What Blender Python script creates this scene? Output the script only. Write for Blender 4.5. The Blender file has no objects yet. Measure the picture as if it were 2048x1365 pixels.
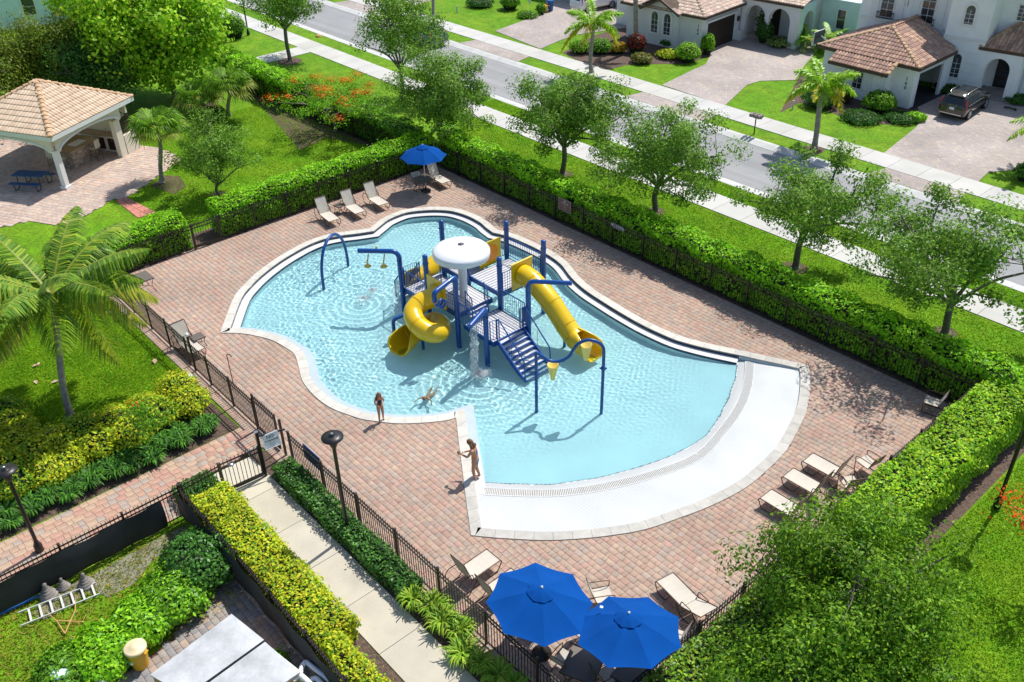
import bpy, math, random
import numpy as np
from mathutils import Vector, Matrix
from mathutils.geometry import delaunay_2d_cdt

# ------------------------------------------------------------------ camera, sky, sun, exposure
sc = bpy.context.scene
COL = sc.collection
PI = math.pi
R_ = math.radians
# camera solved from the street, fence and pole vanishing points: 20 m up, looking down 34 degrees
CR = np.array([[0.6655598, 0.74606475, -0.02043407], [0.40432502, -0.38343869, -0.83035899], [-0.62733678, 0.54439155, -0.55685402]])
CF, CH = 1848.79, 20.0
cam = bpy.data.objects.new('camera', bpy.data.cameras.new('camera'))
COL.objects.link(cam)
cam.data.sensor_width = 36.0
cam.data.lens = CF / 2048 * 36
cam.data.clip_end = 2000
M = Matrix.Identity(4)
for i in range(3):
    M[i][0], M[i][1], M[i][2] = CR[0][i], -CR[1][i], -CR[2][i]
M[2][3] = CH
cam.matrix_world = M
sc.camera = cam

SUN_EL, SUN_AZ = 57.0, 97.0          # towards the sun: azimuth measured from +X to +Y
w = bpy.data.worlds.new('World')
sc.world = w
w.use_nodes = True
bg = w.node_tree.nodes['Background']
sky = w.node_tree.nodes.new('ShaderNodeTexSky')
sky.sky_type = 'NISHITA'
sky.sun_disc = False
sky.sun_elevation = R_(SUN_EL)
sky.sun_rotation = R_(90 - SUN_AZ)
w.node_tree.links.new(sky.outputs[0], bg.inputs[0])
bg.inputs[1].default_value = 0.13
sl = bpy.data.lights.new('sun', 'SUN')
sl.energy = 4.7
sl.angle = R_(0.5)
sl.color = (1, 0.965, 0.90)
sl.cycles.is_caustics_light = True
so = bpy.data.objects.new('sun', sl)
COL.objects.link(so)
so.rotation_euler = Vector((-math.cos(R_(SUN_AZ)) * math.cos(R_(SUN_EL)), -math.sin(R_(SUN_AZ)) * math.cos(R_(SUN_EL)), -math.sin(R_(SUN_EL)))).to_track_quat('-Z', 'Y').to_euler()
sc.view_settings.view_transform = 'Standard'
sc.view_settings.look = 'None'
sc.view_settings.gamma = 1
sc.view_settings.use_curve_mapping = False
sc.view_settings.exposure = 0.15
sc.cycles.use_denoising = True
sc.cycles.max_bounces = 8
sc.cycles.transparent_max_bounces = 12


def G(px, py, z=0.0):
    """point of the place at height z seen at a pixel of the 2048 px photograph"""
    d = CR.T @ np.array([(px - 1024) / CF, (py - 682.5) / CF, 1.0])
    t = (z - CH) / d[2]
    return Vector((d[0] * t, d[1] * t, z))


# ------------------------------------------------------------------ materials
MATS = {}


def mk(name, col, rough=0.7, amt=0.15, scale=8.0, bump=0.0, tint=False, metal=0.0, spec=0.5, fine=None, trans=0.0, col2=None, s2=0.6, coat=0.0, big=None):
    m = bpy.data.materials.new(name)
    m.use_nodes = True
    nt = m.node_tree
    N, L = nt.nodes, nt.links
    b = N['Principled BSDF']
    b.inputs['Roughness'].default_value = rough
    b.inputs['Metallic'].default_value = metal
    b.inputs['Specular IOR Level'].default_value = spec
    b.inputs['Coat Weight'].default_value = coat
    tc = N.new('ShaderNodeTexCoord')

    def noise(s, det=4):
        n = N.new('ShaderNodeTexNoise')
        n.inputs['Scale'].default_value = s
        n.inputs['Detail'].default_value = det
        L.new(tc.outputs['Object'], n.inputs['Vector'])
        return n

    def mixc(a, bb, f, mode='MIX'):
        x = N.new('ShaderNodeMix')
        x.data_type = 'RGBA'
        x.blend_type = mode
        for sock, v in ((x.inputs['A'], a), (x.inputs['B'], bb), (x.inputs['Factor'], f)):
            if isinstance(v, (tuple, list)):
                sock.default_value = (*v, 1)
            elif isinstance(v, (float, int)):
                sock.default_value = v
            else:
                L.new(v, sock)
        return x.outputs['Result']
    if tint:
        at = N.new('ShaderNodeAttribute')
        at.attribute_name = 'tint'
        c = mixc(at.outputs['Color'], col, 1.0, 'MULTIPLY')
    else:
        rgb = N.new('ShaderNodeRGB')
        rgb.outputs[0].default_value = (*col, 1)
        c = rgb.outputs[0]
    if col2:
        n2 = noise(s2, 3)
        r = N.new('ShaderNodeValToRGB')
        r.color_ramp.elements[0].position = 0.38
        r.color_ramp.elements[1].position = 0.66
        L.new(n2.outputs[0], r.inputs[0])
        c = mixc(c, col2, r.outputs[0])
    if amt > 0:
        n = noise(scale)
        mr = N.new('ShaderNodeMapRange')
        mr.inputs[1].default_value = 0.3
        mr.inputs[2].default_value = 0.7
        mr.inputs[3].default_value = 1 - amt
        mr.inputs[4].default_value = 1 + amt
        L.new(n.outputs[0], mr.inputs[0])
        c = mixc(c, mr.outputs[0], 1.0, 'MULTIPLY')
    if fine:
        n = noise(fine[0], 2)
        mr = N.new('ShaderNodeMapRange')
        mr.inputs[1].default_value = 0.3
        mr.inputs[2].default_value = 0.7
        mr.inputs[3].default_value = 1 - fine[1]
        mr.inputs[4].default_value = 1 + fine[1]
        L.new(n.outputs[0], mr.inputs[0])
        c = mixc(c, mr.outputs[0], 1.0, 'MULTIPLY')
    if big:
        n = noise(big[0], 5)
        if len(big) > 2:
            mp = N.new('ShaderNodeMapping')
            mp.inputs['Scale'].default_value = big[2]
            L.new(tc.outputs['Object'], mp.inputs[0])
            L.new(mp.outputs[0], n.inputs['Vector'])
        mr = N.new('ShaderNodeMapRange')
        mr.inputs[1].default_value = 0.3
        mr.inputs[2].default_value = 0.7
        mr.inputs[3].default_value = 1 - big[1]
        mr.inputs[4].default_value = 1 + big[1]
        L.new(n.outputs[0], mr.inputs[0])
        c = mixc(c, mr.outputs[0], 1.0, 'MULTIPLY')
    L.new(c, b.inputs['Base Color'])
    if bump > 0:
        n = noise(fine[0] if fine else scale * 4)
        bp = N.new('ShaderNodeBump')
        bp.inputs['Strength'].default_value = bump
        bp.inputs['Distance'].default_value = 0.03
        L.new(n.outputs[0], bp.inputs['Height'])
        L.new(bp.outputs[0], b.inputs['Normal'])
    if trans > 0:
        t = N.new('ShaderNodeBsdfTranslucent')
        L.new(c, t.inputs[0])
        mx = N.new('ShaderNodeMixShader')
        mx.inputs[0].default_value = trans
        L.new(b.outputs[0], mx.inputs[1])
        L.new(t.outputs[0], mx.inputs[2])
        L.new(mx.outputs[0], N['Material Output'].inputs[0])
    MATS[name] = m
    return m


def brickmat(name, cols, mortar, bw, bh, rough=0.8, rot=0.0):
    """paver pattern for surfaces too far away to build the pavers"""
    m = mk(name, cols[0], rough, 0.2, 1.2)
    nt = m.node_tree
    N, L = nt.nodes, nt.links
    b = N['Principled BSDF']
    tc = N.new('ShaderNodeTexCoord')
    mp = N.new('ShaderNodeMapping')
    mp.inputs['Rotation'].default_value = (0, 0, rot)
    L.new(tc.outputs['Object'], mp.inputs[0])
    out = []
    for k in range(2):
        br = N.new('ShaderNodeTexBrick')
        br.inputs['Color1'].default_value = (*cols[k * 2 % len(cols)], 1)
        br.inputs['Color2'].default_value = (*cols[(k * 2 + 1) % len(cols)], 1)
        br.inputs['Mortar'].default_value = (*mortar, 1)
        br.inputs['Scale'].default_value = 1
        br.inputs['Brick Width'].default_value = bw
        br.inputs['Row Height'].default_value = bh
        br.inputs['Mortar Size'].default_value = 0.006
        br.inputs['Bias'].default_value = 0
        br.offset = 0.37
        L.new(mp.outputs[0], br.inputs['Vector'])
        out.append(br)
    n = N.new('ShaderNodeTexNoise')
    n.inputs['Scale'].default_value = 2.6
    L.new(mp.outputs[0], n.inputs['Vector'])
    mr = N.new('ShaderNodeMapRange')
    mr.inputs[1].default_value, mr.inputs[2].default_value = 0.42, 0.58
    L.new(n.outputs[0], mr.inputs[0])
    x = N.new('ShaderNodeMix')
    x.data_type = 'RGBA'
    L.new(mr.outputs[0], x.inputs['Factor'])
    L.new(out[0].outputs[0], x.inputs['A'])
    L.new(out[1].outputs[0], x.inputs['B'])
    n3 = N.new('ShaderNodeTexNoise')
    n3.inputs['Scale'].default_value = 0.35
    L.new(mp.outputs[0], n3.inputs['Vector'])
    m3 = N.new('ShaderNodeMapRange')
    m3.inputs[1].default_value, m3.inputs[2].default_value, m3.inputs[3].default_value, m3.inputs[4].default_value = 0.3, 0.7, 0.82, 1.15
    L.new(n3.outputs[0], m3.inputs[0])
    x2 = N.new('ShaderNodeMix')
    x2.data_type = 'RGBA'
    x2.blend_type = 'MULTIPLY'
    x2.inputs['Factor'].default_value = 1
    L.new(x.outputs['Result'], x2.inputs['A'])
    L.new(m3.outputs[0], x2.inputs['B'])
    L.new(x2.outputs['Result'], b.inputs['Base Color'])
    return m


mk('paver', (1, 1, 1), 0.85, 0.14, 5, 0.25, tint=True, fine=(70, 0.14), big=(0.33, 0.13))
mk('joint_sand', (0.105, 0.065, 0.05), 0.95, 0.25, 3)
mk('coping', (0.55, 0.525, 0.475), 0.75, 0.10, 4, 0.1, tint=True, fine=(40, 0.06), big=(0.8, 0.08))
mk('concrete', (0.52, 0.475, 0.385), 0.85, 0.07, 1.3, 0.1, tint=True, fine=(40, 0.06), big=(0.45, 0.09))
mk('sidewalk_concrete', (0.51, 0.50, 0.47), 0.85, 0.06, 0.8, 0.1, tint=True, fine=(30, 0.05), big=(0.3, 0.08))
mk('asphalt', (0.285, 0.285, 0.288), 0.9, 0.06, 0.5, 0.1, fine=(45, 0.10), big=(1.0, 0.11, (0.06, 1.6, 1)))
mk('kerb', (0.52, 0.52, 0.50), 0.85, 0.1, 1.5, fine=(25, 0.05))
mk('grass', (0.098, 0.24, 0.004), 0.9, 0.2, 1.3, 0.6, col2=(0.145, 0.26, 0.009), s2=0.45, fine=(8, 0.28), big=(0.10, 0.10), spec=0.2)
mk('grass_blade', (1, 1, 1), 0.8, 0, tint=True, spec=0.1, trans=0.5)
mk('mulch', (0.115, 0.075, 0.055), 0.95, 0.45, 10, 0.8, fine=(35, 0.4))
mk('dry_sand', (0.22, 0.21, 0.15), 0.95, 0.35, 2.5, 0.8, fine=(22, 0.25))
mk('leaf', (1.85, 1.85, 1.2), 0.5, 0.0, tint=True, spec=0.2, trans=0.38)
mk('glossy_leaf', (1.75, 1.75, 1.2), 0.42, 0.0, tint=True, spec=0.36, trans=0.33)
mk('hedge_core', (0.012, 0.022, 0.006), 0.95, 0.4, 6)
mk('bark', (0.17, 0.145, 0.125), 0.95, 0.35, 6, 0.8)
mk('palm_bark', (0.27, 0.245, 0.215), 0.9, 0.3, 5, 0.6)
mk('palm_green', (0.13, 0.22, 0.05), 0.5, 0.2, 4)
mk("pool_white", (0.57, 0.57, 0.56), 0.6, 0.03, 3)
mk('ledge_plaster', (0.61, 0.61, 0.60), 0.5, 0.05, 3, tint=True)
mk('pool_floor', (0.60, 0.72, 0.735), 0.6, 0.05, 0.6)
mk('navy_tile', (0.010, 0.035, 0.085), 0.25, 0.3, 14)
mk('grate', (0.62, 0.62, 0.60), 0.6, 0.05)
mk('blue_paint', (0.001, 0.068, 0.30), 0.32, 0.04, 3, spec=0.5, coat=0.3)
mk('navy_paint', (0.004, 0.07, 0.27), 0.4, 0.05, 3)
mk('yellow_plastic', (0.80, 0.52, 0.008), 0.28, 0.04, 2, spec=0.5, coat=0.25)
mk('sunlit_orange', (0.85, 0.30, 0.01), 0.3, 0.03, 2)  # yellow tube seen from inside, sun shining through put into the colour
mk('pale_yellow', (0.78, 0.60, 0.13), 0.45, 0.05, 4)
mk('white_fibreglass', (0.80, 0.81, 0.83), 0.35, 0.02, 2, coat=0.2)
mk('grey_deck', (0.62, 0.62, 0.64), 0.6, 0.08, 4)
mk('deck_coating', (0.58, 0.59, 0.62), 0.55, 0.10, 8)
mk('dark_cap', (0.07, 0.07, 0.07), 0.6)
mk('foam', (0.88, 0.93, 0.95), 0.3, 0.0, trans=0.4)
mk('black_metal', (0.018, 0.016, 0.016), 0.4, 0.1, 3, spec=0.5)
mk('fence_bronze', (0.030, 0.022, 0.019), 0.42, 0.15, 3)
mk('screen_cloth', (0.022, 0.024, 0.028), 0.75, 0.35, 1.2, 0.2)
mk('sling', (0.56, 0.51, 0.43), 0.8, 0.05, 6, fine=(90, 0.05))
mk('frame_brown', (0.085, 0.045, 0.030), 0.4, 0.1, 4)
mk('table_top', (0.15, 0.125, 0.10), 0.35, 0.1, 3)
mk('umbrella_cloth', (0.001, 0.072, 0.33), 0.95, 0.06, 2, fine=(60, 0.05), trans=0.15, spec=0.15)
mk('white_paint', (0.78, 0.78, 0.77), 0.5, 0.03, 3)
mk('stucco_cream', (0.72, 0.66, 0.55), 0.85, 0.05, 3, 0.1)
mk('stucco_white', (0.88, 0.88, 0.88), 0.85, 0.04, 2, 0.1)
mk('stucco_grey', (0.72, 0.72, 0.72), 0.85, 0.05, 2, 0.1)
mk('stucco_aqua', (0.60, 0.75, 0.79), 0.85, 0.05, 2, 0.1)
mk('roof_tile', (1, 1, 1), 0.8, 0.14, 3, tint=True)
mk('roof_deck', (0.10, 0.065, 0.045), 0.9, 0.2, 4)
mk('fascia_brown', (0.085, 0.05, 0.035), 0.6, 0.15, 3)
mk('glass_dark', (0.035, 0.045, 0.055), 0.08, 0.3, 1.5, spec=0.8)
mk('door_brown', (0.030, 0.018, 0.013), 0.5, 0.2, 3)
mk('garage_dark', (0.03, 0.035, 0.04), 0.8)
mk('stone_facing', (0.42, 0.33, 0.27), 0.9, 0.3, 5, 0.5, tint=True)
mk('granite', (0.40, 0.28, 0.17), 0.25, 0.25, 12)
mk('blue_bench', (0.006, 0.07, 0.19), 0.45, 0.1, 5)
mk('steel', (0.55, 0.56, 0.58), 0.3, 0.05, metal=0.9)
mk('car_black', (0.028, 0.022, 0.018), 0.22, 0.05, spec=0.6, coat=0.8)
mk('car_white', (0.80, 0.80, 0.80), 0.25, 0.02, coat=0.8)
mk('car_blue', (0.02, 0.06, 0.12), 0.25, 0.02, coat=0.8)
mk('car_glass', (0.012, 0.014, 0.018), 0.05, 0.0, spec=0.8)
mk('tyre', (0.02, 0.02, 0.02), 0.8)
mk('red_lamp', (0.55, 0.02, 0.015), 0.2, coat=0.5)
mk('plate', (0.75, 0.77, 0.78), 0.5)
mk('ink', (0.012, 0.012, 0.015), 0.6, 0)
mk('sign_white', (0.80, 0.81, 0.82), 0.5, 0.02)
mk('sign_brown', (0.14, 0.075, 0.065), 0.5, 0.06)
mk('bin_yellow', (0.72, 0.40, 0.02), 0.45, 0.08, 3)
mk('bin_lid', (0.74, 0.60, 0.36), 0.55, 0.08, 3)
mk('bin_blue', (0.01, 0.10, 0.33), 0.45, 0.08, 3)
mk('grey_board', (0.47, 0.48, 0.49), 0.5, 0.14, 1.5, fine=(12, 0.05), big=(0.7, 0.12))
mk('wood', (0.50, 0.29, 0.10), 0.8, 0.2, 5)
mk('grey_stone', (0.24, 0.215, 0.19), 0.9, 0.3, 5, 0.5)
mk('box_grey', (0.60, 0.60, 0.57), 0.6, 0.05)
mk('skin', (0.46, 0.235, 0.135), 0.55, 0.05, 6)
mk('hair', (0.20, 0.105, 0.045), 0.6, 0.25, 30)
mk('swimsuit_navy', (0.012, 0.018, 0.04), 0.5, 0.3, 60)
mk('swim_blue', (0.01, 0.13, 0.33), 0.6, 0.3, 25)
mk('red_toy', (0.65, 0.02, 0.02), 0.4)
mk('flower_orange', (0.85, 0.13, 0.012), 0.6, 0, trans=0.3, spec=0.2)
mk('rim_red', (0.60, 0.06, 0.03), 0.5)
brickmat('drive_paver', [(0.40, 0.315, 0.285), (0.37, 0.335, 0.32), (0.49, 0.42, 0.34), (0.31, 0.27, 0.265)], (0.23, 0.195, 0.175), 0.22, 0.15)

# water: a real rippled surface that refracts and casts caustics on the pool floor
wm = bpy.data.materials.new('water')
wm.use_nodes = True
nt = wm.node_tree
nt.nodes.clear()
o_ = nt.nodes.new('ShaderNodeOutputMaterial')
rf = nt.nodes.new('ShaderNodeBsdfRefraction')
rf.inputs['Color'].default_value = (0.79, 0.965, 0.985, 1)
rf.inputs['IOR'].default_value = 1.33
rf.inputs['Roughness'].default_value = 0
gl = nt.nodes.new('ShaderNodeBsdfGlossy')
gl.inputs['Roughness'].default_value = 0.03
fr = nt.nodes.new('ShaderNodeFresnel')
fr.inputs[0].default_value = 1.33
mx = nt.nodes.new('ShaderNodeMixShader')
nt.links.new(fr.outputs[0], mx.inputs[0])
nt.links.new(rf.outputs[0], mx.inputs[1])
nt.links.new(gl.outputs[0], mx.inputs[2])
nt.links.new(mx.outputs[0], o_.inputs[0])
MATS['water'] = wm

# ------------------------------------------------------------------ mesh and object helpers
MW = {}


def npv(a):
    return np.asarray(a, float)


class MB:
    def __init__(s):
        s.v, s.f, s.t, s.sm = [], [], [], []

    def add(s, vs, fs, tint=None, smooth=False):
        o = len(s.v)
        s.v += [tuple(map(float, p)) for p in vs]
        s.f += [tuple(i + o for i in f) for f in fs]
        s.t += [tint or (1, 1, 1)] * len(fs)
        s.sm += [smooth] * len(fs)
        return s

    def box(s, c, size, rz=0.0, tint=None, m=None, nobottom=False):
        x, y, z = [k / 2 for k in size]
        P = [(-x, -y, -z), (x, -y, -z), (x, y, -z), (-x, y, -z), (-x, -y, z), (x, -y, z), (x, y, z), (-x, y, z)]
        ca, sa = math.cos(rz), math.sin(rz)
        if m is None:
            P = [(c[0] + p[0] * ca - p[1] * sa, c[1] + p[0] * sa + p[1] * ca, c[2] + p[2]) for p in P]
        else:
            P = [tuple(m @ Vector(p) + Vector(c)) for p in P]
        F = [(4, 5, 6, 7), (0, 1, 5, 4), (1, 2, 6, 5), (2, 3, 7, 6), (3, 0, 4, 7)]
        if not nobottom:
            F.append((0, 3, 2, 1))
        return s.add(P, F, tint)

    def bar(s, a, b, wd, hd=None, tint=None):
        """rectangular bar from a to b"""
        a, b = Vector(a), Vector(b)
        d = b - a
        hd = hd or wd
        z = d.normalized()
        up = Vector((0, 0, 1)) if abs(z.z) < 0.95 else Vector((1, 0, 0))
        x = z.cross(up).normalized()
        y = z.cross(x).normalized()
        P = []
        for e in (a, b):
            for sx, sy in ((-1, -1), (1, -1), (1, 1), (-1, 1)):
                P.append(e + x * sx * wd / 2 + y * sy * hd / 2)
        return s.add(P, [(0, 1, 5, 4), (1, 2, 6, 5), (2, 3, 7, 6), (3, 0, 4, 7), (3, 2, 1, 0), (4, 5, 6, 7)], tint)

    def tube(s, pts, r, n=8, caps=True, tint=None, smooth=True):
        pts = [Vector(p) for p in pts]
        k = len(pts)
        rs = r if isinstance(r, (list, tuple, np.ndarray)) else [r] * k
        V = []
        prev = None
        for i, p in enumerate(pts):
            d = (pts[min(i + 1, k - 1)] - pts[max(i - 1, 0)])
            if d.length < 1e-9:
                d = Vector((0, 0, 1))
            d.normalize()
            if prev is None:
                ref = Vector((0, 0, 1)) if abs(d.z) < 0.9 else Vector((1, 0, 0))
                x = d.cross(ref).normalized()
            else:
                x = (prev - d * prev.dot(d))
                if x.length < 1e-6:
                    x = d.orthogonal()
                x.normalize()
            prev = x
            y = d.cross(x)
            for j in range(n):
                a = 2 * PI * j / n
                V.append(p + (x * math.cos(a) + y * math.sin(a)) * rs[i])
        F = [(i * n + j, i * n + (j + 1) % n, (i + 1) * n + (j + 1) % n, (i + 1) * n + j) for i in range(k - 1) for j in range(n)]
        s.add(V, F, tint, smooth)
        if caps:
            s.add(V[:n], [tuple(range(n))[::-1]], tint)
            s.add(V[-n:], [tuple(range(n))], tint)
        return s

    def lathe(s, c, prof, n=16, tint=None, smooth=True, caps=True):
        V = [(c[0] + r * math.cos(2 * PI * j / n), c[1] + r * math.sin(2 * PI * j / n), c[2] + z) for r, z in prof for j in range(n)]
        F = [(i * n + j, i * n + (j + 1) % n, (i + 1) * n + (j + 1) % n, (i + 1) * n + j) for i in range(len(prof) - 1) for j in range(n)]
        s.add(V, F, tint, smooth)
        if caps:
            s.add(V[:n], [tuple(range(n))[::-1]], tint)
            s.add(V[-n:], [tuple(range(n))], tint)
        return s

    def prism(s, poly, o, u, v, th, tint=None):
        """2D polygon in the plane (u,v) at o, extruded by th along u x v"""
        o, u, v = Vector(o), Vector(u).normalized(), Vector(v).normalized()
        nrm = u.cross(v)
        n = len(poly)
        A = [o + u * p[0] + v * p[1] for p in poly]
        B = [p + nrm * th for p in A]
        F = [tuple(range(n))[::-1], tuple(range(n, 2 * n))] + [(i, (i + 1) % n, n + (i + 1) % n, n + i) for i in range(n)]
        return s.add(A + B, F, tint)

    def flat(s, poly, z, tint=None):
        return s.add([(p[0], p[1], z) for p in poly], [tuple(range(len(poly)))], tint)

    def build(s, name, mat, parent=None, world=True, kind=None, label=None):
        me = bpy.data.meshes.new(name)
        V = s.v
        if parent is not None and world and parent in MW:
            inv = MW[parent].inverted()
            a = np.array(V).reshape(-1, 3)
            a = a @ np.array(inv.to_3x3()).T + np.array(inv.translation)
            V = a.tolist()
        me.from_pydata(V, [], s.f)
        if any(s.sm):
            me.polygons.foreach_set('use_smooth', s.sm)
        if any(t != (1, 1, 1) for t in s.t) or True:
            at = me.attributes.new('tint', 'FLOAT_COLOR', 'FACE')
            at.data.foreach_set('color', np.concatenate([np.array(s.t, np.float32).reshape(-1, 3), np.ones((len(s.t), 1), np.float32)], 1).ravel())
        me.materials.append(MATS[mat] if isinstance(mat, str) else mat)
        return link(name, me, parent, kind, label)


def link(name, me, parent=None, kind=None, label=None):
    o = bpy.data.objects.new(name, me)
    COL.objects.link(o)
    if parent is not None:
        o.parent = parent
        MW[o] = MW.get(parent, Matrix.Identity(4)).copy()
    else:
        MW[o] = Matrix.Identity(4)
    if kind:
        o['kind'] = kind
    if label:
        o['label'] = label
    return o


def tag(o, label, cat, group=None):
    o['label'] = label
    o['category'] = cat
    if group:
        o['group'] = group
    return o


def thing(name, label, cat, loc=(0, 0, 0), rz=0.0, group=None, scale=1.0):
    o = bpy.data.objects.new(name, None)
    COL.objects.link(o)
    o.location = loc
    o.rotation_euler = (0, 0, rz)
    o.scale = (scale,) * 3
    o.empty_display_size = 0.2
    MW[o] = Matrix.Translation(Vector(loc)) @ Matrix.Rotation(rz, 4, 'Z') @ Matrix.Scale(scale, 4)
    return tag(o, label, cat, group)


def struct(o):
    o['kind'] = 'structure'
    return o


def dup(root, loc, rz, label, group=None, scale=None):
    def cp(o, par):
        c = o.copy()
        COL.objects.link(c)
        if par is not None:
            c.parent = par
        for ch in list(kids.get(o, ())):
            cp(ch, c)
        return c
    kids = {}
    for o in bpy.data.objects:
        if o.parent:
            kids.setdefault(o.parent, []).append(o)
    r = cp(root, None)
    r.location = loc
    r.rotation_euler = (0, 0, rz)
    if scale:
        r.scale = (scale,) * 3
    r['label'] = label
    if group:
        r['group'] = group
    return r


def spline(P, n=8):
    """Catmull-Rom through points"""
    P = [Vector(p) for p in P]
    Q = [P[0] * 2 - P[1]] + P + [P[-1] * 2 - P[-2]]
    out = []
    for i in range(1, len(Q) - 2):
        for k in range(n):
            t = k / n
            a, b, c, d = Q[i - 1], Q[i], Q[i + 1], Q[i + 2]
            out.append(0.5 * ((2 * b) + (c - a) * t + (2 * a - 5 * b + 4 * c - d) * t * t + (3 * b - a - 3 * c + d) * t ** 3))
    out.append(P[-1])
    return out


def round_bend(P, r=0.15, n=5):
    P = [Vector(p) for p in P]
    out = [P[0]]
    for i in range(1, len(P) - 1):
        a = (P[i - 1] - P[i])
        b = (P[i + 1] - P[i])
        rr = min(r, a.length * 0.49, b.length * 0.49)
        s, e = P[i] + a.normalized() * rr, P[i] + b.normalized() * rr
        for k in range(n + 1):
            t = k / n
            out.append(s * (1 - t) ** 2 + P[i] * 2 * t * (1 - t) + e * t * t)
    out.append(P[-1])
    return out


def mesh_np(name, V, F, mat, parent=None, tint=None, smooth=False, kind=None, world=True):
    """V (n,3), F (m,k) arrays"""
    V = np.asarray(V, np.float32)
    F = np.asarray(F, np.int32)
    if parent is not None and world and parent in MW:
        inv = MW[parent].inverted()
        V = (V @ np.array(inv.to_3x3(), np.float32).T + np.array(inv.translation, np.float32)).astype(np.float32)
    me = bpy.data.meshes.new(name)
    m, k = F.shape
    me.vertices.add(len(V))
    me.vertices.foreach_set('co', V.ravel())
    me.loops.add(m * k)
    me.loops.foreach_set('vertex_index', F.ravel())
    me.polygons.add(m)
    me.polygons.foreach_set('loop_start', np.arange(0, m * k, k, dtype=np.int32))
    me.polygons.foreach_set('loop_total', np.full(m, k, np.int32))
    if smooth:
        me.polygons.foreach_set('use_smooth', np.ones(m, bool))
    if tint is not None:
        at = me.attributes.new('tint', 'FLOAT_COLOR', 'FACE')
        at.data.foreach_set('color', np.concatenate([np.asarray(tint, np.float32), np.ones((m, 1), np.float32)], 1).ravel())
    me.update(calc_edges=True)
    me.materials.append(MATS[mat])
    return link(name, me, parent, kind)


def unit(a):
    return a / np.maximum(np.linalg.norm(a, axis=1, keepdims=True), 1e-9)


def leaf_geo(P, Nn, size, rng, aspect=0.55, fold=0.12):
    n = len(P)
    Nn = unit(Nn)
    T = rng.normal(size=(n, 3))
    T = unit(T - (T * Nn).sum(1, keepdims=True) * Nn)
    B = np.cross(Nn, T)
    L = (size * rng.uniform(0.65, 1.3, n))[:, None]
    v0 = P - T * L * 0.5
    v2 = P + T * L * 0.5
    v1 = P + B * L * aspect * 0.5 + Nn * L * fold + T * L * 0.06
    v3 = P - B * L * aspect * 0.5 + Nn * L * fold + T * L * 0.06
    V = np.stack([v0, v1, v2, v3], 1).reshape(-1, 3)
    F = np.arange(4 * n).reshape(n, 4)
    return V, F


def pick(pal, n, rng, var=0.25):
    pal = np.array(pal, float)
    i = rng.integers(0, len(pal), n)
    c = pal[i] * rng.uniform(1 - var, 1 + var, (n, 1))
    return c * rng.uniform(0.92, 1.08, (n, 3))


GREEN = [(0.085, 0.20, 0.018), (0.12, 0.26, 0.02), (0.06, 0.15, 0.018)]
BRIGHT = [(0.15, 0.34, 0.014), (0.21, 0.40, 0.018), (0.10, 0.24, 0.013)]
OAK = [(0.080, 0.165, 0.026), (0.105, 0.205, 0.03), (0.060, 0.13, 0.022), (0.145, 0.24, 0.045)]
OLIVE = [(0.10, 0.15, 0.02), (0.15, 0.19, 0.025), (0.06, 0.10, 0.02)]
YELLOW = [(0.33, 0.35, 0.02), (0.24, 0.32, 0.02), (0.40, 0.38, 0.04), (0.12, 0.22, 0.02)]
DARKG = [(0.03, 0.09, 0.02), (0.05, 0.13, 0.025), (0.035, 0.10, 0.03)]
CLUSIA = [(0.13, 0.27, 0.016), (0.20, 0.34, 0.02), (0.10, 0.22, 0.016), (0.26, 0.36, 0.025)]
# ------------------------------------------------------------------ ground, street, pool
rng = np.random.default_rng(7)
random.seed(7)


def inpoly(X, Y, poly):
    X, Y = np.asarray(X, float), np.asarray(Y, float)
    c = np.zeros(X.shape, bool)
    n = len(poly)
    for i in range(n):
        x1, y1 = poly[i][0], poly[i][1]
        x2, y2 = poly[(i + 1) % n][0], poly[(i + 1) % n][1]
        if y1 == y2:
            continue
        k = ((y1 > Y) != (y2 > Y)) & (X < (x2 - x1) * (Y - y1) / (y2 - y1) + x1)
        c ^= k
    return c


def dist_poly(X, Y, line):
    """distance to an open polyline"""
    X, Y = np.asarray(X, float), np.asarray(Y, float)
    best = np.full(X.shape, 1e9)
    for (x1, y1), (x2, y2) in zip(line, line[1:]):
        dx, dy = x2 - x1, y2 - y1
        t = np.clip(((X - x1) * dx + (Y - y1) * dy) / (dx * dx + dy * dy + 1e-12), 0, 1)
        best = np.minimum(best, np.hypot(X - x1 - t * dx, Y - y1 - t * dy))
    return best


def gp(pts, z=0.0):
    return [tuple(G(x, y, z)[:2]) for x, y in pts]


def smooth_line(P, n=4):
    return [tuple(p[:2]) for p in spline([(x, y, 0) for x, y in P], n)]


def resample(P, step):
    P = npv(P)
    d = np.r_[0, np.cumsum(np.hypot(*np.diff(P, axis=0).T))]
    k = max(2, int(round(d[-1] / step)) + 1)
    s = np.linspace(0, d[-1], k)
    return np.stack([np.interp(s, d, P[:, 0]), np.interp(s, d, P[:, 1])], 1)


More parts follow.
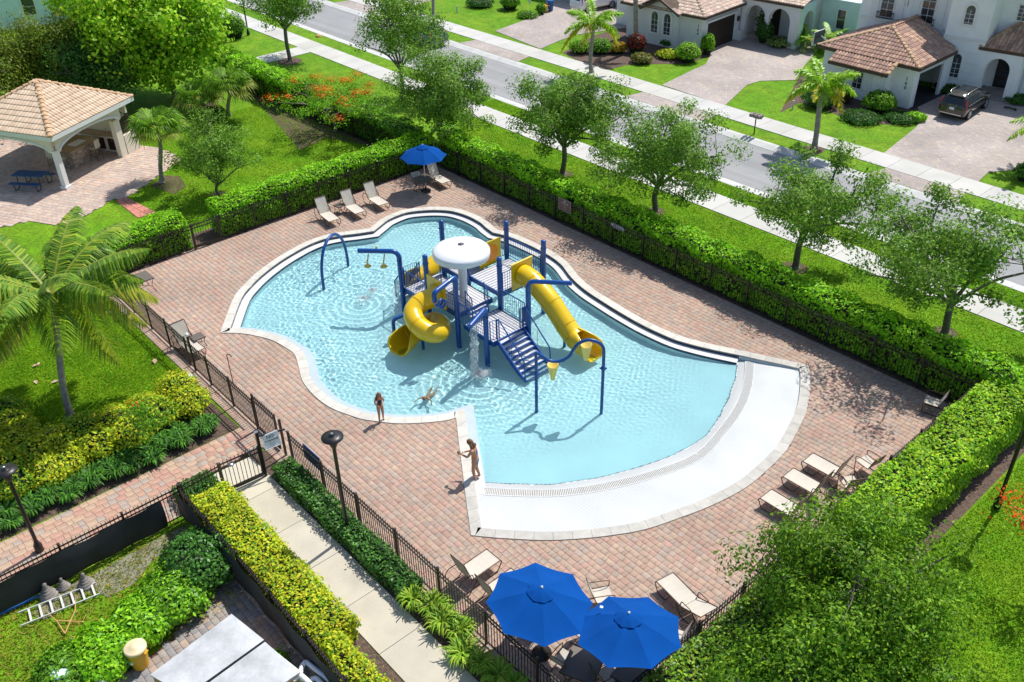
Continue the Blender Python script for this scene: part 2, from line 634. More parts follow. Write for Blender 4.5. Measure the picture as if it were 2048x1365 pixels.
def sheet(name, outer, holes, z, mat, kind='structure', parent=None):
    V = [Vector(p[:2]) for p in outer]
    E = [(i, (i + 1) % len(outer)) for i in range(len(outer))]
    for h in holes:
        o = len(V)
        V += [Vector(p[:2]) for p in h]
        E += [(o + i, o + (i + 1) % len(h)) for i in range(len(h))]
    vo, _, fo, _, _, _ = delaunay_2d_cdt(V, E, [], 0, 1e-5)
    mb = MB()
    F = []
    for f in fo:
        c = sum((vo[i] for i in f), Vector((0, 0))) / len(f)
        if inpoly(c.x, c.y, outer) and not any(inpoly(c.x, c.y, h) for h in holes):
            a = 0
            for i in range(len(f)):
                p, q = vo[f[i]], vo[f[(i + 1) % len(f)]]
                a += p.x * q.y - q.x * p.y
            F.append(tuple(f) if a > 0 else tuple(f)[::-1])
    mb.add([(v.x, v.y, z) for v in vo], F)
    return mb.build(name, mat, parent, kind=kind)


# ---- pool outline, traced as outer edge of the coping
segA = [(441, 667), (446, 652), (467, 598), (487, 572), (512, 548), (545, 523), (579, 502), (612, 485), (645, 473), (679, 466), (712, 462), (739, 458)]
segB = [(739, 458), (749, 450), (765, 438), (789, 427), (812, 420), (845, 416), (879, 415), (912, 418), (945, 428), (972, 442), (985, 453), (996, 461)]
segC = [(996, 461), (1025, 468), (1057, 481), (1091, 497), (1117, 512), (1137, 528), (1157, 553), (1184, 577), (1224, 603), (1257, 623), (1291, 642), (1324, 658), (1357, 672), (1391, 682), (1424, 690), (1457, 697), (1491, 704), (1536, 714), (1569, 721), (1616, 732)]
segD = [(1616, 732), (1620, 755), (1619, 788), (1613, 822), (1599, 855), (1579, 892), (1566, 910), (1536, 940), (1491, 977), (1424, 1012), (1357, 1038), (1291, 1060), (1224, 1072), (1157, 1079), (1091, 1082), (1024, 1079), (979, 1076), (942, 1072)]
segE = [(942, 1072), (932, 1000), (926, 950), (918, 888), (912, 837)]
segF = [(912, 837), (893, 842), (858, 846), (823, 848), (788, 848), (753, 844), (726, 840), (700, 832), (662, 817), (629, 793), (605, 763), (597, 733), (589, 710), (572, 697), (545, 682), (512, 673), (480, 668), (441, 667)]
OUT = []
for sg in (segA, segB, segC, segD, segE, segF):
    s = smooth_line(gp(sg), 4) if sg is not segE else gp(sg)
    OUT += s[:-1]
OUT = npv(OUT)
nO = len(OUT)
area = 0.5 * np.sum(OUT[:, 0] * np.roll(OUT[:, 1], -1) - OUT[:, 1] * np.roll(OUT[:, 0], -1))
if area < 0:
    OUT = OUT[::-1].copy()


def offset(P, d):
    """offset a closed ccw outline inwards"""
    e = np.roll(P, -1, 0) - P
    e /= np.linalg.norm(e, axis=1, keepdims=True)
    nrm = np.stack([-e[:, 1], e[:, 0]], 1)
    m = nrm + np.roll(nrm, 1, 0)
    m /= np.maximum((m * nrm).sum(1, keepdims=True), 0.45)
    return P + m * d


arc_water = smooth_line(gp([(1490, 690), (1477, 718), (1471, 753), (1457, 793), (1424, 855), (1391, 884), (1341, 910), (1291, 928), (1224, 947), (1157, 960), (1091, 967), (1024, 966), (962, 963), (930, 960)], -0.15), 5)
arc_grate = smooth_line(gp([(1500, 723), (1496, 767), (1479, 815), (1442, 866), (1399, 911), (1330, 941), (1224, 970), (1124, 985), (1024, 985), (955, 981)], -0.1), 6)
out_l = [tuple(p) for p in OUT]
WZ = -0.20
P1 = offset(OUT, 0.34)
P2 = offset(OUT, 0.68)

# beach side of the water arc: the side away from the pool centre
beach_poly = list(arc_water) + [tuple(p) for p in gp([(900, 1100), (1100, 1200), (1500, 1100), (1700, 900), (1700, 700)])]


def floor_z(X, Y):
    d = dist_poly(X, Y, arc_water)
    b = inpoly(X, Y, beach_poly)
    do = dist_poly(X, Y, arc_grate)
    zb = WZ + np.minimum(d * 0.16, 0.05 + d * 0.045)
    zw = WZ - np.minimum(0.05 + d * 0.10, 0.42) + 0.05 * np.exp(-d * 4)
    return np.where(b, zb, zw), b


x0, x1 = OUT[:, 0].min() - 0.3, OUT[:, 0].max() + 0.3
y0, y1 = OUT[:, 1].min() - 0.3, OUT[:, 1].max() + 0.3
gx = np.arange(x0, x1, 0.1)
gy = np.arange(y0, y1, 0.1)
GX, GY = np.meshgrid(gx, gy)
GZ, BB = floor_z(GX, GY)
V = np.stack([GX, GY, GZ], -1).reshape(-1, 3)
ids = np.arange(V.shape[0]).reshape(GX.shape)
Q = np.stack([ids[:-1, :-1], ids[:-1, 1:], ids[1:, 1:], ids[1:, :-1]], -1).reshape(-1, 4)
cx, cy = V[Q].mean(1)[:, 0], V[Q].mean(1)[:, 1]
keep = inpoly(cx, cy, [tuple(p) for p in offset(OUT, 0.18)])
Q = Q[keep]
isb = inpoly(cx[keep], cy[keep], beach_poly)


def compact(V, F):
    u, inv = np.unique(F, return_inverse=True)
    return V[u], inv.reshape(F.shape)


Vf, Ff = compact(V, Q[~isb])
pool_floor = mesh_np('pool_floor', Vf, Ff, 'pool_floor', smooth=True, kind='structure')
Vb, Fb = compact(V, Q[isb])
cb = Vb[Fb].mean(1)
wet = 1 - 0.16 * np.exp(-(dist_poly(cb[:, 0], cb[:, 1], arc_water) / 0.28) ** 2) - 0.05 * np.exp(-(dist_poly(cb[:, 0], cb[:, 1], arc_grate) / 0.5) ** 2)
beach = mesh_np('splash_pad', Vb, Fb, 'pool_white', smooth=True, kind='structure', tint=wet[:, None] * npv([[0.97, 1.0, 1.02]]))
# little tiles on the beach: fine relief in the material
m = MATS['pool_white'].copy()
nt = m.node_tree
tc = nt.nodes.new('ShaderNodeTexCoord')
br = nt.nodes.new('ShaderNodeTexBrick')
br.inputs['Scale'].default_value = 1
br.inputs['Brick Width'].default_value = 0.11
br.inputs['Row Height'].default_value = 0.11
br.inputs['Mortar Size'].default_value = 0.012
br.inputs['Color1'].default_value = (0.585, 0.585, 0.575, 1)
br.inputs['Color2'].default_value = (0.565, 0.57, 0.56, 1)
br.inputs['Mortar'].default_value = (0.52, 0.52, 0.51, 1)
br.offset = 0
nt.links.new(tc.outputs['Object'], br.inputs['Vector'])
nz = nt.nodes.new('ShaderNodeTexNoise')
nz.inputs['Scale'].default_value = 0.55
nz.inputs['Detail'].default_value = 6
nt.links.new(tc.outputs['Object'], nz.inputs['Vector'])
mr = nt.nodes.new('ShaderNodeMapRange')
for i_, v_ in ((1, 0.3), (2, 0.7), (3, 0.90), (4, 1.06)):
    mr.inputs[i_].default_value = v_
nt.links.new(nz.outputs[0], mr.inputs[0])
at_ = nt.nodes.new('ShaderNodeAttribute')
at_.attribute_name = 'tint'
m1_ = nt.nodes.new('ShaderNodeMix')
m1_.data_type, m1_.blend_type = 'RGBA', 'MULTIPLY'
m1_.inputs['Factor'].default_value = 1
nt.links.new(br.outputs[0], m1_.inputs['A'])
nt.links.new(mr.outputs[0], m1_.inputs['B'])
m2_ = nt.nodes.new('ShaderNodeMix')
m2_.data_type, m2_.blend_type = 'RGBA', 'MULTIPLY'
m2_.inputs['Factor'].default_value = 1
nt.links.new(m1_.outputs['Result'], m2_.inputs['A'])
nt.links.new(at_.outputs['Color'], m2_.inputs['B'])
nt.links.new(m2_.outputs['Result'], nt.nodes['Principled BSDF'].inputs['Base Color'])
beach.data.materials.clear()
beach.data.materials.append(m)

# pool wall, ledge and coping
pool = struct(bpy.data.objects.new('pool_edge', None))
COL.objects.link(pool)
MW[pool] = Matrix.Identity(4)
mbw, mbl, mbt = MB(), MB(), MB()
on_beach = inpoly(OUT[:, 0], OUT[:, 1], beach_poly)
P2s = offset(OUT, 0.66)
for i in range(nO):
    j = (i + 1) % nO
    a, b, c, d, e, f = OUT[i], OUT[j], P1[i], P1[j], P2s[i], P2s[j]
    if on_beach[i] and on_beach[j]:
        mbw.add([(*c, 0.0), (*d, 0.0), (*d, -0.3), (*c, -0.3)], [(0, 1, 2, 3)])
        continue
    # navy tile riser, white ledge, navy waterline tile, wall under water
    mbt.add([(*c, 0.0), (*d, 0.0), (*d, -0.11), (*c, -0.11)], [(0, 1, 2, 3)])
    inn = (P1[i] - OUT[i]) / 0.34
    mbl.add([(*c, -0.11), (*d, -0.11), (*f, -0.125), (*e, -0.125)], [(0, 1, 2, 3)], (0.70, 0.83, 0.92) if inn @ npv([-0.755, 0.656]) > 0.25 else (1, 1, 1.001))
    mbt.add([(*e, -0.125), (*f, -0.125), (*f, -0.26), (*e, -0.26)], [(0, 1, 2, 3)])
    mbw.add([(*e, -0.26), (*f, -0.26), (*f, -0.75), (*e, -0.75)], [(0, 1, 2, 3)])
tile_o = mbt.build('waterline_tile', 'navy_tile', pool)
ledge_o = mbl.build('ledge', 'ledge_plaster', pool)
wall_o = mbw.build('pool_wall', 'pool_floor', pool)

# coping stones, each its own piece
dl = np.r_[0, np.cumsum(np.linalg.norm(np.diff(np.r_[OUT, OUT[:1]], axis=0), axis=1))]
P1c = np.r_[P1, P1[:1]]
OUc = np.r_[OUT, OUT[:1]]


def at(P, s):
    return np.array([np.interp(s, dl, P[:, 0]), np.interp(s, dl, P[:, 1])])


s = 0.0
while s < dl[-1] - 0.05:
    L = 0.58
    e = min(s + L, dl[-1])
    if dl[-1] - e < 0.3:
        e = dl[-1]
    ts = [s + 0.004] + [k for k in dl if s + 0.0045 < k < e - 0.0045] + [e - 0.004]
    O_, I_ = [at(OUc, t) for t in ts], [at(P1c, t) for t in ts]
    beachy = inpoly(*at(OUc, (s + e) / 2), beach_poly)
    tn = np.array([0.86, 0.86, 0.86] if beachy else [1.05, 1.04, 1.02]) * random.uniform(0.93, 1.05)
    n = len(ts)
    mb = MB()
    top = 0.030
    V = [(*p, top) for p in O_] + [(*p, top) for p in I_] + [(*p, -0.05) for p in O_] + [(*p, -0.05) for p in I_]
    F = []
    for k in range(n - 1):
        F += [(k, k + 1, n + k + 1, n + k), (2 * n + k, 2 * n + k + 1, k + 1, k), (n + k, n + k + 1, 3 * n + k + 1, 3 * n + k)]
    F += [(0, n, 3 * n, 2 * n), (n - 1, 3 * n - 1, 4 * n - 1, 2 * n - 1)]
    mb.add(V, F, tuple(tn))
    mb.build('coping_stone', 'coping', pool)
    s = e

# drain grate along the beach, each section its own piece
ga = resample(arc_grate, 0.5)
zz, _ = floor_z(ga[:, 0], ga[:, 1])
for i in range(len(ga) - 1):
    a, b = Vector((*ga[i], zz[i] + 0.012)), Vector((*ga[i + 1], zz[i + 1] + 0.012))
    d = (b - a).normalized()
    nn = Vector((-d.y, d.x, 0)) * 0.16
    mb = MB()
    mb.bar(a - nn + d * 0.01, b - nn - d * 0.01, 0.02, 0.014)
    mb.bar(a + nn + d * 0.01, b + nn - d * 0.01, 0.02, 0.014)
    for k in range(9):
        c = a.lerp(b, (k + 0.5) / 9)
        mb.bar(c - nn, c + nn, 0.030, 0.012)
    mb.build('drain_grate', 'grate', pool)
mb = MB()
for i in range(len(ga) - 1):
    a, b = Vector((*ga[i], zz[i] + 0.005)), Vector((*ga[i + 1], zz[i + 1] + 0.005))
    d = (b - a).normalized()
    nn = Vector((-d.y, d.x, 0)) * 0.15
    mb.add([a - nn, b - nn, b + nn, a + nn], [(0, 1, 2, 3)])
mb.build('drain_channel', 'grey_stone', pool)

# ---- water
SPL = [G(728, 598, WZ), G(962, 748, WZ), G(735, 545, WZ)]
step = 0.026
gx = np.arange(x0, x1, step)
gy = np.arange(y0, y1, step)
WX, WY = np.meshgrid(gx, gy)
H = np.zeros_like(WX)
wr = np.random.default_rng(3)
mod = 0.55 + 0.45 * np.sin(WX * 0.55 + 1) * np.sin(WY * 0.7 + 2) 
calm = np.clip((dist_poly(WX, WY, arc_water)) / 8.5, 0.14, 1.0)
for k in range(60):
    lam = wr.uniform(0.11, 0.27) if k < 48 else wr.uniform(0.3, 1.3)
    a = wr.uniform(0, 2 * PI)
    H += np.sin(2 * PI / lam * (WX * math.cos(a) + WY * math.sin(a)) + wr.uniform(0, 6.28) + 0.8 * np.sin(WX * 0.9 + k) + 0.8 * np.sin(WY * 0.8 + 2 * k)) * lam * 0.0046
H *= mod * calm + 0.12
for q, (amp, lam, rad) in zip(SPL, ((0.010, 0.34, 2.6), (0.011, 0.33, 2.4), (0.006, 0.3, 1.5))):
    r = np.hypot(WX - q.x, WY - q.y)
    H += amp * np.sin(2 * PI * r / lam) * np.exp(-(r / rad) ** 2)
ids = np.arange(WX.size).reshape(WX.shape)
Q = np.stack([ids[:-1, :-1], ids[:-1, 1:], ids[1:, 1:], ids[1:, :-1]], -1).reshape(-1, 4)
V = np.stack([WX, WY, WZ + H], -1).reshape(-1, 3)
c = V[Q].mean(1)
k = inpoly(c[:, 0], c[:, 1], [tuple(p) for p in P2])
b = inpoly(c[:, 0], c[:, 1], beach_poly) & (dist_poly(c[:, 0], c[:, 1], arc_water) > 0.25)
Vw, Fw = compact(V, Q[k & ~b])
water = mesh_np('pool_water', Vw, Fw, 'water', smooth=True, kind='structure')
water.cycles.is_caustics_caster = True
for o in (pool_floor, beach, wall_o, tile_o, ledge_o):
    o.cycles.is_caustics_receiver = True

# ---- ground sheets
LZ = -0.035
DECK = [(-38.35, 9.25), (-8.45, 9.25), (-8.45, 28.0), (-38.35, 28.0)]
hole = [tuple(p) for p in offset(OUT, 0.08)]
sheet('ground', [(-900, -900), (900, -900), (900, 900), (-900, 900)], [[(-300, -200), (300, -200), (300, 400), (-300, 400)]], -0.3, 'grass')
sheet('lawn', [(-300, -200), (300, -200), (300, 37.3), (-300, 37.3)], [hole], LZ, 'grass')
sheet('lawn', [(-300, 43.5), (300, 43.5), (300, 400), (-300, 400)], [], LZ, 'grass')
sheet('road', [(-300, 37.5), (300, 37.5), (300, 43.3), (-300, 43.3)], [], -0.14, 'asphalt')
for ya, yb, sgn in ((37.3, 38.0, 1), (43.5, 42.8, -1)):
    mb = MB()
    n = 60
    for i in range(n):
        xa, xb = -110 + i * 2.6, -110 + (i + 1) * 2.6 - 0.012
        ym = ya + sgn * 0.22
        mb.add([(xa, ya, -0.02), (xb, ya, -0.02), (xb, ym, -0.025), (xa, ym, -0.025), (xb, yb, -0.128), (xa, yb, -0.128), (xa, ya, -0.2), (xb, ya, -0.2)],
               [(0, 1, 2, 3), (3, 2, 4, 5), (6, 7, 1, 0)] if sgn > 0 else [(3, 2, 1, 0), (5, 4, 2, 3), (0, 1, 7, 6)])
    mb.build('kerb', 'kerb', kind='structure')


def slabs(name, x0_, x1_, y0_, y1_, step_, mat, z=0.0, tv=0.05, along='x'):
    root = struct(bpy.data.objects.new(name, None))
    COL.objects.link(root)
    MW[root] = Matrix.Identity(4)
    L = (x1_ - x0_) if along == 'x' else (y1_ - y0_)
    n = max(1, int(round(abs(L) / step_)))
    for i in range(n):
        t = random.uniform(1 - tv, 1 + tv)
        tn = (t, t * random.uniform(0.985, 1.01), t * random.uniform(0.96, 1.01))
        mb = MB()
        if along == 'x':
            a = x0_ + L * i / n
            b_ = x0_ + L * (i + 1) / n
            mb.box(((a + b_) / 2, (y0_ + y1_) / 2, z - 0.05), (b_ - a - 0.016, y1_ - y0_, 0.1 + random.uniform(0, 0.004)), tint=tn, nobottom=True)
        else:
            a = y0_ + L * i / n
            b_ = y0_ + L * (i + 1) / n
            mb.box(((x0_ + x1_) / 2, (a + b_) / 2, z - 0.05), (x1_ - x0_, b_ - a - 0.016, 0.1 + random.uniform(0, 0.004)), tint=tn, nobottom=True)
        mb.build('slab', mat, root)
    return root


slabs('sidewalk', -92, 2, 34.28, 35.95, 1.65, 'sidewalk_concrete', 0.0)
slabs('sidewalk', -104, 2, 44.88, 46.58, 1.65, 'sidewalk_concrete', 0.0)
slabs('walkway', -23.4, -8.4, 7.36, 8.72, 1.78, 'concrete', 0.0, 0.03)
slabs('access_path', -63.2, -61.4, 30.6, 34.27, 1.3, 'sidewalk_concrete', 0.0, along='y')
sheet('pool_deck', DECK, [hole], -0.014, 'joint_sand')
deck_root = struct(bpy.data.objects.new('deck_paving', None))
COL.objects.link(deck_root)
MW[deck_root] = Matrix.Identity(4)

_PC = [(0.435, 0.265, 0.20), (0.425, 0.285, 0.21), (0.40, 0.29, 0.225), (0.33, 0.28, 0.24), (0.365, 0.30, 0.255), (0.435, 0.315, 0.22), (0.44, 0.25, 0.195), (0.41, 0.315, 0.235)]
PAVECOL = [tuple(0.50 * np.array(c_) + 0.50 * np.mean(_PC, 0)) for c_ in _PC]
PV = {}


def paver_mesh(l, wd, ci):
    k = (round(l, 3), round(wd, 3), ci)
    if k not in PV:
        g_ = 0.004
        a, b_ = l / 2 - g_, wd / 2 - g_
        ch = 0.007
        V = [(-a, -b_, -0.03), (a, -b_, -0.03), (a, b_, -0.03), (-a, b_, -0.03), (-a, -b_, -0.004), (a, -b_, -0.004), (a, b_, -0.004), (-a, b_, -0.004),
             (-a + ch, -b_ + ch, 0), (a - ch, -b_ + ch, 0), (a - ch, b_ - ch, 0), (-a + ch, b_ - ch, 0)]
        F = [(8, 9, 10, 11)]
        for i in range(4):
            j = (i + 1) % 4
            F += [(i, j, 4 + j, 4 + i), (4 + i, 4 + j, 8 + j, 8 + i)]
        PV[k] = (V, F)
    return PV[k]


PME = {}


def pave(root, poly, holes, rot, pitch, lens, ind=300, cols=PAVECOL, z=0.0, name='paver', seed=1, near=(0, 0), vis=None):
    """lay rows of pavers; the `ind` nearest ones are objects, the rest one joined part"""
    r = np.random.default_rng(seed)
    ca, sa = math.cos(rot), math.sin(rot)
    P = npv(poly)
    U = P[:, 0] * ca + P[:, 1] * sa
    W = -P[:, 0] * sa + P[:, 1] * ca
    items = []
    w_ = W.min() + pitch / 2
    while w_ < W.max():
        u = U.min() - r.uniform(0, 0.3)
        while u < U.max():
            l = lens[r.integers(0, len(lens))]
            items.append((u + l / 2, w_, l))
            u += l
        w_ += pitch
    A = npv(items)
    X = A[:, 0] * ca - A[:, 1] * sa
    Y = A[:, 0] * sa + A[:, 1] * ca
    k = inpoly(X, Y, poly)
    for h in holes:
        k &= ~inpoly(X, Y, h)
    X, Y, Lh = X[k], Y[k], A[k, 2]
    n = len(X)
    # colour: single pavers vary, with loose clusters
    fld = np.sin(X * 0.9 + 1.3 * np.sin(Y * 0.7)) + np.sin(Y * 1.1 + 1.7 * np.sin(X * 0.5))
    ci = (r.integers(0, len(cols), n) + (fld > 0.9) * r.integers(0, 2, n) * 3) % len(cols)
    dist = np.hypot(X - near[0], Y - near[1])
    if vis is not None:
        dist = dist + 1e3 * (~vis(X, Y))
    order = np.argsort(dist)
    solo = set(order[:ind].tolist())
    VV, FF, TT = [], [], []
    off = 0
    for i in range(n):
        zj = z + r.uniform(-0.003, 0.003)
        tn = np.array(cols[ci[i]]) * r.uniform(0.93, 1.07)
        V, F = paver_mesh(Lh[i], pitch, int(ci[i]))
        if i in solo:
            key = (round(Lh[i], 3), round(pitch, 3), int(ci[i]))
            if key not in PME:
                me = bpy.data.meshes.new('paver')
                me.from_pydata(V, [], F)
                a_ = me.attributes.new('tint', 'FLOAT_COLOR', 'FACE')
                a_.data.foreach_set('color', np.tile(np.r_[cols[ci[i]], 1].astype(np.float32), len(F)))
                me.materials.append(MATS['paver'])
                PME[key] = me
            o = bpy.data.objects.new(name, PME[key])
            COL.objects.link(o)
            o.parent = root
            o.location = (X[i], Y[i], zj)
            o.rotation_euler = (0, 0, rot)
        else:
            a = npv(V)
            VV.append(np.stack([X[i] + a[:, 0] * ca - a[:, 1] * sa, Y[i] + a[:, 0] * sa + a[:, 1] * ca, a[:, 2] + zj], 1))
            FF.append(npv(F).astype(int) + off)
            off += len(V)
            TT.append(np.tile(tn, (len(F), 1)))
    if VV:
        o = mesh_np(name, np.concatenate(VV), np.concatenate(FF), 'paver', root, np.concatenate(TT), kind='stuff')
    return n


hole2 = [tuple(p) for p in offset(OUT, 0.12)]
pave(deck_root, DECK, [hole2], 0.0, 0.195, [0.13, 0.195, 0.195, 0.26, 0.30], 300, near=(-13.5, 10.5), seed=3)

# brick path beside the croton bed
pathp = [(-25.0, -0.5), (-22.35, -0.5), (-22.35, 6.0), (-22.45, 7.2), (-23.45, 7.25), (-23.45, 9.25), (-25.05, 9.25)]
sheet('brick_path', pathp, [], -0.016, 'joint_sand')
pr = struct(bpy.data.objects.new('path_paving', None))
COL.objects.link(pr)
MW[pr] = Matrix.Identity(4)
pave(pr, pathp, [], R_(90), 0.24, [0.17, 0.24, 0.3, 0.36], 260, near=(-23, 4), seed=9, cols=[(0.47, 0.285, 0.205), (0.48, 0.335, 0.235), (0.44, 0.30, 0.22), (0.39, 0.315, 0.26), (0.46, 0.26, 0.20)])

# pavilion terrace
PAVC, PAVR = Vector((-53.3, 13.2, 0)), R_(29)
terr = gp([(-60, 262), (-60, 470), (60, 440), (140, 452), (225, 397), (243, 402), (312, 355), (360, 318), (330, 300), (275, 290), (200, 250), (120, 240)])
sheet('terrace', terr, [], -0.016, 'joint_sand')
tr = struct(bpy.data.objects.new('terrace_paving', None))
COL.objects.link(tr)
MW[tr] = Matrix.Identity(4)
pave(tr, terr, [], PAVR, 0.26, [0.26, 0.26, 0.4, 0.33], 180, near=(-45.5, 12.5), seed=11, cols=[(0.50, 0.36, 0.285), (0.47, 0.375, 0.315), (0.53, 0.41, 0.325), (0.44, 0.335, 0.285)])
# red stepping slabs from the terrace to the pool gate
st = gp([(232, 402), (250, 393), (312, 425), (276, 436)])
step_root = struct(bpy.data.objects.new('red_path', None))
COL.objects.link(step_root)
MW[step_root] = Matrix.Identity(4)
A, B, C, D = [Vector((*p, 0)) for p in (st[0], st[1], st[2], st[3])]
for i in range(5):
    for j in range(2):
        q = []
        for u, v in ((i, j), (i + 1, j), (i + 1, j + 1), (i, j + 1)):
            u, v = u / 5, v / 2
            q.append(A.lerp(D, u).lerp(B.lerp(C, u), v))
        cc = sum(q, Vector()) / 4
        q = [cc + (p - cc) * 0.96 for p in q]
        t = random.uniform(0.85, 1.15)
        mb = MB()
        mb.add([(p.x, p.y, 0.0) for p in q] + [(p.x, p.y, -0.06) for p in q], [(0, 1, 2, 3)] + [(4 + k_, 4 + (k_ + 1) % 4, (k_ + 1) % 4, k_) for k_ in range(4)], (0.52 * t, 0.20 * t, 0.15 * t))
        mb.build('slab', 'paver', step_root)

# driveways on the far side of the street
DZ = -0.006
sheet('driveway', gp([(1324, 170), (1450, 211), (1494, 170), (1520, 162), (1590, 160), (1610, 130), (1640, 95), (1545, 60), (1470, 60), (1402, 100), (1420, 112), (1412, 128), (1385, 140)]), [], DZ, 'drive_paver')
sheet('driveway', gp([(1768, 306), (1953, 367), (1976, 345), (2040, 338), (2160, 330), (2160, 215), (1990, 170), (1900, 150), (1830, 205), (1845, 235), (1832, 255)]), [], DZ, 'drive_paver')
sheet('driveway', gp([(990, 62), (1081, 98), (1110, 85), (1150, 70), (1255, 55), (1300, 25), (1290, -40), (1080, -40), (1095, 20), (1070, 33)]), [], DZ, 'drive_paver')
sheet('driveway', gp([(700, -30), (830, 12), (900, -12), (880, -60)]), [], DZ, 'drive_paver')
for q in ([(1262, 188), (1300, 182), (1420, 222), (1413, 244)], [(1005, 110), (925, 84), (965, 74), (1055, 106), (1040, 122), (1024, 120)], [(1770, 352), (1785, 320), (1935, 378), (1925, 400)], [(690, 4), (720, -6), (800, 22), (775, 34)]):
    pts = gp(q)
    xs = [p[0] for p in pts]
    sheet('driveway', [(min(xs), 43.45), (max(xs), 43.45), (max(xs) - 0.3, 44.87), (min(xs) + 0.3, 44.87)], [], -0.012, 'drive_paver')

# mulch beds
def bed(pts, z=-0.024, mat='mulch', px=True):
    return sheet('mulch_bed', gp(pts) if px else pts, [], z, mat)


bed([(-37.5, 1.2), (-37.5, 3.4), (-30.2, 3.7), (-28.6, 5.4), (-28.3, 9.1), (-25.08, 9.2), (-25.08, -1), (-33, -1)], px=False)
bed([(-8.44, 9.5), (-8.44, 28), (-38.5, 28.02), (-38.5, 29.5), (-6.3, 29.6), (-6.2, 9.5)], px=False)
bed([(-38.4, 9.4), (-38.4, 28), (-39.9, 28), (-39.9, 9.4)], px=False, z=-0.028)
bed([(-23.38, 8.74), (-8.5, 8.74), (-8.5, 9.24), (-23.38, 9.24)], px=False)
bed([(-22.1, 5.9), (-9, 5.9), (-9, 7.34), (-22.1, 7.34)], px=False)
bed([(1560, 225), (1600, 205), (1640, 215), (1700, 240), (1760, 248), (1820, 250), (1845, 230), (1830, 200), (1700, 170), (1600, 150)])
bed([(1125, 105), (1200, 145), (1250, 130), (1300, 128), (1370, 128), (1420, 112), (1400, 70), (1260, 50), (1190, 70)])
bed([(300, 372), (350, 388), (372, 372), (360, 352), (330, 350)], -0.02)
bed([(400, 215), (440, 235), (455, 225), (420, 200)], -0.02)
bed([(600, 300), (655, 275), (780, 300), (880, 330), (860, 300), (700, 240), (600, 200), (520, 180), (500, 185)], -0.026)
for p, r in (((1125, 348), 0.55), ((1310, 422), 0.5), ((1590, 535), 0.6), ((1890, 665), 0.5), ((580, 122), 0.9), ((1628, 298), 0.6), ((440, 390), 0.5), ((1183, 145), 0.6)):
    q = G(*p)
    sheet('mulch_bed', [(q.x + r * math.cos(a) * random.uniform(0.85, 1.1), q.y + r * math.sin(a) * random.uniform(0.85, 1.1)) for a in np.linspace(0, 2 * PI, 15)[:-1]], [], -0.018, 'mulch')
# pump yard: dry sandy soil, pavers beside the equipment
sheet('bare_soil', gp([(60, 1228), (110, 1185), (200, 1140), (330, 1068), (372, 1050), (380, 1075), (330, 1100), (300, 1125), (270, 1165), (215, 1195), (190, 1180), (150, 1200), (90, 1240)]), [], -0.02, 'dry_sand')
yard = gp([(330, 1290), (452, 1150), (475, 1140), (600, 1240), (760, 1400), (560, 1420), (350, 1365), (270, 1420), (230, 1360)])
sheet('yard_floor', yard, [], -0.016, 'joint_sand')
yr = struct(bpy.data.objects.new('yard_paving', None))
COL.objects.link(yr)
MW[yr] = Matrix.Identity(4)
pave(yr, yard, [], 0.0, 0.19, [0.19, 0.26, 0.29, 0.13], 200, near=(-15, 6), seed=21, cols=[(0.30, 0.25, 0.22), (0.34, 0.30, 0.27), (0.26, 0.25, 0.25), (0.40, 0.30, 0.23)])


# grass blades on the lawns close to the camera (nobody could count them)
def blades(name, poly, holes, n, seed, cols, hgt=0.075):
    r = np.random.default_rng(seed)
    P = npv(poly)
    X = r.uniform(P[:, 0].min(), P[:, 0].max(), n)
    Y = r.uniform(P[:, 1].min(), P[:, 1].max(), n)
    k = inpoly(X, Y, poly)
    for h in holes:
        k &= ~inpoly(X, Y, h)
    X, Y = X[k], Y[k]
    n = len(X)
    a = r.uniform(0, 2 * PI, n)
    L = hgt * r.uniform(0.35, 1.0, n)
    le = r.uniform(0.6, 1.6, n) * L
    wd = 0.022 * r.uniform(0.6, 1.4, n)
    b0 = np.stack([X - np.sin(a) * wd, Y + np.cos(a) * wd, np.full(n, LZ - 0.005)], 1)
    b1 = np.stack([X + np.sin(a) * wd, Y - np.cos(a) * wd, np.full(n, LZ - 0.005)], 1)
    t = np.stack([X + np.cos(a) * le, Y + np.sin(a) * le, LZ + L], 1)
    V = np.stack([b0, b1, t], 1).reshape(-1, 3)
    tn = pick(cols, n, r, 0.16) * npv([1.22, 1.2, 0.7])
    pt = 0.5 + 0.5 * np.sin(X * 1.7 + 2 * np.sin(Y * 1.3)) * np.sin(Y * 1.9 + np.sin(X * 0.8))
    tn = tn * (1.15 + 0.35 * pt)[:, None] * np.stack([1 + 0.25 * pt, np.ones(n), np.ones(n)], 1)
    o = mesh_np(name, V, np.arange(3 * n).reshape(n, 3), 'grass_blade', None, tn, kind='stuff')
    return o


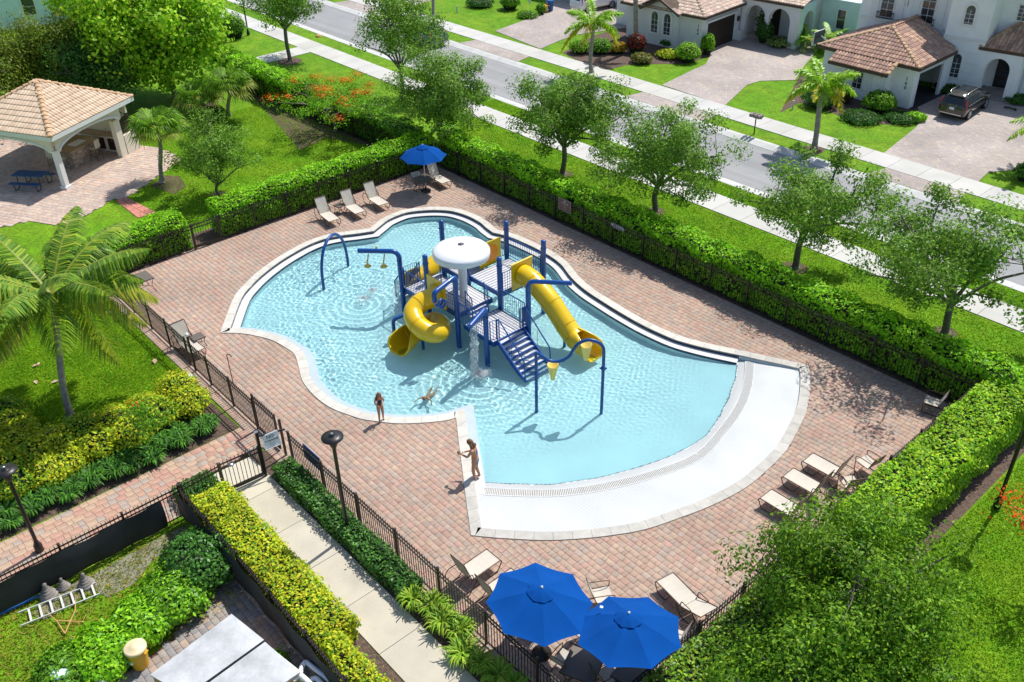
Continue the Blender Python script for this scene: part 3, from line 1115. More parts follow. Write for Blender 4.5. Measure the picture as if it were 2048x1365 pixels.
GR = [(0.11, 0.27, 0.012), (0.15, 0.31, 0.016), (0.085, 0.21, 0.012), (0.20, 0.31, 0.035)]
blades('grass', [(-37.2, 3.3), (-30.2, 3.7), (-28.6, 5.4), (-28.3, 9.2), (-38, 9.2)], [], 62000, 1, GR)
blades('grass', [(-6.2, 8), (-6.2, 29.7), (-1.5, 29.7), (1.5, 22), (0, 8)], [], 120000, 2, GR, 0.06)
blades('grass', [(-38, 29.6), (-6.2, 29.6), (-3, 34.2), (-44, 34.2)], [], 90000, 3, GR, 0.065)
blades('grass', [(-44, 35.98), (-5, 35.98), (-5, 37.25), (-44, 37.25)], [], 34000, 4, GR, 0.06)
blades('grass', [(-54, 16.5), (-47, 13), (-44, 14.5), (-40.2, 12.0), (-40.2, 27), (-54, 27)], [terr], 70000, 5, GR, 0.07)
blades('grass', [(-24.5, -0.5), (-22.3, -0.5), (-22.25, 5.8), (-18, 5.6), (-18.4, 1), (-19, -0.6)], [], 17000, 6, [(0.16, 0.24, 0.03), (0.20, 0.25, 0.05), (0.10, 0.18, 0.02), (0.30, 0.28, 0.12)], 0.10)
# ------------------------------------------------------------------ vegetation
def hedge(name, label, box, h, size, pal, dens, seed, mat='leaf', cat='hedge', group=None, rough=0.06, flat=0.55, aspect=0.6, inner=True, spikes=0.04):
    """clipped hedge over a plan rectangle (x0,y0,x1,y1): solid dark core and thousands of leaves"""
    r = np.random.default_rng(seed)
    x0_, y0_, x1_, y1_ = box
    root = thing(name, label, cat, ((x0_ + x1_) / 2, (y0_ + y1_) / 2, 0), 0, group)
    w_, d_ = x1_ - x0_, y1_ - y0_

    def hf(x, y):
        return h * (1 + rough * (np.sin(x * 1.9 + seed) * np.cos(y * 1.3 + 1) + 0.7 * np.sin(x * 4.3 + y * 3.1 + 2 * seed)))
    areas = np.array([w_ * d_, w_ * h, w_ * h, d_ * h, d_ * h])
    cnt = (areas * dens).astype(int)
    P, N = [], []

    def push(x, y, z, n):
        P.append(np.stack([x, y, z], 1))
        N.append(np.tile(n, (len(x), 1)))
    n = cnt[0]
    x, y = r.uniform(x0_, x1_, n), r.uniform(y0_, y1_, n)
    push(x, y, hf(x, y), (0, 0, 1.0))
    for k, (yy, s) in enumerate(((y0_, -1), (y1_, 1))):
        n = cnt[1]
        x = r.uniform(x0_, x1_, n)
        z = r.uniform(0.04, 1, n) * hf(x, yy)
        push(x, np.full(n, yy) + s * 0.05 * np.sin(x * 3 + z * 4), z, (0, s, 0.35))
    for k, (xx, s) in enumerate(((x0_, -1), (x1_, 1))):
        n = cnt[3]
        y = r.uniform(y0_, y1_, n)
        z = r.uniform(0.04, 1, n) * hf(xx, y)
        push(np.full(n, xx) + s * 0.05 * np.sin(y * 3 + z * 4), y, z, (s, 0, 0.35))
    P, N = np.concatenate(P), np.concatenate(N)
    n = len(P)
    dep = np.abs(r.normal(0, 0.07, n)) - 0.03
    clump = 0.045 * np.sin(P[:, 0] * 7 + seed) * np.sin(P[:, 1] * 7 + 1) * np.sin(P[:, 2] * 8)
    P = P - N * (dep + clump)[:, None]
    sp = r.random(n) < spikes
    P[sp] += N[sp] * r.uniform(0.04, 0.22, sp.sum())[:, None] * npv([0.6, 0.6, 1.0])
    edge = np.minimum(np.minimum(P[:, 0] - x0_, x1_ - P[:, 0]), np.minimum(P[:, 1] - y0_, y1_ - P[:, 1]))
    # rounded shoulders
    top = P[:, 2] > h * 0.85
    P[:, 2] -= np.where(top, np.clip(0.18 - edge, 0, 0.18) ** 2 * 3.0 * min(h, 1.2), 0)
    NN = N + r.normal(0, flat, (n, 3)) + npv([0, 0, 0.35])
    col = pick(pal, n, r, 0.22)
    br_ = 0.5 + 0.5 * np.sin(P[:, 0] * 2.3 + 1.7 * np.sin(P[:, 1] * 2.0 + seed)) * np.sin(P[:, 1] * 2.6 + P[:, 2] * 2)
    col = col * (0.85 + 0.3 * br_)[:, None]
    V, F = leaf_geo(P, NN, size, r, aspect)
    mesh_np('foliage', V, F, mat, root, col)
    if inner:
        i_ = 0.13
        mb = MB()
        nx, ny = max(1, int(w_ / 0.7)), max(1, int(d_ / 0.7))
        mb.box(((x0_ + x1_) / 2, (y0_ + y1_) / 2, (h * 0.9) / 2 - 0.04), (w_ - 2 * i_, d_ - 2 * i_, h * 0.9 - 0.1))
        mb.build('dark_core', 'hedge_core', root)  # solid dark filler, blocks the view through the hedge
    return root


def bush(name, label, c, rx, ry, h, size, pal, n, seed, mat='leaf', cat='shrub', group=None, spiky=0.0, aspect=0.55, shape=1.0):
    r = np.random.default_rng(seed)
    root = thing(name, label, cat, (c[0], c[1], 0), 0, group)
    u = unit(r.normal(size=(n, 3)))
    u[:, 2] = np.abs(u[:, 2]) * 1.0 - 0.25 * r.random(n)
    u = unit(u)
    rad = np.clip(r.normal(0.95, 0.07, n), 0.6, 1.15)
    lump = 1 + 0.08 * np.sin(u[:, 0] * 7 + seed) * np.sin(u[:, 1] * 6 + 2) + 0.05 * np.sin(u[:, 2] * 9 + u[:, 0] * 5)
    P = u * (rad * lump)[:, None] * npv([rx, ry, h * 0.62])
    P[:, 2] = np.maximum(P[:, 2] + h * 0.40, 0.02)
    P[:, :2] += npv([c[0], c[1]])
    NN = u + r.normal(0, 0.55, (n, 3)) + npv([0, 0, 0.3])
    V, F = leaf_geo(P, NN, size, r, aspect)
    mesh_np('foliage', V, F, mat, root, pick(pal, n, r, 0.25))
    MB().lathe((c[0], c[1], 0), [(rx * 0.5, 0.0), (rx * 0.78, h * 0.3), (rx * 0.7, h * 0.6), (rx * 0.3, h * 0.82), (0, h * 0.85)], 12, caps=False).build('dark_core', 'hedge_core', root)  # solid dark filler behind the leaves
    return root


def grass_clump(label, c, rad, h, n, pal, seed, group=None, cat='grass clump', name='grass_clump', wd=0.022):
    """tuft of arching strap leaves"""
    r = np.random.default_rng(seed)
    root = thing(name, label, cat, (c[0], c[1], 0), 0, group)
    a = r.uniform(0, 2 * PI, n)
    L = r.uniform(0.7, 1.15, n)
    bx, by = c[0] + r.normal(0, rad * 0.12, n), c[1] + r.normal(0, rad * 0.12, n)
    V = []
    px_, py_ = -np.sin(a), np.cos(a)
    for t, hh, ww in ((0, 0, 0.8), (0.4, 0.75, 1.0), (0.78, 0.95, 0.8), (1.1, 0.62, 0.15)):
        x = bx + np.cos(a) * rad * t * L
        y = by + np.sin(a) * rad * t * L
        z = h * hh * L * r.uniform(0.85, 1.1, n) + 0.01
        V.append(np.stack([x - px_ * wd * ww, y - py_ * wd * ww, z], 1))
        V.append(np.stack([x + px_ * wd * ww, y + py_ * wd * ww, z], 1))
    V = np.stack(V, 1).reshape(-1, 3)
    b_ = (np.arange(n) * 8)[:, None, None]
    F = (npv([(0, 1, 3, 2), (2, 3, 5, 4), (4, 5, 7, 6)]).astype(int)[None] + b_).reshape(-1, 4)
    tn = np.repeat(pick(pal, n, r, 0.3), 3, 0)
    mesh_np('blades', V, F, 'leaf', root, tn)
    return root


def tree(name, label, base, top, cc, cr, trunk_r, ncl, per, size, pal, seed, limbs=6, split=None, cat='tree', group=None, clump=0.42, mat='leaf', bark='bark', aspect=0.5, fl=None, shell=2.0, flatz=0.8, lean=(0, 0)):
    """trunk and limbs that reach into clusters of leaves, gaps between the clusters"""
    r = np.random.default_rng(seed)
    b = Vector((base[0], base[1], 0))
    root = thing(name, label, cat, b, 0, group)
    cc, cr = npv(cc), npv(cr)
    u = unit(r.normal(size=(ncl * 3, 3)))
    rad = r.uniform(0, 1, len(u)) ** (1 / shell)
    az_ = np.arctan2(u[:, 1], u[:, 0])
    rad = rad * (0.86 + 0.20 * np.sin(2 * az_ + seed) * np.cos(1.7 * u[:, 2] + seed) + 0.14 * np.sin(5 * az_ + 2.1 * seed))
    C = cc + u * rad[:, None] * cr * 1.08
    C = C[C[:, 2] > cc[2] - cr[2] * 0.8]
    C[:, 2] += 0.12 * cr[2] * np.sin(C[:, 0] * 2 + seed)
    keep_ = []
    md = 0.55 * clump
    for p in C:
        if all(np.linalg.norm(p - q) > md for q in keep_):
            keep_.append(p)
        if len(keep_) >= ncl:
            break
    C = npv(keep_)
    split = split or max(0.8, (cc[2] - cr[2]) * 0.95)
    fork = b + Vector((lean[0], lean[1], split))
    mb = MB()
    tp = [b, b.lerp(fork, 0.12) + Vector((0, 0, 0)), b.lerp(fork, 0.55) + Vector((r.normal(0, 0.05), r.normal(0, 0.05), 0)), fork]
    mb.tube(spline(tp, 4), np.interp(np.linspace(0, 1, 13), [0, 0.06, 0.2, 1], [trunk_r * 1.55, trunk_r * 1.2, trunk_r, trunk_r * 0.82]), 10)
    # limb tips: spread-out clusters
    idx = [int(np.argmax(C[:, 2]))]
    dmin = np.linalg.norm(C - C[idx[0]], axis=1)
    while len(idx) < min(limbs, len(C)):
        j = int(np.argmax(dmin))
        idx.append(j)
        dmin = np.minimum(dmin, np.linalg.norm(C - C[j], axis=1))
    nodes, nrad = [], []
    for j in idx:
        e = Vector(C[j])
        e = fork.lerp(e, 0.88)
        m1 = fork.lerp(e, 0.35) + Vector((r.normal(0, 0.12), r.normal(0, 0.12), 0.10 * (e - fork).length))
        m2 = fork.lerp(e, 0.7) + Vector((r.normal(0, 0.15), r.normal(0, 0.15), 0.06 * (e - fork).length))
        pts = spline([fork - Vector((0, 0, 0.1)), m1, m2, e], 5)
        rr = np.interp(np.linspace(0, 1, len(pts)), [0, 1], [trunk_r * 0.55, trunk_r * 0.14])
        mb.tube(pts, list(rr), 7)
        nodes += pts[4:]
        nrad += list(rr[4:])
    nd = npv(nodes)
    for p in C:
        dd = np.linalg.norm(nd - p, axis=1) + 0.5 * np.maximum(0, nd[:, 2] - p[2])
        k = int(np.argmin(dd))
        a = Vector(nd[k])
        e = Vector(p)
        m_ = a.lerp(e, 0.5) + Vector((r.normal(0, 0.06), r.normal(0, 0.06), r.uniform(0, 0.1)))
        q = min(nrad[k] * 0.6, trunk_r * 0.2)
        mb.tube([a, m_, e], [q, q * 0.7, q * 0.3], 5, caps=False)
    mb.build('trunk', bark, root)
    n = len(C) * per
    ci = np.repeat(np.arange(len(C)), per)
    off = r.normal(0, 1, (n, 3))
    off = off / np.maximum(1.0, np.linalg.norm(off, axis=1, keepdims=True) / 1.9)
    sc_ = clump * r.uniform(0.65, 1.25, len(C))[ci]
    P = C[ci] + off * sc_[:, None] * npv([0.62, 0.62, 0.62 * flatz])
    NN = off * 0.6 + unit(P - cc) * 0.6 + r.normal(0, 0.6, (n, 3)) + npv([0, 0, 0.5])
    V, F = leaf_geo(P, NN, size, r, aspect)
    col = pick(pal, n, r, 0.22) * r.uniform(0.82, 1.18, len(C))[ci][:, None]
    mesh_np('crown', V, F, mat, root, col)
    if fl:
        frac, k_ = fl
        order = np.argsort(-(C[:, 2] + r.normal(0, 0.35, len(C))))[:int(len(C) * frac)]
        order = r.permutation(order)
        n = k_
        for jj in order:
            off = r.normal(0, 0.20, (n, 3)) * npv([1.2, 1.2, 0.4])
            P = C[jj] + off + npv([0, 0, clump * 0.42])
            V, F = leaf_geo(P, off + r.normal(0, 0.1, (n, 3)) + npv([0, 0, 0.3]), 0.09, r, 0.7)
            mesh_np('blossom', V, F, 'flower_orange', root, None)
    return root


def frond_mesh(L, droop, up, nl, ll, seed, pal, width=0.03, plume=False, sides=2, hang=0.5):
    """pinnate palm leaf along +x: midrib and leaflets; returns V,F,tint"""
    r = np.random.default_rng(seed)
    ts_ = np.linspace(0, 1, 14)
    X = L * (ts_ - 0.10 * ts_ ** 2 * droop)
    Z = up * L * ts_ - droop * L * 0.62 * ts_ ** 2.1
    rib = np.stack([X, np.zeros_like(X), Z], 1)
    V, F, T = [], [], []
    for i in range(13):
        a, b = rib[i], rib[i + 1]
        w0, w1 = 0.035 * (1 - ts_[i]) + 0.006, 0.035 * (1 - ts_[i + 1]) + 0.006
        o = len(V)
        V += [a + [0, w0, 0], a - [0, w0, 0], b - [0, w1, 0], b + [0, w1, 0]]
        F.append((o, o + 1, o + 2, o + 3))
        T.append((0.22, 0.24, 0.06))
    for k in range(nl):
        t = 0.12 + 0.88 * (k + 0.5) / nl
        p = np.array([np.interp(t, ts_, rib[:, i]) for i in range(3)])
        q = np.array([np.interp(min(1, t + 0.03), ts_, rib[:, i]) for i in range(3)])
        dr = q - p
        dr /= np.linalg.norm(dr) + 1e-9
        l0 = ll * (math.sin(PI * min(0.98, 0.16 + 0.82 * t)) ** 0.7)
        for s in range(sides):
            sg = 1 if s % 2 else -1
            l = l0 * r.uniform(0.8, 1.15)
            el = r.uniform(0.05, 0.4) if not plume else r.uniform(-0.9, 1.1)
            dv = dr * r.uniform(0.45, 0.75) + np.array([0, sg * math.cos(el), 0]) + np.array([0, 0, math.sin(el)]) * (0.9 if plume else 0.35)
            dv /= np.linalg.norm(dv)
            wv = np.cross(dv, [0, 0, 1.0])
            wv /= np.linalg.norm(wv) + 1e-9
            wv = wv * width * r.uniform(0.8, 1.2) + np.array([0, 0, width * 0.35 * sg])
            m_ = p + dv * l * 0.5 + np.array([0, 0, -hang * l * 0.12])
            e = p + dv * l * 0.95 + np.array([0, 0, -hang * l * 0.62])
            o = len(V)
            V += [p - wv * 0.4, p + wv * 0.4, m_ + wv, m_ - wv, e]
            F += [(o, o + 1, o + 2, o + 3), (o + 3, o + 2, o + 4, o + 4)]
            c = np.array(pal[r.integers(0, len(pal))]) * r.uniform(0.75, 1.25)
            T += [c, c]
    return np.array(V), F, T


def palm(name, label, base, top, trunk_r, nf, L, ll, pal, seed, kind='feather', old=None, plume=False, nl=44, crown=None, group=None, width=0.03, bulge=1.0, skirt=False, hang=0.5):
    r = np.random.default_rng(seed)
    b, tp = Vector(base), Vector(top)
    root = thing(name, label, 'palm tree', (b.x, b.y, 0), 0, group)
    m1 = b.lerp(tp, 0.3) + Vector((r.normal(0, 0.05), r.normal(0, 0.05), 0))
    pts = spline([b, m1, b.lerp(tp, 0.7) + Vector((r.normal(0, 0.05), r.normal(0, 0.05), 0)), tp], 14)
    n = len(pts)
    rr = np.interp(np.linspace(0, 1, n), [0, 0.05, 0.2, 0.6, 1], [trunk_r * 1.6, trunk_r * 1.25, trunk_r * bulge, trunk_r, trunk_r * 0.8])
    rr = rr * (1 + 0.035 * (np.arange(n) % 2))
    MB().tube(pts, list(rr), 12, smooth=False).build('trunk', 'palm_bark', root)
    if crown:
        MB().tube([tp - Vector((0, 0, 0.05)), tp + Vector((0, 0, crown * 0.5)), tp + Vector((0, 0, crown))], [trunk_r * 0.95, trunk_r * 1.0, trunk_r * 0.45], 10).build('crownshaft', 'palm_green', root)
        tp = tp + Vector((0, 0, crown * 0.85))
    base_inv = MW[root].inverted()
    for k in range(nf):
        a = 2.399963 * k + r.normal(0, 0.12)
        age = k / max(1, nf - 1)
        up = (1.35 - 1.0 * age if L > 3 else 1.25 - 1.2 * age) + r.normal(0, 0.06)
        dr = 0.55 + (0.6 if L > 3 else 0.75) * age
        pl = old if (old is not None and age > 0.72) else pal
        if kind == 'feather':
            V, F, T = frond_mesh(L * r.uniform(0.88, 1.08), dr, up * 0.72, nl, ll, seed * 50 + k, pl, width, plume, 4 if plume else 2, hang)
        else:
            V, F, T = fan_mesh(L, ll, up, seed * 50 + k, pl)
        ca, sa = math.cos(a), math.sin(a)
        W = np.stack([V[:, 0] * ca - V[:, 1] * sa + tp.x, V[:, 0] * sa + V[:, 1] * ca + tp.y, V[:, 2] + tp.z], 1)
        mb = MB()
        mb.v = [tuple(p) for p in W]
        mb.f = [f if len(set(f)) == 4 else f[:3] for f in F]
        mb.t = [tuple(c) for c in T]
        mb.sm = [False] * len(F)
        mb.build('frond', 'glossy_leaf' if kind == 'feather' else 'leaf', root)
    return root


def fan_mesh(L, ll, up, seed, pal):
    r = np.random.default_rng(seed)
    V, F, T = [], [], []
    d = np.array([1.0, 0, up])
    d /= np.linalg.norm(d)
    e = d * L + np.array([0, 0, -0.08])
    o = 0
    V += [[0, 0.02, 0], [0, -0.02, 0], list(e - [0, 0.015, 0]), list(e + [0, 0.015, 0])]
    F.append((0, 1, 2, 3))
    T.append((0.2, 0.24, 0.05))
    side = np.array([0, 1.0, 0])
    nrm = np.cross(d, side)
    ns = 26
    for k in range(ns):
        a = -2.2 + 4.4 * k / (ns - 1)
        dv = d * math.cos(a) + side * math.sin(a) - nrm * 0.12 * abs(math.sin(a))
        l = ll * (0.75 + 0.25 * math.cos(a * 0.6)) * r.uniform(0.88, 1.1)
        wv = (side * math.cos(a) - d * math.sin(a)) * 0.034
        m_ = e + dv * l * 0.55
        tip = e + dv * l * 0.92 + np.array([0, 0, -l * r.uniform(0.25, 0.55)])
        o = len(V)
        V += [list(e - wv * 0.2), list(e + wv * 0.2), list(m_ + wv), list(m_ - wv), list(tip)]
        F += [(o, o + 1, o + 2, o + 3), (o + 3, o + 2, o + 4, o + 4)]
        c = np.array(pal[r.integers(0, len(pal))]) * r.uniform(0.75, 1.25)
        T += [c, c]
    return np.array(V, float), F, T


# ---- hedges
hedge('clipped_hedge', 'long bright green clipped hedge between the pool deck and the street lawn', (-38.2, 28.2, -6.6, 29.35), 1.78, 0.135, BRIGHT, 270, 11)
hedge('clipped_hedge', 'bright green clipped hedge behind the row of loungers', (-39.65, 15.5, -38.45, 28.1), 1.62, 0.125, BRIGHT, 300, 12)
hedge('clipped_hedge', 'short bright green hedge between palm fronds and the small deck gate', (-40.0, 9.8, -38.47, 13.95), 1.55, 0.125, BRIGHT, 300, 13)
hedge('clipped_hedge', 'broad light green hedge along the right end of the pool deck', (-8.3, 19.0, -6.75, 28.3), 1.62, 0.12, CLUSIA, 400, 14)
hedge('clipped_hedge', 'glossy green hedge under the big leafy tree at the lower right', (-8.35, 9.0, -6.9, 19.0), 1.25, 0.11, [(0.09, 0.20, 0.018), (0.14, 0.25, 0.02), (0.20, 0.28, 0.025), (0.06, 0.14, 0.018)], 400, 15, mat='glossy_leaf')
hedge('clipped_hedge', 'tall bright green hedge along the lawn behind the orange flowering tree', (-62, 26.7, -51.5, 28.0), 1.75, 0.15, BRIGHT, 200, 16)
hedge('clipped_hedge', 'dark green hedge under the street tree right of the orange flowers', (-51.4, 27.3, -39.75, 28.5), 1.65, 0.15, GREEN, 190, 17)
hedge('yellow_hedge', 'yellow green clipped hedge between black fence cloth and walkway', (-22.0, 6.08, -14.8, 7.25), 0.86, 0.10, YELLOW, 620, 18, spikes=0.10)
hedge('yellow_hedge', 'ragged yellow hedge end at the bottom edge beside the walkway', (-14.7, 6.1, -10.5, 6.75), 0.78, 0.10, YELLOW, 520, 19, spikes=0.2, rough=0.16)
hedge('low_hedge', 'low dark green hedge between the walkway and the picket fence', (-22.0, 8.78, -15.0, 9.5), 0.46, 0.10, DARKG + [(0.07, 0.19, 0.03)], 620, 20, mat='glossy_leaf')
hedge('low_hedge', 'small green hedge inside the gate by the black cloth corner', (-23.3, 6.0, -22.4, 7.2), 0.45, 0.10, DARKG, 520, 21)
YS = 'yellow croton shrubs around the left lawn'
r0 = np.random.default_rng(4)
k = 0
crot = [(x, y) for x in np.arange(-35.2, -28.4, 1.12) for y in (1.5, 2.5)] + [(x, 3.4) for x in (-31, -30.1, -29.3)] + [(x, y) for y in np.arange(3.9, 8.8, 1.05) for x in (-27.75, -26.8)] + [(x, y) for y in np.arange(0.2, 3.9, 1.05) for x in (-27.7, -26.7, -28.7)]
for x, y in crot:
    k += 1
    if k in (9,):
        continue
    h = r0.uniform(0.72, 1.05)
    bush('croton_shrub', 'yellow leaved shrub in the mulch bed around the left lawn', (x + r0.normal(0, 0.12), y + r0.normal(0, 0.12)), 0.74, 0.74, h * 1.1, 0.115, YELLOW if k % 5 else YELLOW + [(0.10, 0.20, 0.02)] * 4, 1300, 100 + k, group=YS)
LG_ = 'grass clumps along the paths'
k = 0
for y in np.arange(1.2, 9.0, 0.62):
    for x in (-25.9, -25.42):
        k += 1
        grass_clump('dark green strap leaved clump at the edge of the brick path', (x + r0.normal(0, 0.1), y + r0.normal(0, 0.14)), r0.uniform(0.30, 0.42), r0.uniform(0.32, 0.44), 130, DARKG + [(0.07, 0.20, 0.03)], 300 + k, group=LG_)
for k, x in enumerate(np.arange(-14.7, -10.6, 0.55)):
    grass_clump('yellow green strap leaved clump between the walkway and the fence', (x, 9.05 + r0.normal(0, 0.12)), r0.uniform(0.32, 0.48), r0.uniform(0.32, 0.46), 150, [(0.16, 0.26, 0.03), (0.11, 0.22, 0.025), (0.22, 0.30, 0.05)], 340 + k, group='yellow green grass clumps beside the walkway')
# pump yard growth
for k, (px, py, rx, h, pal) in enumerate(((400, 1130, 1.15, 1.15, DARKG + [(0.06, 0.19, 0.03)]), (345, 1190, 1.05, 0.9, GREEN + BRIGHT), (280, 1238, 0.9, 0.75, BRIGHT), (205, 1300, 0.95, 0.75, BRIGHT), (130, 1330, 0.8, 0.6, GREEN))):
    q = G(px, py, 0.4)
    bush('overgrown_shrub', ('dense dark round bush at the cloth corner of the pump yard', 'light green overgrown bush next to the sandy patch', 'mid green straggling bush near the aluminium ladder foot', 'big light green bush left of the yellow bin', 'small green bush at the bottom left edge')[k], (q.x, q.y), rx, rx * 0.9, h, 0.125, pal, 3600, 400 + k, mat='glossy_leaf')

# ---- street oaks
OG = 'young oaks along the street lawn'
oaks = [((1125, 348), (1138, 222, 3.9), (2.9, 2.9, 1.95), 1.7, 'open crowned oak on the street lawn nearest the brown pool rules board', 31),
        ((1310, 422), (1330, 300, 3.6), (3.6, 3.5, 2.0), 1.5, 'wide spreading oak on the street lawn behind the NO DIVING plate', 32),
        ((1590, 535), (1640, 395, 3.6), (3.3, 3.2, 1.9), 1.9, 'oak with a leaning trunk on the street lawn between two wider oaks', 33),
        ((1890, 665), (1920, 500, 3.9), (3.9, 3.7, 2.1), 1.4, 'broad oak at the right edge with a low forked trunk', 34),
        ((880, 250), (880, 185, 3.4), (3.3, 3.2, 2.2), 1.4, 'dense oak right of the orange flowers hiding part of the street', 35)]
for base, (cx_, cy_, cz), cr, sp, lab, sd in oaks:
    q = G(*base)
    c = G(cx_, cy_, cz)
    tree('oak_tree', lab, q, None, c, cr, 0.15, (92, 84, 66, 92, 100)[sd - 31], 215, 0.145, OAK, sd, limbs=9, split=sp, group=OG, clump=0.54, lean=((c.x - q.x) * 0.25, (c.y - q.y) * 0.25))
q = Vector((-48.4, 33.2, 0))
tree('oak_tree', 'oak beyond the orange flowers, its trunk against the street asphalt', q, None, q + Vector((0.3, 0.3, 4.6)), (3.0, 2.8, 2.0), 0.14, 80, 150, 0.17, OAK, 36, limbs=7, split=1.9, group=OG, clump=0.62)
q = G(580, 122)
tree('oak_tree', 'oak standing alone near the far sidewalk corner in a ring of mulch', q, None, q + Vector((-0.2, 0.3, 4.4)), (3.0, 2.9, 1.9), 0.15, 85, 150, 0.17, OAK, 37, limbs=7, split=2.3, group=OG, clump=0.62)
q = G(440, 395)
tree('oak_tree', 'small thin oak on the lawn in front of the pavilion', q, None, G(425, 300, 2.5), (2.2, 2.2, 1.6), 0.085, 85, 130, 0.12, OAK, 38, limbs=8, split=0.75, group='small oak', clump=0.42)
# ---- flame tree
q = G(672, 262)
tree('flame_tree', 'low spreading tree with orange red blossoms beside the lawn hedge', q, None, G(665, 195, 2.3), (3.7, 3.2, 0.85), 0.12, 62, 95, 0.12, [(0.13, 0.30, 0.02), (0.19, 0.34, 0.025), (0.10, 0.24, 0.02)], 41, limbs=9, split=0.9, clump=0.48, fl=(0.36, 75), flatz=0.5)
q = Vector((-2.2, 21.6, 0))
c = G(2060, 1055, 2.2)
tree('flame_tree', 'branch tips with red orange blossoms at the right edge above the lawn', (c.x + 0.9, c.y + 0.6), None, (c.x + 0.4, c.y + 0.1, 2.2), (1.3, 1.1, 0.5), 0.08, 14, 30, 0.11, [(0.13, 0.30, 0.02)], 42, limbs=5, split=1.0, clump=0.35, fl=(0.8, 60), flatz=0.5)
q = G(285, 890)
tree('flame_shrub', 'thin sapling with a few small red flowers among the yellow shrubs', q, None, G(285, 830, 1.6), (0.75, 0.75, 0.6), 0.03, 22, 40, 0.10, GREEN, 43, limbs=5, split=0.6, clump=0.32, fl=(0.25, 4))
# ---- big trees
q = G(352, 195)
tree('shade_tree', 'tall bright yellow green tree with big leaves behind the pavilion', q, None, q + Vector((-0.6, -0.8, 5.0)), (4.7, 5.2, 4.0), 0.22, 300, 130, 0.25, [(0.15, 0.30, 0.018), (0.21, 0.36, 0.022), (0.10, 0.22, 0.016), (0.25, 0.36, 0.03)], 51, limbs=10, split=1.6, clump=0.85, aspect=0.75)
for px, py, z, rx, rz, lab, sd in ((30, 120, 3.4, 2.8, 2.4, 'olive green tree at the top left corner by the pale blue house', 52), (128, 115, 3.4, 1.7, 2.6, 'narrow dark olive tree beside the pale blue house', 53), (-60, 150, 3.4, 3.2, 2.6, 'dark tree cut by the left edge above the pavilion roof', 54), (190, 150, 2.6, 2.4, 2.0, 'dark shrubby tree behind the pavilion ridge', 55)):
    c = G(px, py, z)
    tree('olive_tree', lab, (c.x, c.y), None, c, (rx, rx, rz), 0.14, 100, 150, 0.17, OLIVE if sd < 55 else DARKG, sd, limbs=7, split=1.0, clump=0.75)
# lower right trees
LR = [(0.065, 0.145, 0.012), (0.09, 0.185, 0.014), (0.042, 0.105, 0.010), (0.14, 0.245, 0.02)]
c = G(1725, 1185, 2.7)
tree('holly_oak', 'big leafy tree at the lower right reaching over the hedge towards a lounger', (c.x - 0.6, c.y - 0.5), None, c, (2.9, 2.8, 1.6), 0.16, 100, 300, 0.115, LR, 61, limbs=10, split=1.0, clump=0.52, aspect=0.5)
c = G(1570, 1365, 2.0)
tree('holly_oak', 'bushy tree at the bottom edge right of the lighter blue umbrella', (c.x, c.y - 0.4), None, c, (1.8, 1.6, 1.2), 0.12, 40, 260, 0.11, LR, 62, limbs=8, split=0.8, clump=0.55)
c = G(1760, 1360, 1.9)
tree('holly_oak', 'leafy sapling in the lower right corner over the lawn', (c.x, c.y - 0.3), None, c, (1.7, 1.7, 1.2), 0.09, 40, 200, 0.11, LR, 63, limbs=7, split=0.7, clump=0.5)
# ---- palms
PG = [(0.08, 0.165, 0.016), (0.12, 0.21, 0.02), (0.055, 0.12, 0.014), (0.20, 0.26, 0.03)]
PO = [(0.22, 0.26, 0.03), (0.30, 0.28, 0.04), (0.14, 0.20, 0.03)]
q = G(142, 835)
tp = G(103, 590, 4.45)
palm('coconut_palm', 'tall coconut palm with long arching fronds over the left lawn', q, tp, 0.11, 22, 3.6, 0.90, PG, 3, old=PO, nl=84, width=0.030, hang=1.1)
for (b, t, lab, sd, nf) in (((324, 366), (316, 262, 2.75), 'fan palm with a drooping crown at the corner of the pavilion', 4, 20), ((458, 232), (459, 175, 2.0), 'fan palm standing on the lawn beyond the pavilion, right of its two neighbours', 5, 18), ((417, 224), (398, 200, 1.2), 'short fan palm behind the small thin oak', 6, 16)):
    palm('fan_palm', lab, G(*b), G(*t), 0.11, nf + 4, 0.9, 1.05, [(0.085, 0.19, 0.016), (0.13, 0.24, 0.02), (0.055, 0.12, 0.014)], sd, kind='fan', old=[(0.16, 0.20, 0.05), (0.22, 0.22, 0.07)])
FX = [(0.18, 0.33, 0.02), (0.25, 0.38, 0.025), (0.13, 0.25, 0.02)]
FO = [(0.36, 0.34, 0.02), (0.45, 0.33, 0.03), (0.22, 0.30, 0.02)]
palm('foxtail_palm', 'smooth grey palm with plume fronds by the driveway of house 160', G(1628, 298), G(1645, 185, 3.1), 0.14, 15, 2.0, 0.50, FX, 7, old=FO, plume=True, nl=44, crown=0.5, width=0.034, group='plume palms on the front lawns')
palm('foxtail_palm', 'palm with plume fronds on the lawn of house 164', G(1183, 145), G(1187, 60, 3.0), 0.13, 13, 2.3, 0.52, FX, 8, old=FO, plume=True, nl=46, crown=0.5, width=0.034, group='plume palms on the front lawns')
palm('foxtail_palm', 'palm trunk at the top edge on the far front lawn', G(867, 32), G(866, -60, 3.4), 0.13, 9, 1.8, 0.4, FX, 9, plume=True, nl=20, crown=0.5, width=0.03)
palm('foxtail_palm', 'yellow green palm cut by the right edge above the driveway', G(2120, 330), G(2085, 262, 2.1), 0.13, 11, 1.9, 0.42, FX, 10, old=FO, plume=True, nl=24, crown=0.3, width=0.03)
palm('date_palm', 'rough brown palm trunk in front of house 164 with red plants at its foot', G(1272, 98), G(1268, -60, 5.6), 0.17, 10, 1.6, 0.4, PG, 12, nl=20, width=0.03)
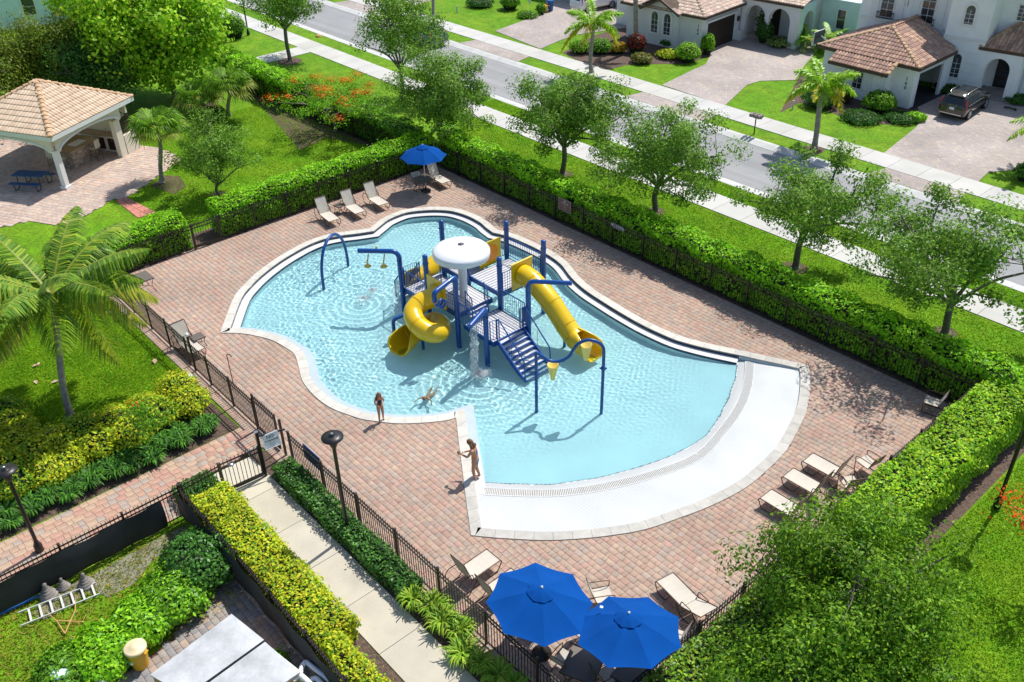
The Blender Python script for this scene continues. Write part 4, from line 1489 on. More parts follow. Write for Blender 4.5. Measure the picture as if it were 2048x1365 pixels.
for k, (px, py, h) in enumerate(((1612, 98, 1.5), (1655, 100, 1.9), (1692, 85, 1.3))):
    q = G(px, py)
    palm('areca_palm', ('bushy palm in front of the grey house porch side wall', 'taller bushy palm behind the basketball hoop', 'bushy palm beside the two storey house wall')[k], q, q + Vector((0, 0, h * 0.45)), 0.06, 14, 1.5, 0.42, [(0.12, 0.27, 0.02), (0.17, 0.32, 0.03)], 13 + k, nl=22, width=0.035)
q = G(2150, 180)
palm('areca_palm', 'palm fronds at the right edge beside the house porch', q, q + Vector((0, 0, 0.8)), 0.07, 12, 1.6, 0.42, PG, 17, nl=22, width=0.035)
# ---- shrubs by the far houses
FS = [('round green clipped bush at the corner of house 160', 1757, 222, 0.95, 1.15, GREEN + [(0.14, 0.26, 0.02)], 1900),
      ('dark clipped bush behind the plume palm of house 160', 1640, 212, 1.1, 1.0, DARKG, 1500),
      ('low dark ground shrub below the round clipped bush', 1720, 240, 1.2, 0.4, DARKG, 1100),
      ('low dark shrub along the bed edge of house 160', 1800, 240, 1.0, 0.35, DARKG, 1000),
      ('bright green little shrub at the driveway corner of house 160', 1832, 240, 0.55, 0.4, BRIGHT, 700),
      ('dark maroon shrub beside the bump-out of house 160', 1688, 205, 0.5, 0.8, [(0.09, 0.02, 0.02), (0.05, 0.04, 0.02)], 500),
      ('egg shaped clipped bush beside the garage of house 164', 1414, 108, 0.48, 1.35, GREEN + BRIGHT, 1100),
      ('yellow green fan leaved shrub at the corner of house 164', 1374, 122, 0.9, 1.2, [(0.20, 0.34, 0.03), (0.10, 0.22, 0.02)], 1200),
      ('yellow low hedge under the arched windows of house 164', 1336, 115, 0.85, 0.5, YELLOW, 900),
      ('dark square hedge below the arched windows of house 164', 1335, 92, 0.6, 0.6, DARKG, 700),
      ('dark red plant at the foot of the rough palm trunk', 1272, 105, 0.75, 1.3, [(0.16, 0.015, 0.02), (0.10, 0.02, 0.02), (0.05, 0.03, 0.02)], 900),
      ('spiky bronze green plant on the lawn edge of house 164', 1283, 125, 0.8, 0.6, [(0.13, 0.13, 0.05), (0.20, 0.16, 0.05), (0.06, 0.10, 0.03)], 800),
      ('orange tinged shrub left of the red plant', 1235, 105, 0.7, 0.7, [(0.30, 0.22, 0.02), (0.16, 0.22, 0.02), (0.30, 0.12, 0.02)], 800),
      ('green shrub behind the plume palm of house 164', 1200, 105, 0.9, 0.9, GREEN, 1000),
      ('green shrub left of the plume palm of house 164', 1160, 105, 0.8, 0.8, GREEN + [(0.2, 0.3, 0.03)], 900),
      ('tall egg shaped bush left of the porch of the grey house', 1527, 85, 0.62, 1.5, DARKG, 1300),
      ('egg shaped bush right of the porch of the grey house', 1592, 92, 0.55, 1.4, DARKG, 1200),
      ('low flowering hedge between the two egg shaped bushes', 1558, 92, 0.95, 0.55, [(0.16, 0.24, 0.08), (0.20, 0.22, 0.12), (0.08, 0.16, 0.03)], 900),
      ('low dark hedge along the front wall of house 160', 1898, 182, 1.0, 0.5, DARKG, 900),
      ('dark shrub right of the porch pillar of house 160', 2035, 205, 0.8, 0.4, DARKG, 800),
      ('square hedge end beside the driveway with the white car', 1082, 28, 0.4, 0.8, GREEN, 600),
      ('low hedge in the front bed left of the white car', 1055, 34, 0.9, 0.4, GREEN, 700),
      ('round dark shrub at the top edge left of the bins', 1020, 18, 0.9, 1.2, GREEN, 900),
      ('dark low hedge on the far front lawn at the top edge', 960, 12, 1.3, 0.6, DARKG, 900),
      ('round dark green clipped bush at the right edge near the driveway', 2048, 360, 0.55, 0.9, DARKG + GREEN, 900),
      ('bright green bush between the two houses at the top', 1708, 55, 1.2, 1.6, BRIGHT, 1100),
      ('dark tall bush near the far hedge end under the tall bright tree', 470, 75, 1.0, 1.8, GREEN, 1300),
      ('dark low shrub behind the fan palms', 430, 238, 0.9, 0.7, DARKG, 800),
      ('dark shrub at the pavilion side under the fan palm', 275, 262, 1.0, 0.8, DARKG, 900)]
for k, (lab, px, py, rx, h, pal, n) in enumerate(FS):
    q = G(px, py)
    bush('garden_shrub', lab, (q.x, q.y), rx, rx * 0.9, h, 0.15, pal, n, 600 + k)
UX, UZ = (1, 0, 0), (0, 0, 1)


def text(parent, s, o, u, v, size, mat='ink', name='lettering', ext=0.002):
    """raised lettering in the plane (u,v) with its centre at o"""
    cu = bpy.data.curves.new(name, 'FONT')
    cu.body = s
    cu.size = size
    cu.align_x = 'CENTER'
    cu.align_y = 'CENTER'
    cu.extrude = ext
    cu.resolution_u = 2
    cu.materials.append(MATS[mat])
    tmp = bpy.data.objects.new(name, cu)
    me = bpy.data.meshes.new_from_object(tmp)
    bpy.data.objects.remove(tmp)
    bpy.data.curves.remove(cu)
    me.name = name
    ob = bpy.data.objects.new(name, me)
    COL.objects.link(ob)
    u, v = Vector(u).normalized(), Vector(v).normalized()
    n = u.cross(v)
    m_ = Matrix.Identity(4)
    for i in range(3):
        m_[i][0], m_[i][1], m_[i][2], m_[i][3] = u[i], v[i], n[i], o[i]
    ob.parent = parent
    ob.matrix_local = MW[parent].inverted() @ m_
    return ob


# ------------------------------------------------------------------ buildings
TILE = {}


def tile_me(col, wd, ln):
    key = (col, wd, ln)
    if key not in TILE:
        V, F = [], []
        n = 6
        for e, lift in ((0.0, 0.030), (1.0, 0.0)):
            for j in range(n + 1):
                a = PI * j / n
                V.append((-math.cos(a) * wd * 0.5, e * ln, math.sin(a) * wd * 0.33 + lift))
        F = [(j + 1, j, n + 1 + j, n + 2 + j) for j in range(n)]
        V += [(-wd * 0.5, 0, 0), (wd * 0.5, 0, 0)]
        F.append(tuple(range(n + 1)) + (2 * n + 3, 2 * n + 2))
        TILE[key] = (V, F)
    return TILE[key]


TME = {}


def tile_roof(parent, poly, cols, wd=0.22, ln=0.34, ind=0, mat='roof_tile', seed=1, th=0.05):
    """poly: 3D corners, first edge is the eave; covers it with barrel tiles"""
    r = np.random.default_rng(seed)
    P = [Vector(p) for p in poly]
    u = (P[1] - P[0])
    u.z = 0
    u.normalize()
    n = None
    for i in range(2, len(P)):
        n = (P[1] - P[0]).cross(P[i] - P[0])
        if n.length > 1e-6:
            break
    n.normalize()
    if n.z < 0:
        n = -n
    v = n.cross(u)
    if v.z < 0:
        u, v = -u, -v
        v = n.cross(u)
        if v.z < 0:
            v = -v
            u = v.cross(n)
    o = P[0]
    q = [((p - o).dot(u), (p - o).dot(v)) for p in P]
    mb = MB()
    mb.add([p - n * 0.02 for p in P] + [p - n * th for p in P], [tuple(range(len(P))), tuple(range(len(P), 2 * len(P)))[::-1]])
    deck_ = mb.build('roof_deck', 'roof_deck', parent)
    R3 = Matrix((u, v, n)).transposed()
    if R3.determinant() < 0:
        u = -u
        q = [((p - o).dot(u), (p - o).dot(v)) for p in P]
        R3 = Matrix((u, v, n)).transposed()
    xs, ys = [a for a, _ in q], [b for _, b in q]
    rest = MB()
    cnt = 0
    inv = MW[parent].inverted()
    y = min(ys)
    while y < max(ys):
        x = min(xs) + wd / 2
        while x < max(xs):
            if inpoly(np.array([x]), np.array([y + ln * 0.4]), q)[0]:
                ci = int(r.integers(0, len(cols)))
                V, F = tile_me(0, wd, ln * 1.12)
                p = o + u * x + v * y
                if cnt < ind:
                    key = (id(cols), ci, wd, ln)
                    if key not in TME:
                        me = bpy.data.meshes.new('roof_tile')
                        me.from_pydata(V, [], F)
                        at_ = me.attributes.new('tint', 'FLOAT_COLOR', 'FACE')
                        at_.data.foreach_set('color', np.tile(np.r_[cols[ci], 1].astype(np.float32), len(F)))
                        me.materials.append(MATS[mat])
                        TME[key] = me
                    ob = bpy.data.objects.new('roof_tile', TME[key])
                    COL.objects.link(ob)
                    ob.parent = parent
                    m_ = R3.to_4x4()
                    m_.translation = p
                    ob.matrix_local = inv @ m_
                    cnt += 1
                else:
                    t = tuple(np.array(cols[ci]) * r.uniform(0.85, 1.15))
                    rest.add([p + R3 @ Vector(k) for k in V], F, t)
            x += wd
        y += ln
    if rest.v:
        rest.build('roof_tile', mat, parent, kind='stuff')
    return deck_


def ridge(parent, a, b, col, wd=0.26, ln=0.36, mat='roof_tile'):
    a, b = Vector(a), Vector(b)
    n = max(1, int((b - a).length / ln))
    for i in range(n):
        p, q_ = a.lerp(b, i / n), a.lerp(b, (i + 1.08) / n)
        d = (q_ - p).normalized()
        s = d.cross(Vector((0, 0, 1))).normalized()
        up = s.cross(d)
        V = []
        for e, lift, k in ((p, 0.045, 1.0), (q_, 0.015, 0.85)):
            for j in range(7):
                t = PI * j / 6
                V.append(e + s * math.cos(t) * wd * 0.5 * k + up * (math.sin(t) * wd * 0.42 * k + lift - 0.02))
        F = [(j, j + 1, 8 + j, 7 + j) for j in range(6)] + [tuple(range(7))[::-1]]
        MB().add(V, F, tuple(np.array(col) * random.uniform(0.85, 1.12)), smooth=False).build('ridge_tile', mat, parent)


def window(parent, c, u, n, w_, h, frame='white_paint', arch=False, rows=4, cols=2, name='window', fw=0.08, fd=0.06):
    """window in a wall: c = centre of the opening on the wall face, u along the wall, n outwards"""
    u, n = Vector(u).normalized(), Vector(n).normalized()
    v = Vector((0, 0, 1))
    c = Vector(c)
    ww, hh = w_ / 2, h / 2
    if arch:
        arc = lambda rr, z0_: [(math.cos(a) * rr, z0_ + math.sin(a) * rr) for a in np.linspace(0, PI, 13)]
        outer = [(-ww - fw, -hh), (ww + fw, -hh)] + arc(ww + fw, hh)
        inner = [(-ww, -hh + fw), (ww, -hh + fw)] + arc(ww, hh)
    else:
        outer = [(-ww - fw, -hh - fw), (ww + fw, -hh - fw), (ww + fw, hh + fw), (-ww - fw, hh + fw)]
        inner = [(-ww, -hh), (ww, -hh), (ww, hh), (-ww, hh)]
    k = len(outer)
    mb = MB()
    A = [c + u * p[0] + v * p[1] + n * fd for p in outer]
    B = [c + u * p[0] + v * p[1] + n * fd for p in inner]
    A0 = [p - n * fd for p in A]
    B0 = [p - n * fd for p in B]
    V = A + B + A0 + B0
    F = []
    for i in range(k):
        j = (i + 1) % k
        F += [(i, j, k + j, k + i), (2 * k + i, 2 * k + j, j, i), (k + i, k + j, 3 * k + j, 3 * k + i)]
    mb.add(V, F)
    wo = mb.build(name, frame, parent)
    P = [c + u * p[0] + v * p[1] + n * 0.012 for p in inner]
    mb = MB().add(P, [tuple(range(k))])
    mb.build('pane', 'glass_dark', wo)
    for i in range(1, cols):
        x = -ww + w_ * i / cols
        MB().bar(c + u * x - v * (hh - 0.02) + n * 0.026, c + u * x + v * hh + n * 0.026, 0.028, 0.02).build('muntin', frame, wo)
    for j in range(1, rows):
        z = -hh + h * j / rows
        t = 0.05 if (j * 2 == rows) else 0.028
        MB().bar(c - u * ww + v * z + n * 0.029, c + u * ww + v * z + n * 0.029, t, 0.02).build('muntin', frame, wo)
    return wo


def archwall(parent, o, u, wd, h, openings, th, mat, name='wall', trim=None):
    """wall from o along u with openings [(x0, x1, spring, arched)] that reach the floor"""
    u = Vector(u).normalized()
    v = Vector((0, 0, 1))
    poly = [(0, 0), (0, h), (wd, h), (wd, 0)]
    for a, b, s, arched in sorted(openings, key=lambda t: -t[0]):
        poly.append((b, 0))
        if arched:
            rr = (b - a) / 2
            rise = rr if arched is True else arched
            poly += [((a + b) / 2 + rr * math.cos(t), s + rise * math.sin(t)) for t in np.linspace(0, PI, 15)]
        else:
            poly += [(b, s), (a, s)]
        poly.append((a, 0))
    w_ = MB().prism(poly[::-1], o, u, v, th).build(name, mat, parent)
    if trim:
        for a, b, s, arched in openings:
            rr = (b - a) / 2
            rise = rr if arched is True else (arched or 0)
            n = u.cross(v)
            for sg in (1,):
                pts = [(b, 0.02), (b, s)] + [((a + b) / 2 + rr * math.cos(t), s + rise * math.sin(t)) for t in np.linspace(0, PI, 15)] + [(a, s), (a, 0.02)]
                pt = [Vector(o) + u * p[0] + v * p[1] - n * 0.01 for p in pts]
                for p, q_ in zip(pt, pt[1:]):
                    if (q_ - p).length > 0.01:
                        pass
                MB().tube(pt[2:-2], 0.05, 6).build('arch_trim', trim, w_)
    return w_


# ---- picnic pavilion
PV_ = thing('pavilion', 'open picnic pavilion with a tan tiled hip roof and white arches', 'pavilion', PAVC, PAVR)
LM = MW[PV_]
lw = lambda x, y, z: LM @ Vector((x, y, z))
lx, ly = (LM.to_3x3() @ Vector((1, 0, 0))), (LM.to_3x3() @ Vector((0, 1, 0)))
E_, Z_, PK = 3.2, 3.0, 4.62
HC = 2.75
for sx, sy in ((1, -1), (-1, -1), (-1, 1)):
    c = lw(sx * HC, sy * HC, 0)
    mb = MB()
    mb.box((c.x, c.y, 0.07), (0.42, 0.42, 0.14), rz=PAVR)
    mb.box((c.x, c.y, 1.1), (0.28, 0.28, 1.95), rz=PAVR)
    mb.box((c.x, c.y, 2.07), (0.40, 0.40, 0.12), rz=PAVR)
    mb.build('column', 'white_paint', PV_)
c = lw(HC, HC - 0.95, 0)
mb = MB()
mb.box((c.x, c.y, 1.05), (0.30, 0.45, 2.1), rz=PAVR)
mb.build('pier', 'stucco_cream', PV_)
c = lw(HC, HC - 0.15, 0)
MB().box((c.x, c.y, 0.55), (0.34, 1.05, 1.1), rz=PAVR).build('side_wall', 'stucco_cream', PV_)
for k in range(9):
    c = lw(HC, HC - 0.2, 1.2 + 0.10 * k)
    MB().box(c, (0.05, 0.95, 0.07), rz=PAVR).build('slat', 'bin_blue' if False else 'door_brown', PV_)
for (ox, oy, ax_, wd) in ((HC + 0.1, -HC - 0.1, (0, 1, 0), 2 * HC - 0.55), (-HC - 0.1, -HC - 0.12, (1, 0, 0), 2 * HC + 0.2), (-HC - 0.1, HC - 0.1, (0, -1, 0), 2 * HC), (HC, HC + 0.1, (-1, 0, 0), 2 * HC)):
    o = lw(ox, oy, 2.12)
    u = LM.to_3x3() @ Vector(ax_)
    poly = [(0.05, 0.0), (0.05, 0.85), (wd, 0.85), (wd, 0.0)] + [(wd / 2 + (wd / 2 - 0.2) * math.cos(t), 0.5 * math.sin(t)) for t in np.linspace(0.05, PI - 0.05, 15)]
    a = MB().prism(poly[::-1], o, u, (0, 0, 1), 0.16).build('arch', 'stucco_cream', PV_)
    for s_ in (0.0,):
        n_ = u.cross(Vector((0, 0, 1)))
        pt = [o + u * (wd / 2 + (wd / 2 - 0.18) * math.cos(t)) + Vector((0, 0, 0.5 * math.sin(t) - 0.02)) + n_ * 0.08 for t in np.linspace(0.0, PI, 17)]
        mb = MB()
        for p, q_ in zip(pt, pt[1:]):
            mb.bar(p, q_, 0.24, 0.10)
        mb.build('arch_trim', 'white_paint', a)
corners = [lw(E_, -E_, Z_), lw(E_, E_, Z_), lw(-E_, E_, Z_), lw(-E_, -E_, Z_)]
pk = lw(0, 0, PK)
TAN = [(0.62, 0.47, 0.33), (0.66, 0.50, 0.36), (0.57, 0.42, 0.29), (0.68, 0.53, 0.38)]
for k in range(4):
    a, b = corners[k], corners[(k + 1) % 4]
    tile_roof(PV_, [a, b, pk], TAN, 0.21, 0.36, 150 if k in (0, 3) else 0, seed=70 + k)
    ridge(PV_, a, pk, (0.60, 0.38, 0.22), 0.30, 0.34)
    MB().bar(a - Vector((0, 0, 0.10)), b - Vector((0, 0, 0.10)), 0.06, 0.22).build('fascia', 'white_paint', PV_)
mb = MB()
z = Z_ - 0.16
mb.add([c - Vector((0, 0, 0.16)) for c in corners], [(0, 3, 2, 1)])
mb.build('ceiling', 'stucco_cream', PV_)
# kitchen counter along the back wall
KC = thing('kitchen_counter', 'built-in kitchen counter with three dark doors under the pavilion', 'counter', lw(0.9, HC - 0.35, 0), PAVR)
c = lw(1.0, HC - 0.3, 0)
MB().box((c.x, c.y, 0.45), (2.9, 0.6, 0.90), rz=PAVR).build('cabinet', 'stucco_cream', KC)
MB().box((c.x, c.y, 0.93), (3.0, 0.7, 0.06), rz=PAVR).build('worktop', 'granite', KC)
for k in range(3):
    c = lw(0.1 + 0.92 * k, HC - 0.62, 0.45)
    d_ = MB().box(c, (0.66, 0.04, 0.66), rz=PAVR).build('door', 'door_brown', KC)
    MB().box(lw(0.1 + 0.92 * k, HC - 0.655, 0.68), (0.16, 0.02, 0.025), rz=PAVR).build('handle', 'steel', d_)
c = lw(1.0, HC + 0.02, 0)
MB().box((c.x, c.y, 1.05), (3.2, 0.08, 2.1), rz=PAVR).build('back_wall', 'stucco_cream', KC)
MB().tube(round_bend([lw(1.3, HC - 0.2, 0.96), lw(1.3, HC - 0.2, 1.2), lw(1.3, HC - 0.38, 1.2), lw(1.3, HC - 0.38, 1.12)], 0.05), 0.014, 6).build('tap', 'steel', KC)
# bar island with stone facing
BI = thing('bar_island', 'stone faced bar island with a pale stone top under the pavilion', 'bar', lw(0.8, 0.4, 0), PAVR)
hx, hy = 0.62, 0.95
cx_, cy_ = 0.7, 0.55
for j in range(7):
    for side in range(4):
        L_ = (2 * hx if side % 2 == 0 else 2 * hy)
        x = 0
        while x < L_ - 0.02:
            l = min(random.choice((0.18, 0.26, 0.34)), L_ - x)
            t = x + l / 2
            if side == 0:
                p = (cx_ - hx + t, cy_ - hy)
            elif side == 1:
                p = (cx_ + hx, cy_ - hy + t)
            elif side == 2:
                p = (cx_ - hx + t, cy_ + hy)
            else:
                p = (cx_ - hx, cy_ - hy + t)
            tt = random.uniform(0.75, 1.3)
            MB().box(lw(p[0], p[1], 0.065 + 0.13 * j), ((l - 0.012, 0.07 + random.uniform(0, 0.02), 0.118) if side % 2 == 0 else (0.07 + random.uniform(0, 0.02), l - 0.012, 0.118)), rz=PAVR, tint=(tt, tt * 0.97, tt * 0.93)).build('stone', 'stone_facing', BI)
            x += l
c = lw(cx_, cy_, 0.47)
MB().box(c, (2 * hx - 0.05, 2 * hy - 0.05, 0.9), rz=PAVR).build('core', 'grey_stone', BI)
MB().box(lw(cx_, cy_, 0.96), (2 * hx + 0.35, 2 * hy + 0.35, 0.06), rz=PAVR).build('counter_top', 'granite', BI)
MB().box(lw(cx_ + 0.15, cy_ + 0.1, 1.005), (0.55, 0.85, 0.04), rz=PAVR).build('grill_lid', 'white_paint', BI)


def stool(lab, x, y, rz):
    t = thing('bar_stool', lab, 'bar stool', lw(x, y, 0), PAVR + rz, 'bar stools at the stone island')
    MB().box((0, 0, 0.72), (0.42, 0.42, 0.03)).build('seat', 'sling', t, world=False)
    MB().box((-0.22, 0, 0.98), (0.03, 0.42, 0.42)).build('backrest', 'sling', t, world=False)
    for sx in (-1, 1):
        for sy in (-1, 1):
            MB().tube([(sx * 0.2, sy * 0.2, 0.72), (sx * 0.24, sy * 0.24, 0)], 0.013, 6).build('leg', 'frame_brown', t, world=False)
    for s_ in (-1, 1):
        MB().tube([(-0.22, 0.21 * s_, 0.72), (-0.23, 0.21 * s_, 1.2)], 0.013, 6).build('back_post', 'frame_brown', t, world=False)
    MB().tube([(-0.22, 0.22, 0.3), (0.22, 0.22, 0.3), (0.22, -0.22, 0.3), (-0.22, -0.22, 0.3), (-0.22, 0.22, 0.3)], 0.012, 5, smooth=False).build('foot_ring', 'frame_brown', t, world=False)


stool('tan bar stool at the lawn side of the stone island', 1.75, 0.9, PI)
stool('tan bar stool in the shade left of the stone island', 0.4, -0.85, PI / 2)
stool('tan bar stool right behind the front white column', 1.0, -0.9, PI / 2)
# picnic table
q = G(62, 352, 0.6)
pt_ = thing('picnic_table', 'blue metal picnic table with two benches under the pavilion', 'picnic table', (q.x, q.y, 0), R_(40))
mb = MB().box((0, 0, 0.72), (1.75, 0.72, 0.05))
mb.build('table_top', 'blue_bench', pt_, world=False)
for s_ in (-1, 1):
    MB().box((0, s_ * 0.68, 0.43), (1.75, 0.26, 0.04)).build('bench', 'blue_bench', pt_, world=False)
    MB().tube(round_bend([(0.62 * s_, -0.7, 0.42), (0.62 * s_, -0.72, 0.03), (0.62 * s_, -0.35, 0.03), (0.62 * s_, -0.3, 0.7), (0.62 * s_, 0.3, 0.7), (0.62 * s_, 0.35, 0.03), (0.62 * s_, 0.72, 0.03), (0.62 * s_, 0.7, 0.42)], 0.08, 3), 0.022, 6).build('leg_frame', 'black_metal', pt_, world=False)
# satellite dish behind
q = G(180, 172, 1.0)
sd_ = thing('satellite_dish', 'pale round dish on a short pole behind the pavilion roof', 'satellite dish', (q.x, q.y, 0))
MB().tube([(q.x, q.y, 0), (q.x, q.y, 1.3)], 0.05, 8).build('pole', 'steel', sd_)
MB().lathe((q.x, q.y, 1.25), [(0.0, 0.0), (0.3, 0.04), (0.55, 0.16), (0.56, 0.18), (0.3, 0.07), (0.0, 0.03)], 20, caps=False).build('dish', 'box_grey', sd_)

# ---- house 160: two storeys, garage wing in front
ROOF = [(0.46, 0.27, 0.20), (0.52, 0.31, 0.22), (0.40, 0.235, 0.175), (0.56, 0.37, 0.25), (0.36, 0.22, 0.17)]
SW = 'stucco_white'
H1 = thing('house', 'white two storey house numbered 160 with a brown tiled garage roof', 'house', (-25, 58, 0))
X = Vector((1, 0, 0))
NY = Vector((0, -1, 0))
gx0, gx1, gy0, gy1 = -31.0, -24.85, 53.75, 58.4


def wallbox(parent, x0_, x1_, y0_, y1_, z0_, z1_, mat, name='wall'):
    return MB().box(((x0_ + x1_) / 2, (y0_ + y1_) / 2, (z0_ + z1_) / 2), (x1_ - x0_, y1_ - y0_, z1_ - z0_)).build(name, mat, parent)


wallbox(H1, gx0, gx1, gy0, gy0 + 0.15, 0, 2.6, SW)                       # garage front
wallbox(H1, gx0, gx0 + 0.15, gy0 + 0.15, gy1, 0, 2.6, SW)
wallbox(H1, -29.9, -26.25, 53.15, gy0, 0, 2.3, SW)                        # bump-out
# garage side with the open door
wallbox(H1, gx1 - 0.15, gx1, gy0 + 0.15, 54.35, 0, 2.6, SW)
wallbox(H1, gx1 - 0.15, gx1, 57.3, gy1, 0, 2.6, SW)
wallbox(H1, gx1 - 0.15, gx1, 54.35, 57.3, 2.12, 2.6, SW)
MB().box((gx1 + 0.02, 55.82, 2.16), (0.10, 3.2, 0.16)).build('lintel_trim', 'white_paint', H1)
MB().box((-27.6, 56.1, 0.005), (6.0, 4.4, 0.01)).build('garage_floor', 'garage_dark', H1)
MB().box((-29.4, 56.1, 1.2), (0.1, 4.4, 2.4)).build('garage_back', 'stucco_grey', H1)
MB().box((-27.2, 57.2, 0.7), (0.9, 0.5, 1.4)).build('garage_shelf', 'door_brown', H1)
window(H1, (-28.1, 53.15, 1.35), X, NY, 0.62, 1.35, rows=4)
for s_ in (-1, 1):
    MB().box((-28.1 + s_ * 0.72, 53.12, 1.35), (0.5, 0.05, 1.5)).build('shutter', 'white_paint', H1)
MB().bar((-26.55, 53.1, 1.75), (-26.55, 52.7, 2.25), 0.09, 0.14).build('bracket', 'fascia_brown', H1)
ev, pz = 2.6, 3.95
p1, p2, p3, p4 = Vector((gx0 - 0.35, 53.4, ev)), Vector((gx1 + 0.35, 53.4, ev)), Vector((gx1 + 0.20, 58.25, ev)), Vector((gx0 - 0.35, 58.9, ev))
ra, rb = Vector((-27.85, 55.7, pz)), Vector((-27.85, 58.9, pz))
tile_roof(H1, [p1, p2, ra], ROOF, 0.21, 0.30, 150, seed=1)
tile_roof(H1, [p2, p3, rb, ra], ROOF, 0.21, 0.30, 100, seed=2)
tile_roof(H1, [p4, p1, ra, rb], ROOF, 0.21, 0.30, 0, seed=3)
sl_ = (pz - ev) / (55.7 - 53.4)
q1, q2 = Vector((-29.95, 52.55, ev - sl_ * 0.85)), Vector((-25.95, 52.55, ev - sl_ * 0.85))
tile_roof(H1, [q1, q2, Vector((-25.95, 53.42, ev)), Vector((-29.95, 53.42, ev))], ROOF, 0.21, 0.30, 50, seed=4)
for a, b in ((p2, ra), (p1, ra), (ra, rb), (q2 + Vector((0, 0, 0.02)), Vector((-25.95, 53.42, ev + 0.02)))):
    ridge(H1, a, b, (0.55, 0.36, 0.20), 0.26, 0.32)
for a, b in ((p1, Vector((-30.0, 53.4, ev))), (Vector((-25.95, 53.4, ev)), p2), (p2, p3), (q1, q2)):
    MB().bar(a - Vector((0, 0, 0.09)), b - Vector((0, 0, 0.09)), 0.10, 0.15).build('gutter', 'fascia_brown', H1)
# main body, turned a few degrees like the photo
AR = R_(9)
mu = Vector((math.cos(AR), math.sin(AR), 0))
mn = Vector((math.sin(AR), -math.cos(AR), 0))
O1 = Vector((-25.75, 58.4, 0))


def mp(a, b, z):
    return O1 + mu * a - mn * b + Vector((0, 0, z))


def mbox(parent, a0, a1, b0, b1, z0_, z1_, mat, name='wall'):
    return MB().box(mp((a0 + a1) / 2, (b0 + b1) / 2, (z0_ + z1_) / 2), (a1 - a0, b1 - b0, z1_ - z0_), rz=AR).build(name, mat, parent)


mbox(H1, -5.8, 0.0, 0.95, 8, 0, 6.6, SW)                      # left wing behind the garage
mbox(H1, 0.0, 2.45, 0.0, 8, 0, 6.9, SW)                     # bay with two arched windows
mbox(H1, 2.45, 14, 2.2, 8, 0, 6.6, SW)                       # right wing
mbox(H1, -5.85, -0.005, 0.9, 0.95, 3.35, 3.5, 'white_paint', 'string_course')
mbox(H1, -0.02, 2.47, -0.05, 0.0, 3.2, 3.38, 'white_paint', 'string_course')
for z in (0.75, 1.3, 1.85, 2.5):
    mbox(H1, 0.05, 2.4, -0.012, 0.0, z, z + 0.03, 'stucco_grey', 'groove_line')
window(H1, mp(1.1, 0.0, 1.45), mu, mn, 0.52, 1.25, arch=True, rows=4)
window(H1, mp(1.2, 0.0, 4.5), mu, mn, 0.52, 1.0, arch=True, rows=4, fw=0.16)
for a in (-4.1, -1.55):
    wq = window(H1, mp(a, 0.95, 4.5), mu, mn, 0.78, 1.75, rows=4)
    for s_ in (-1, 1):
        mbox(H1, a + s_ * 0.80 - 0.24, a + s_ * 0.80 + 0.24, 0.87, 0.95, 3.6, 5.5, 'white_paint', 'shutter')
    mbox(H1, a - 0.62, a + 0.62, 0.80, 0.95, 3.38, 3.50, 'white_paint', 'sill')
    bal = mbox(H1, a - 0.56, a + 0.56, 0.72, 0.76, 3.88, 3.94, 'black_metal', 'balcony_rail')
    mbox(bal, a - 0.56, a + 0.56, 0.72, 0.76, 3.54, 3.60, 'black_metal', 'bottom_rail')
    for k in range(11):
        mbox(bal, a - 0.55 + 0.11 * k - 0.012, a - 0.55 + 0.11 * k + 0.012, 0.725, 0.755, 3.6, 3.88, 'black_metal', 'baluster')
MB().tube([mp(-2.8, 0.9, 4.9), mp(-2.8, 0.75, 4.9), mp(-2.8, 0.75, 4.5)], 0.02, 6).build('wall_lamp', 'black_metal', H1)
MB().box(mp(0.22, -0.10, 1.75), (0.14, 0.16, 0.36), rz=AR).build('wall_lamp', 'black_metal', H1)
window(H1, mp(3.6, 2.2, 4.7), mu, mn, 0.5, 0.9, rows=4)
mbox(H1, 3.2, 4.0, 2.05, 2.2, 4.0, 4.12, 'white_paint', 'sill')
# porch with arch and its little roof
archwall(H1, mp(2.45, 0.35, 0), mu, 2.3, 2.9, [(0.35, 1.75, 1.75, True)], 0.35, SW, 'porch_wall', 'white_paint')
archwall(H1, mp(4.75, 0.35, 0), -mn, 2.2, 2.9, [(0.5, 1.7, 1.75, True)], -0.35, SW, 'porch_wall')
mbox(H1, 2.45, 2.82, 0.28, 0.34, 1.66, 1.76, 'white_paint', 'impost')
mbox(H1, 4.18, 4.8, 0.28, 0.34, 1.66, 1.76, 'white_paint', 'impost')
dr = mbox(H1, 3.0, 4.1, 2.12, 2.2, 0.1, 2.25, 'door_brown', 'front_door')
for k in range(4):
    mbox(dr, 3.2, 3.9, 2.09, 2.12, 0.3 + 0.48 * k, 0.64 + 0.48 * k, 'glass_dark', 'pane')
mbox(H1, 2.5, 4.7, -0.2, 2.2, 0.0, 0.05, 'drive_paver', 'porch_floor')
e0, e1, e2, e3 = mp(2.2, 0.0, 2.95), mp(5.1, 0.0, 2.95), mp(5.1, 2.2, 2.95), mp(2.2, 2.2, 2.95)
rp = mp(3.65, 2.2, 4.15)
tile_roof(H1, [e0, e1, rp], ROOF, 0.21, 0.30, 0, seed=5)
tile_roof(H1, [e3, e0, rp], ROOF, 0.21, 0.30, 0, seed=6)
tile_roof(H1, [e1, e2, rp], ROOF, 0.21, 0.30, 0, seed=7)
ridge(H1, e0, rp, (0.45, 0.29, 0.18))
ridge(H1, e1, rp, (0.45, 0.29, 0.18))
MB().bar(e0 - Vector((0, 0, 0.08)), e1 - Vector((0, 0, 0.08)), 0.12, 0.16).build('gutter', 'fascia_brown', H1)
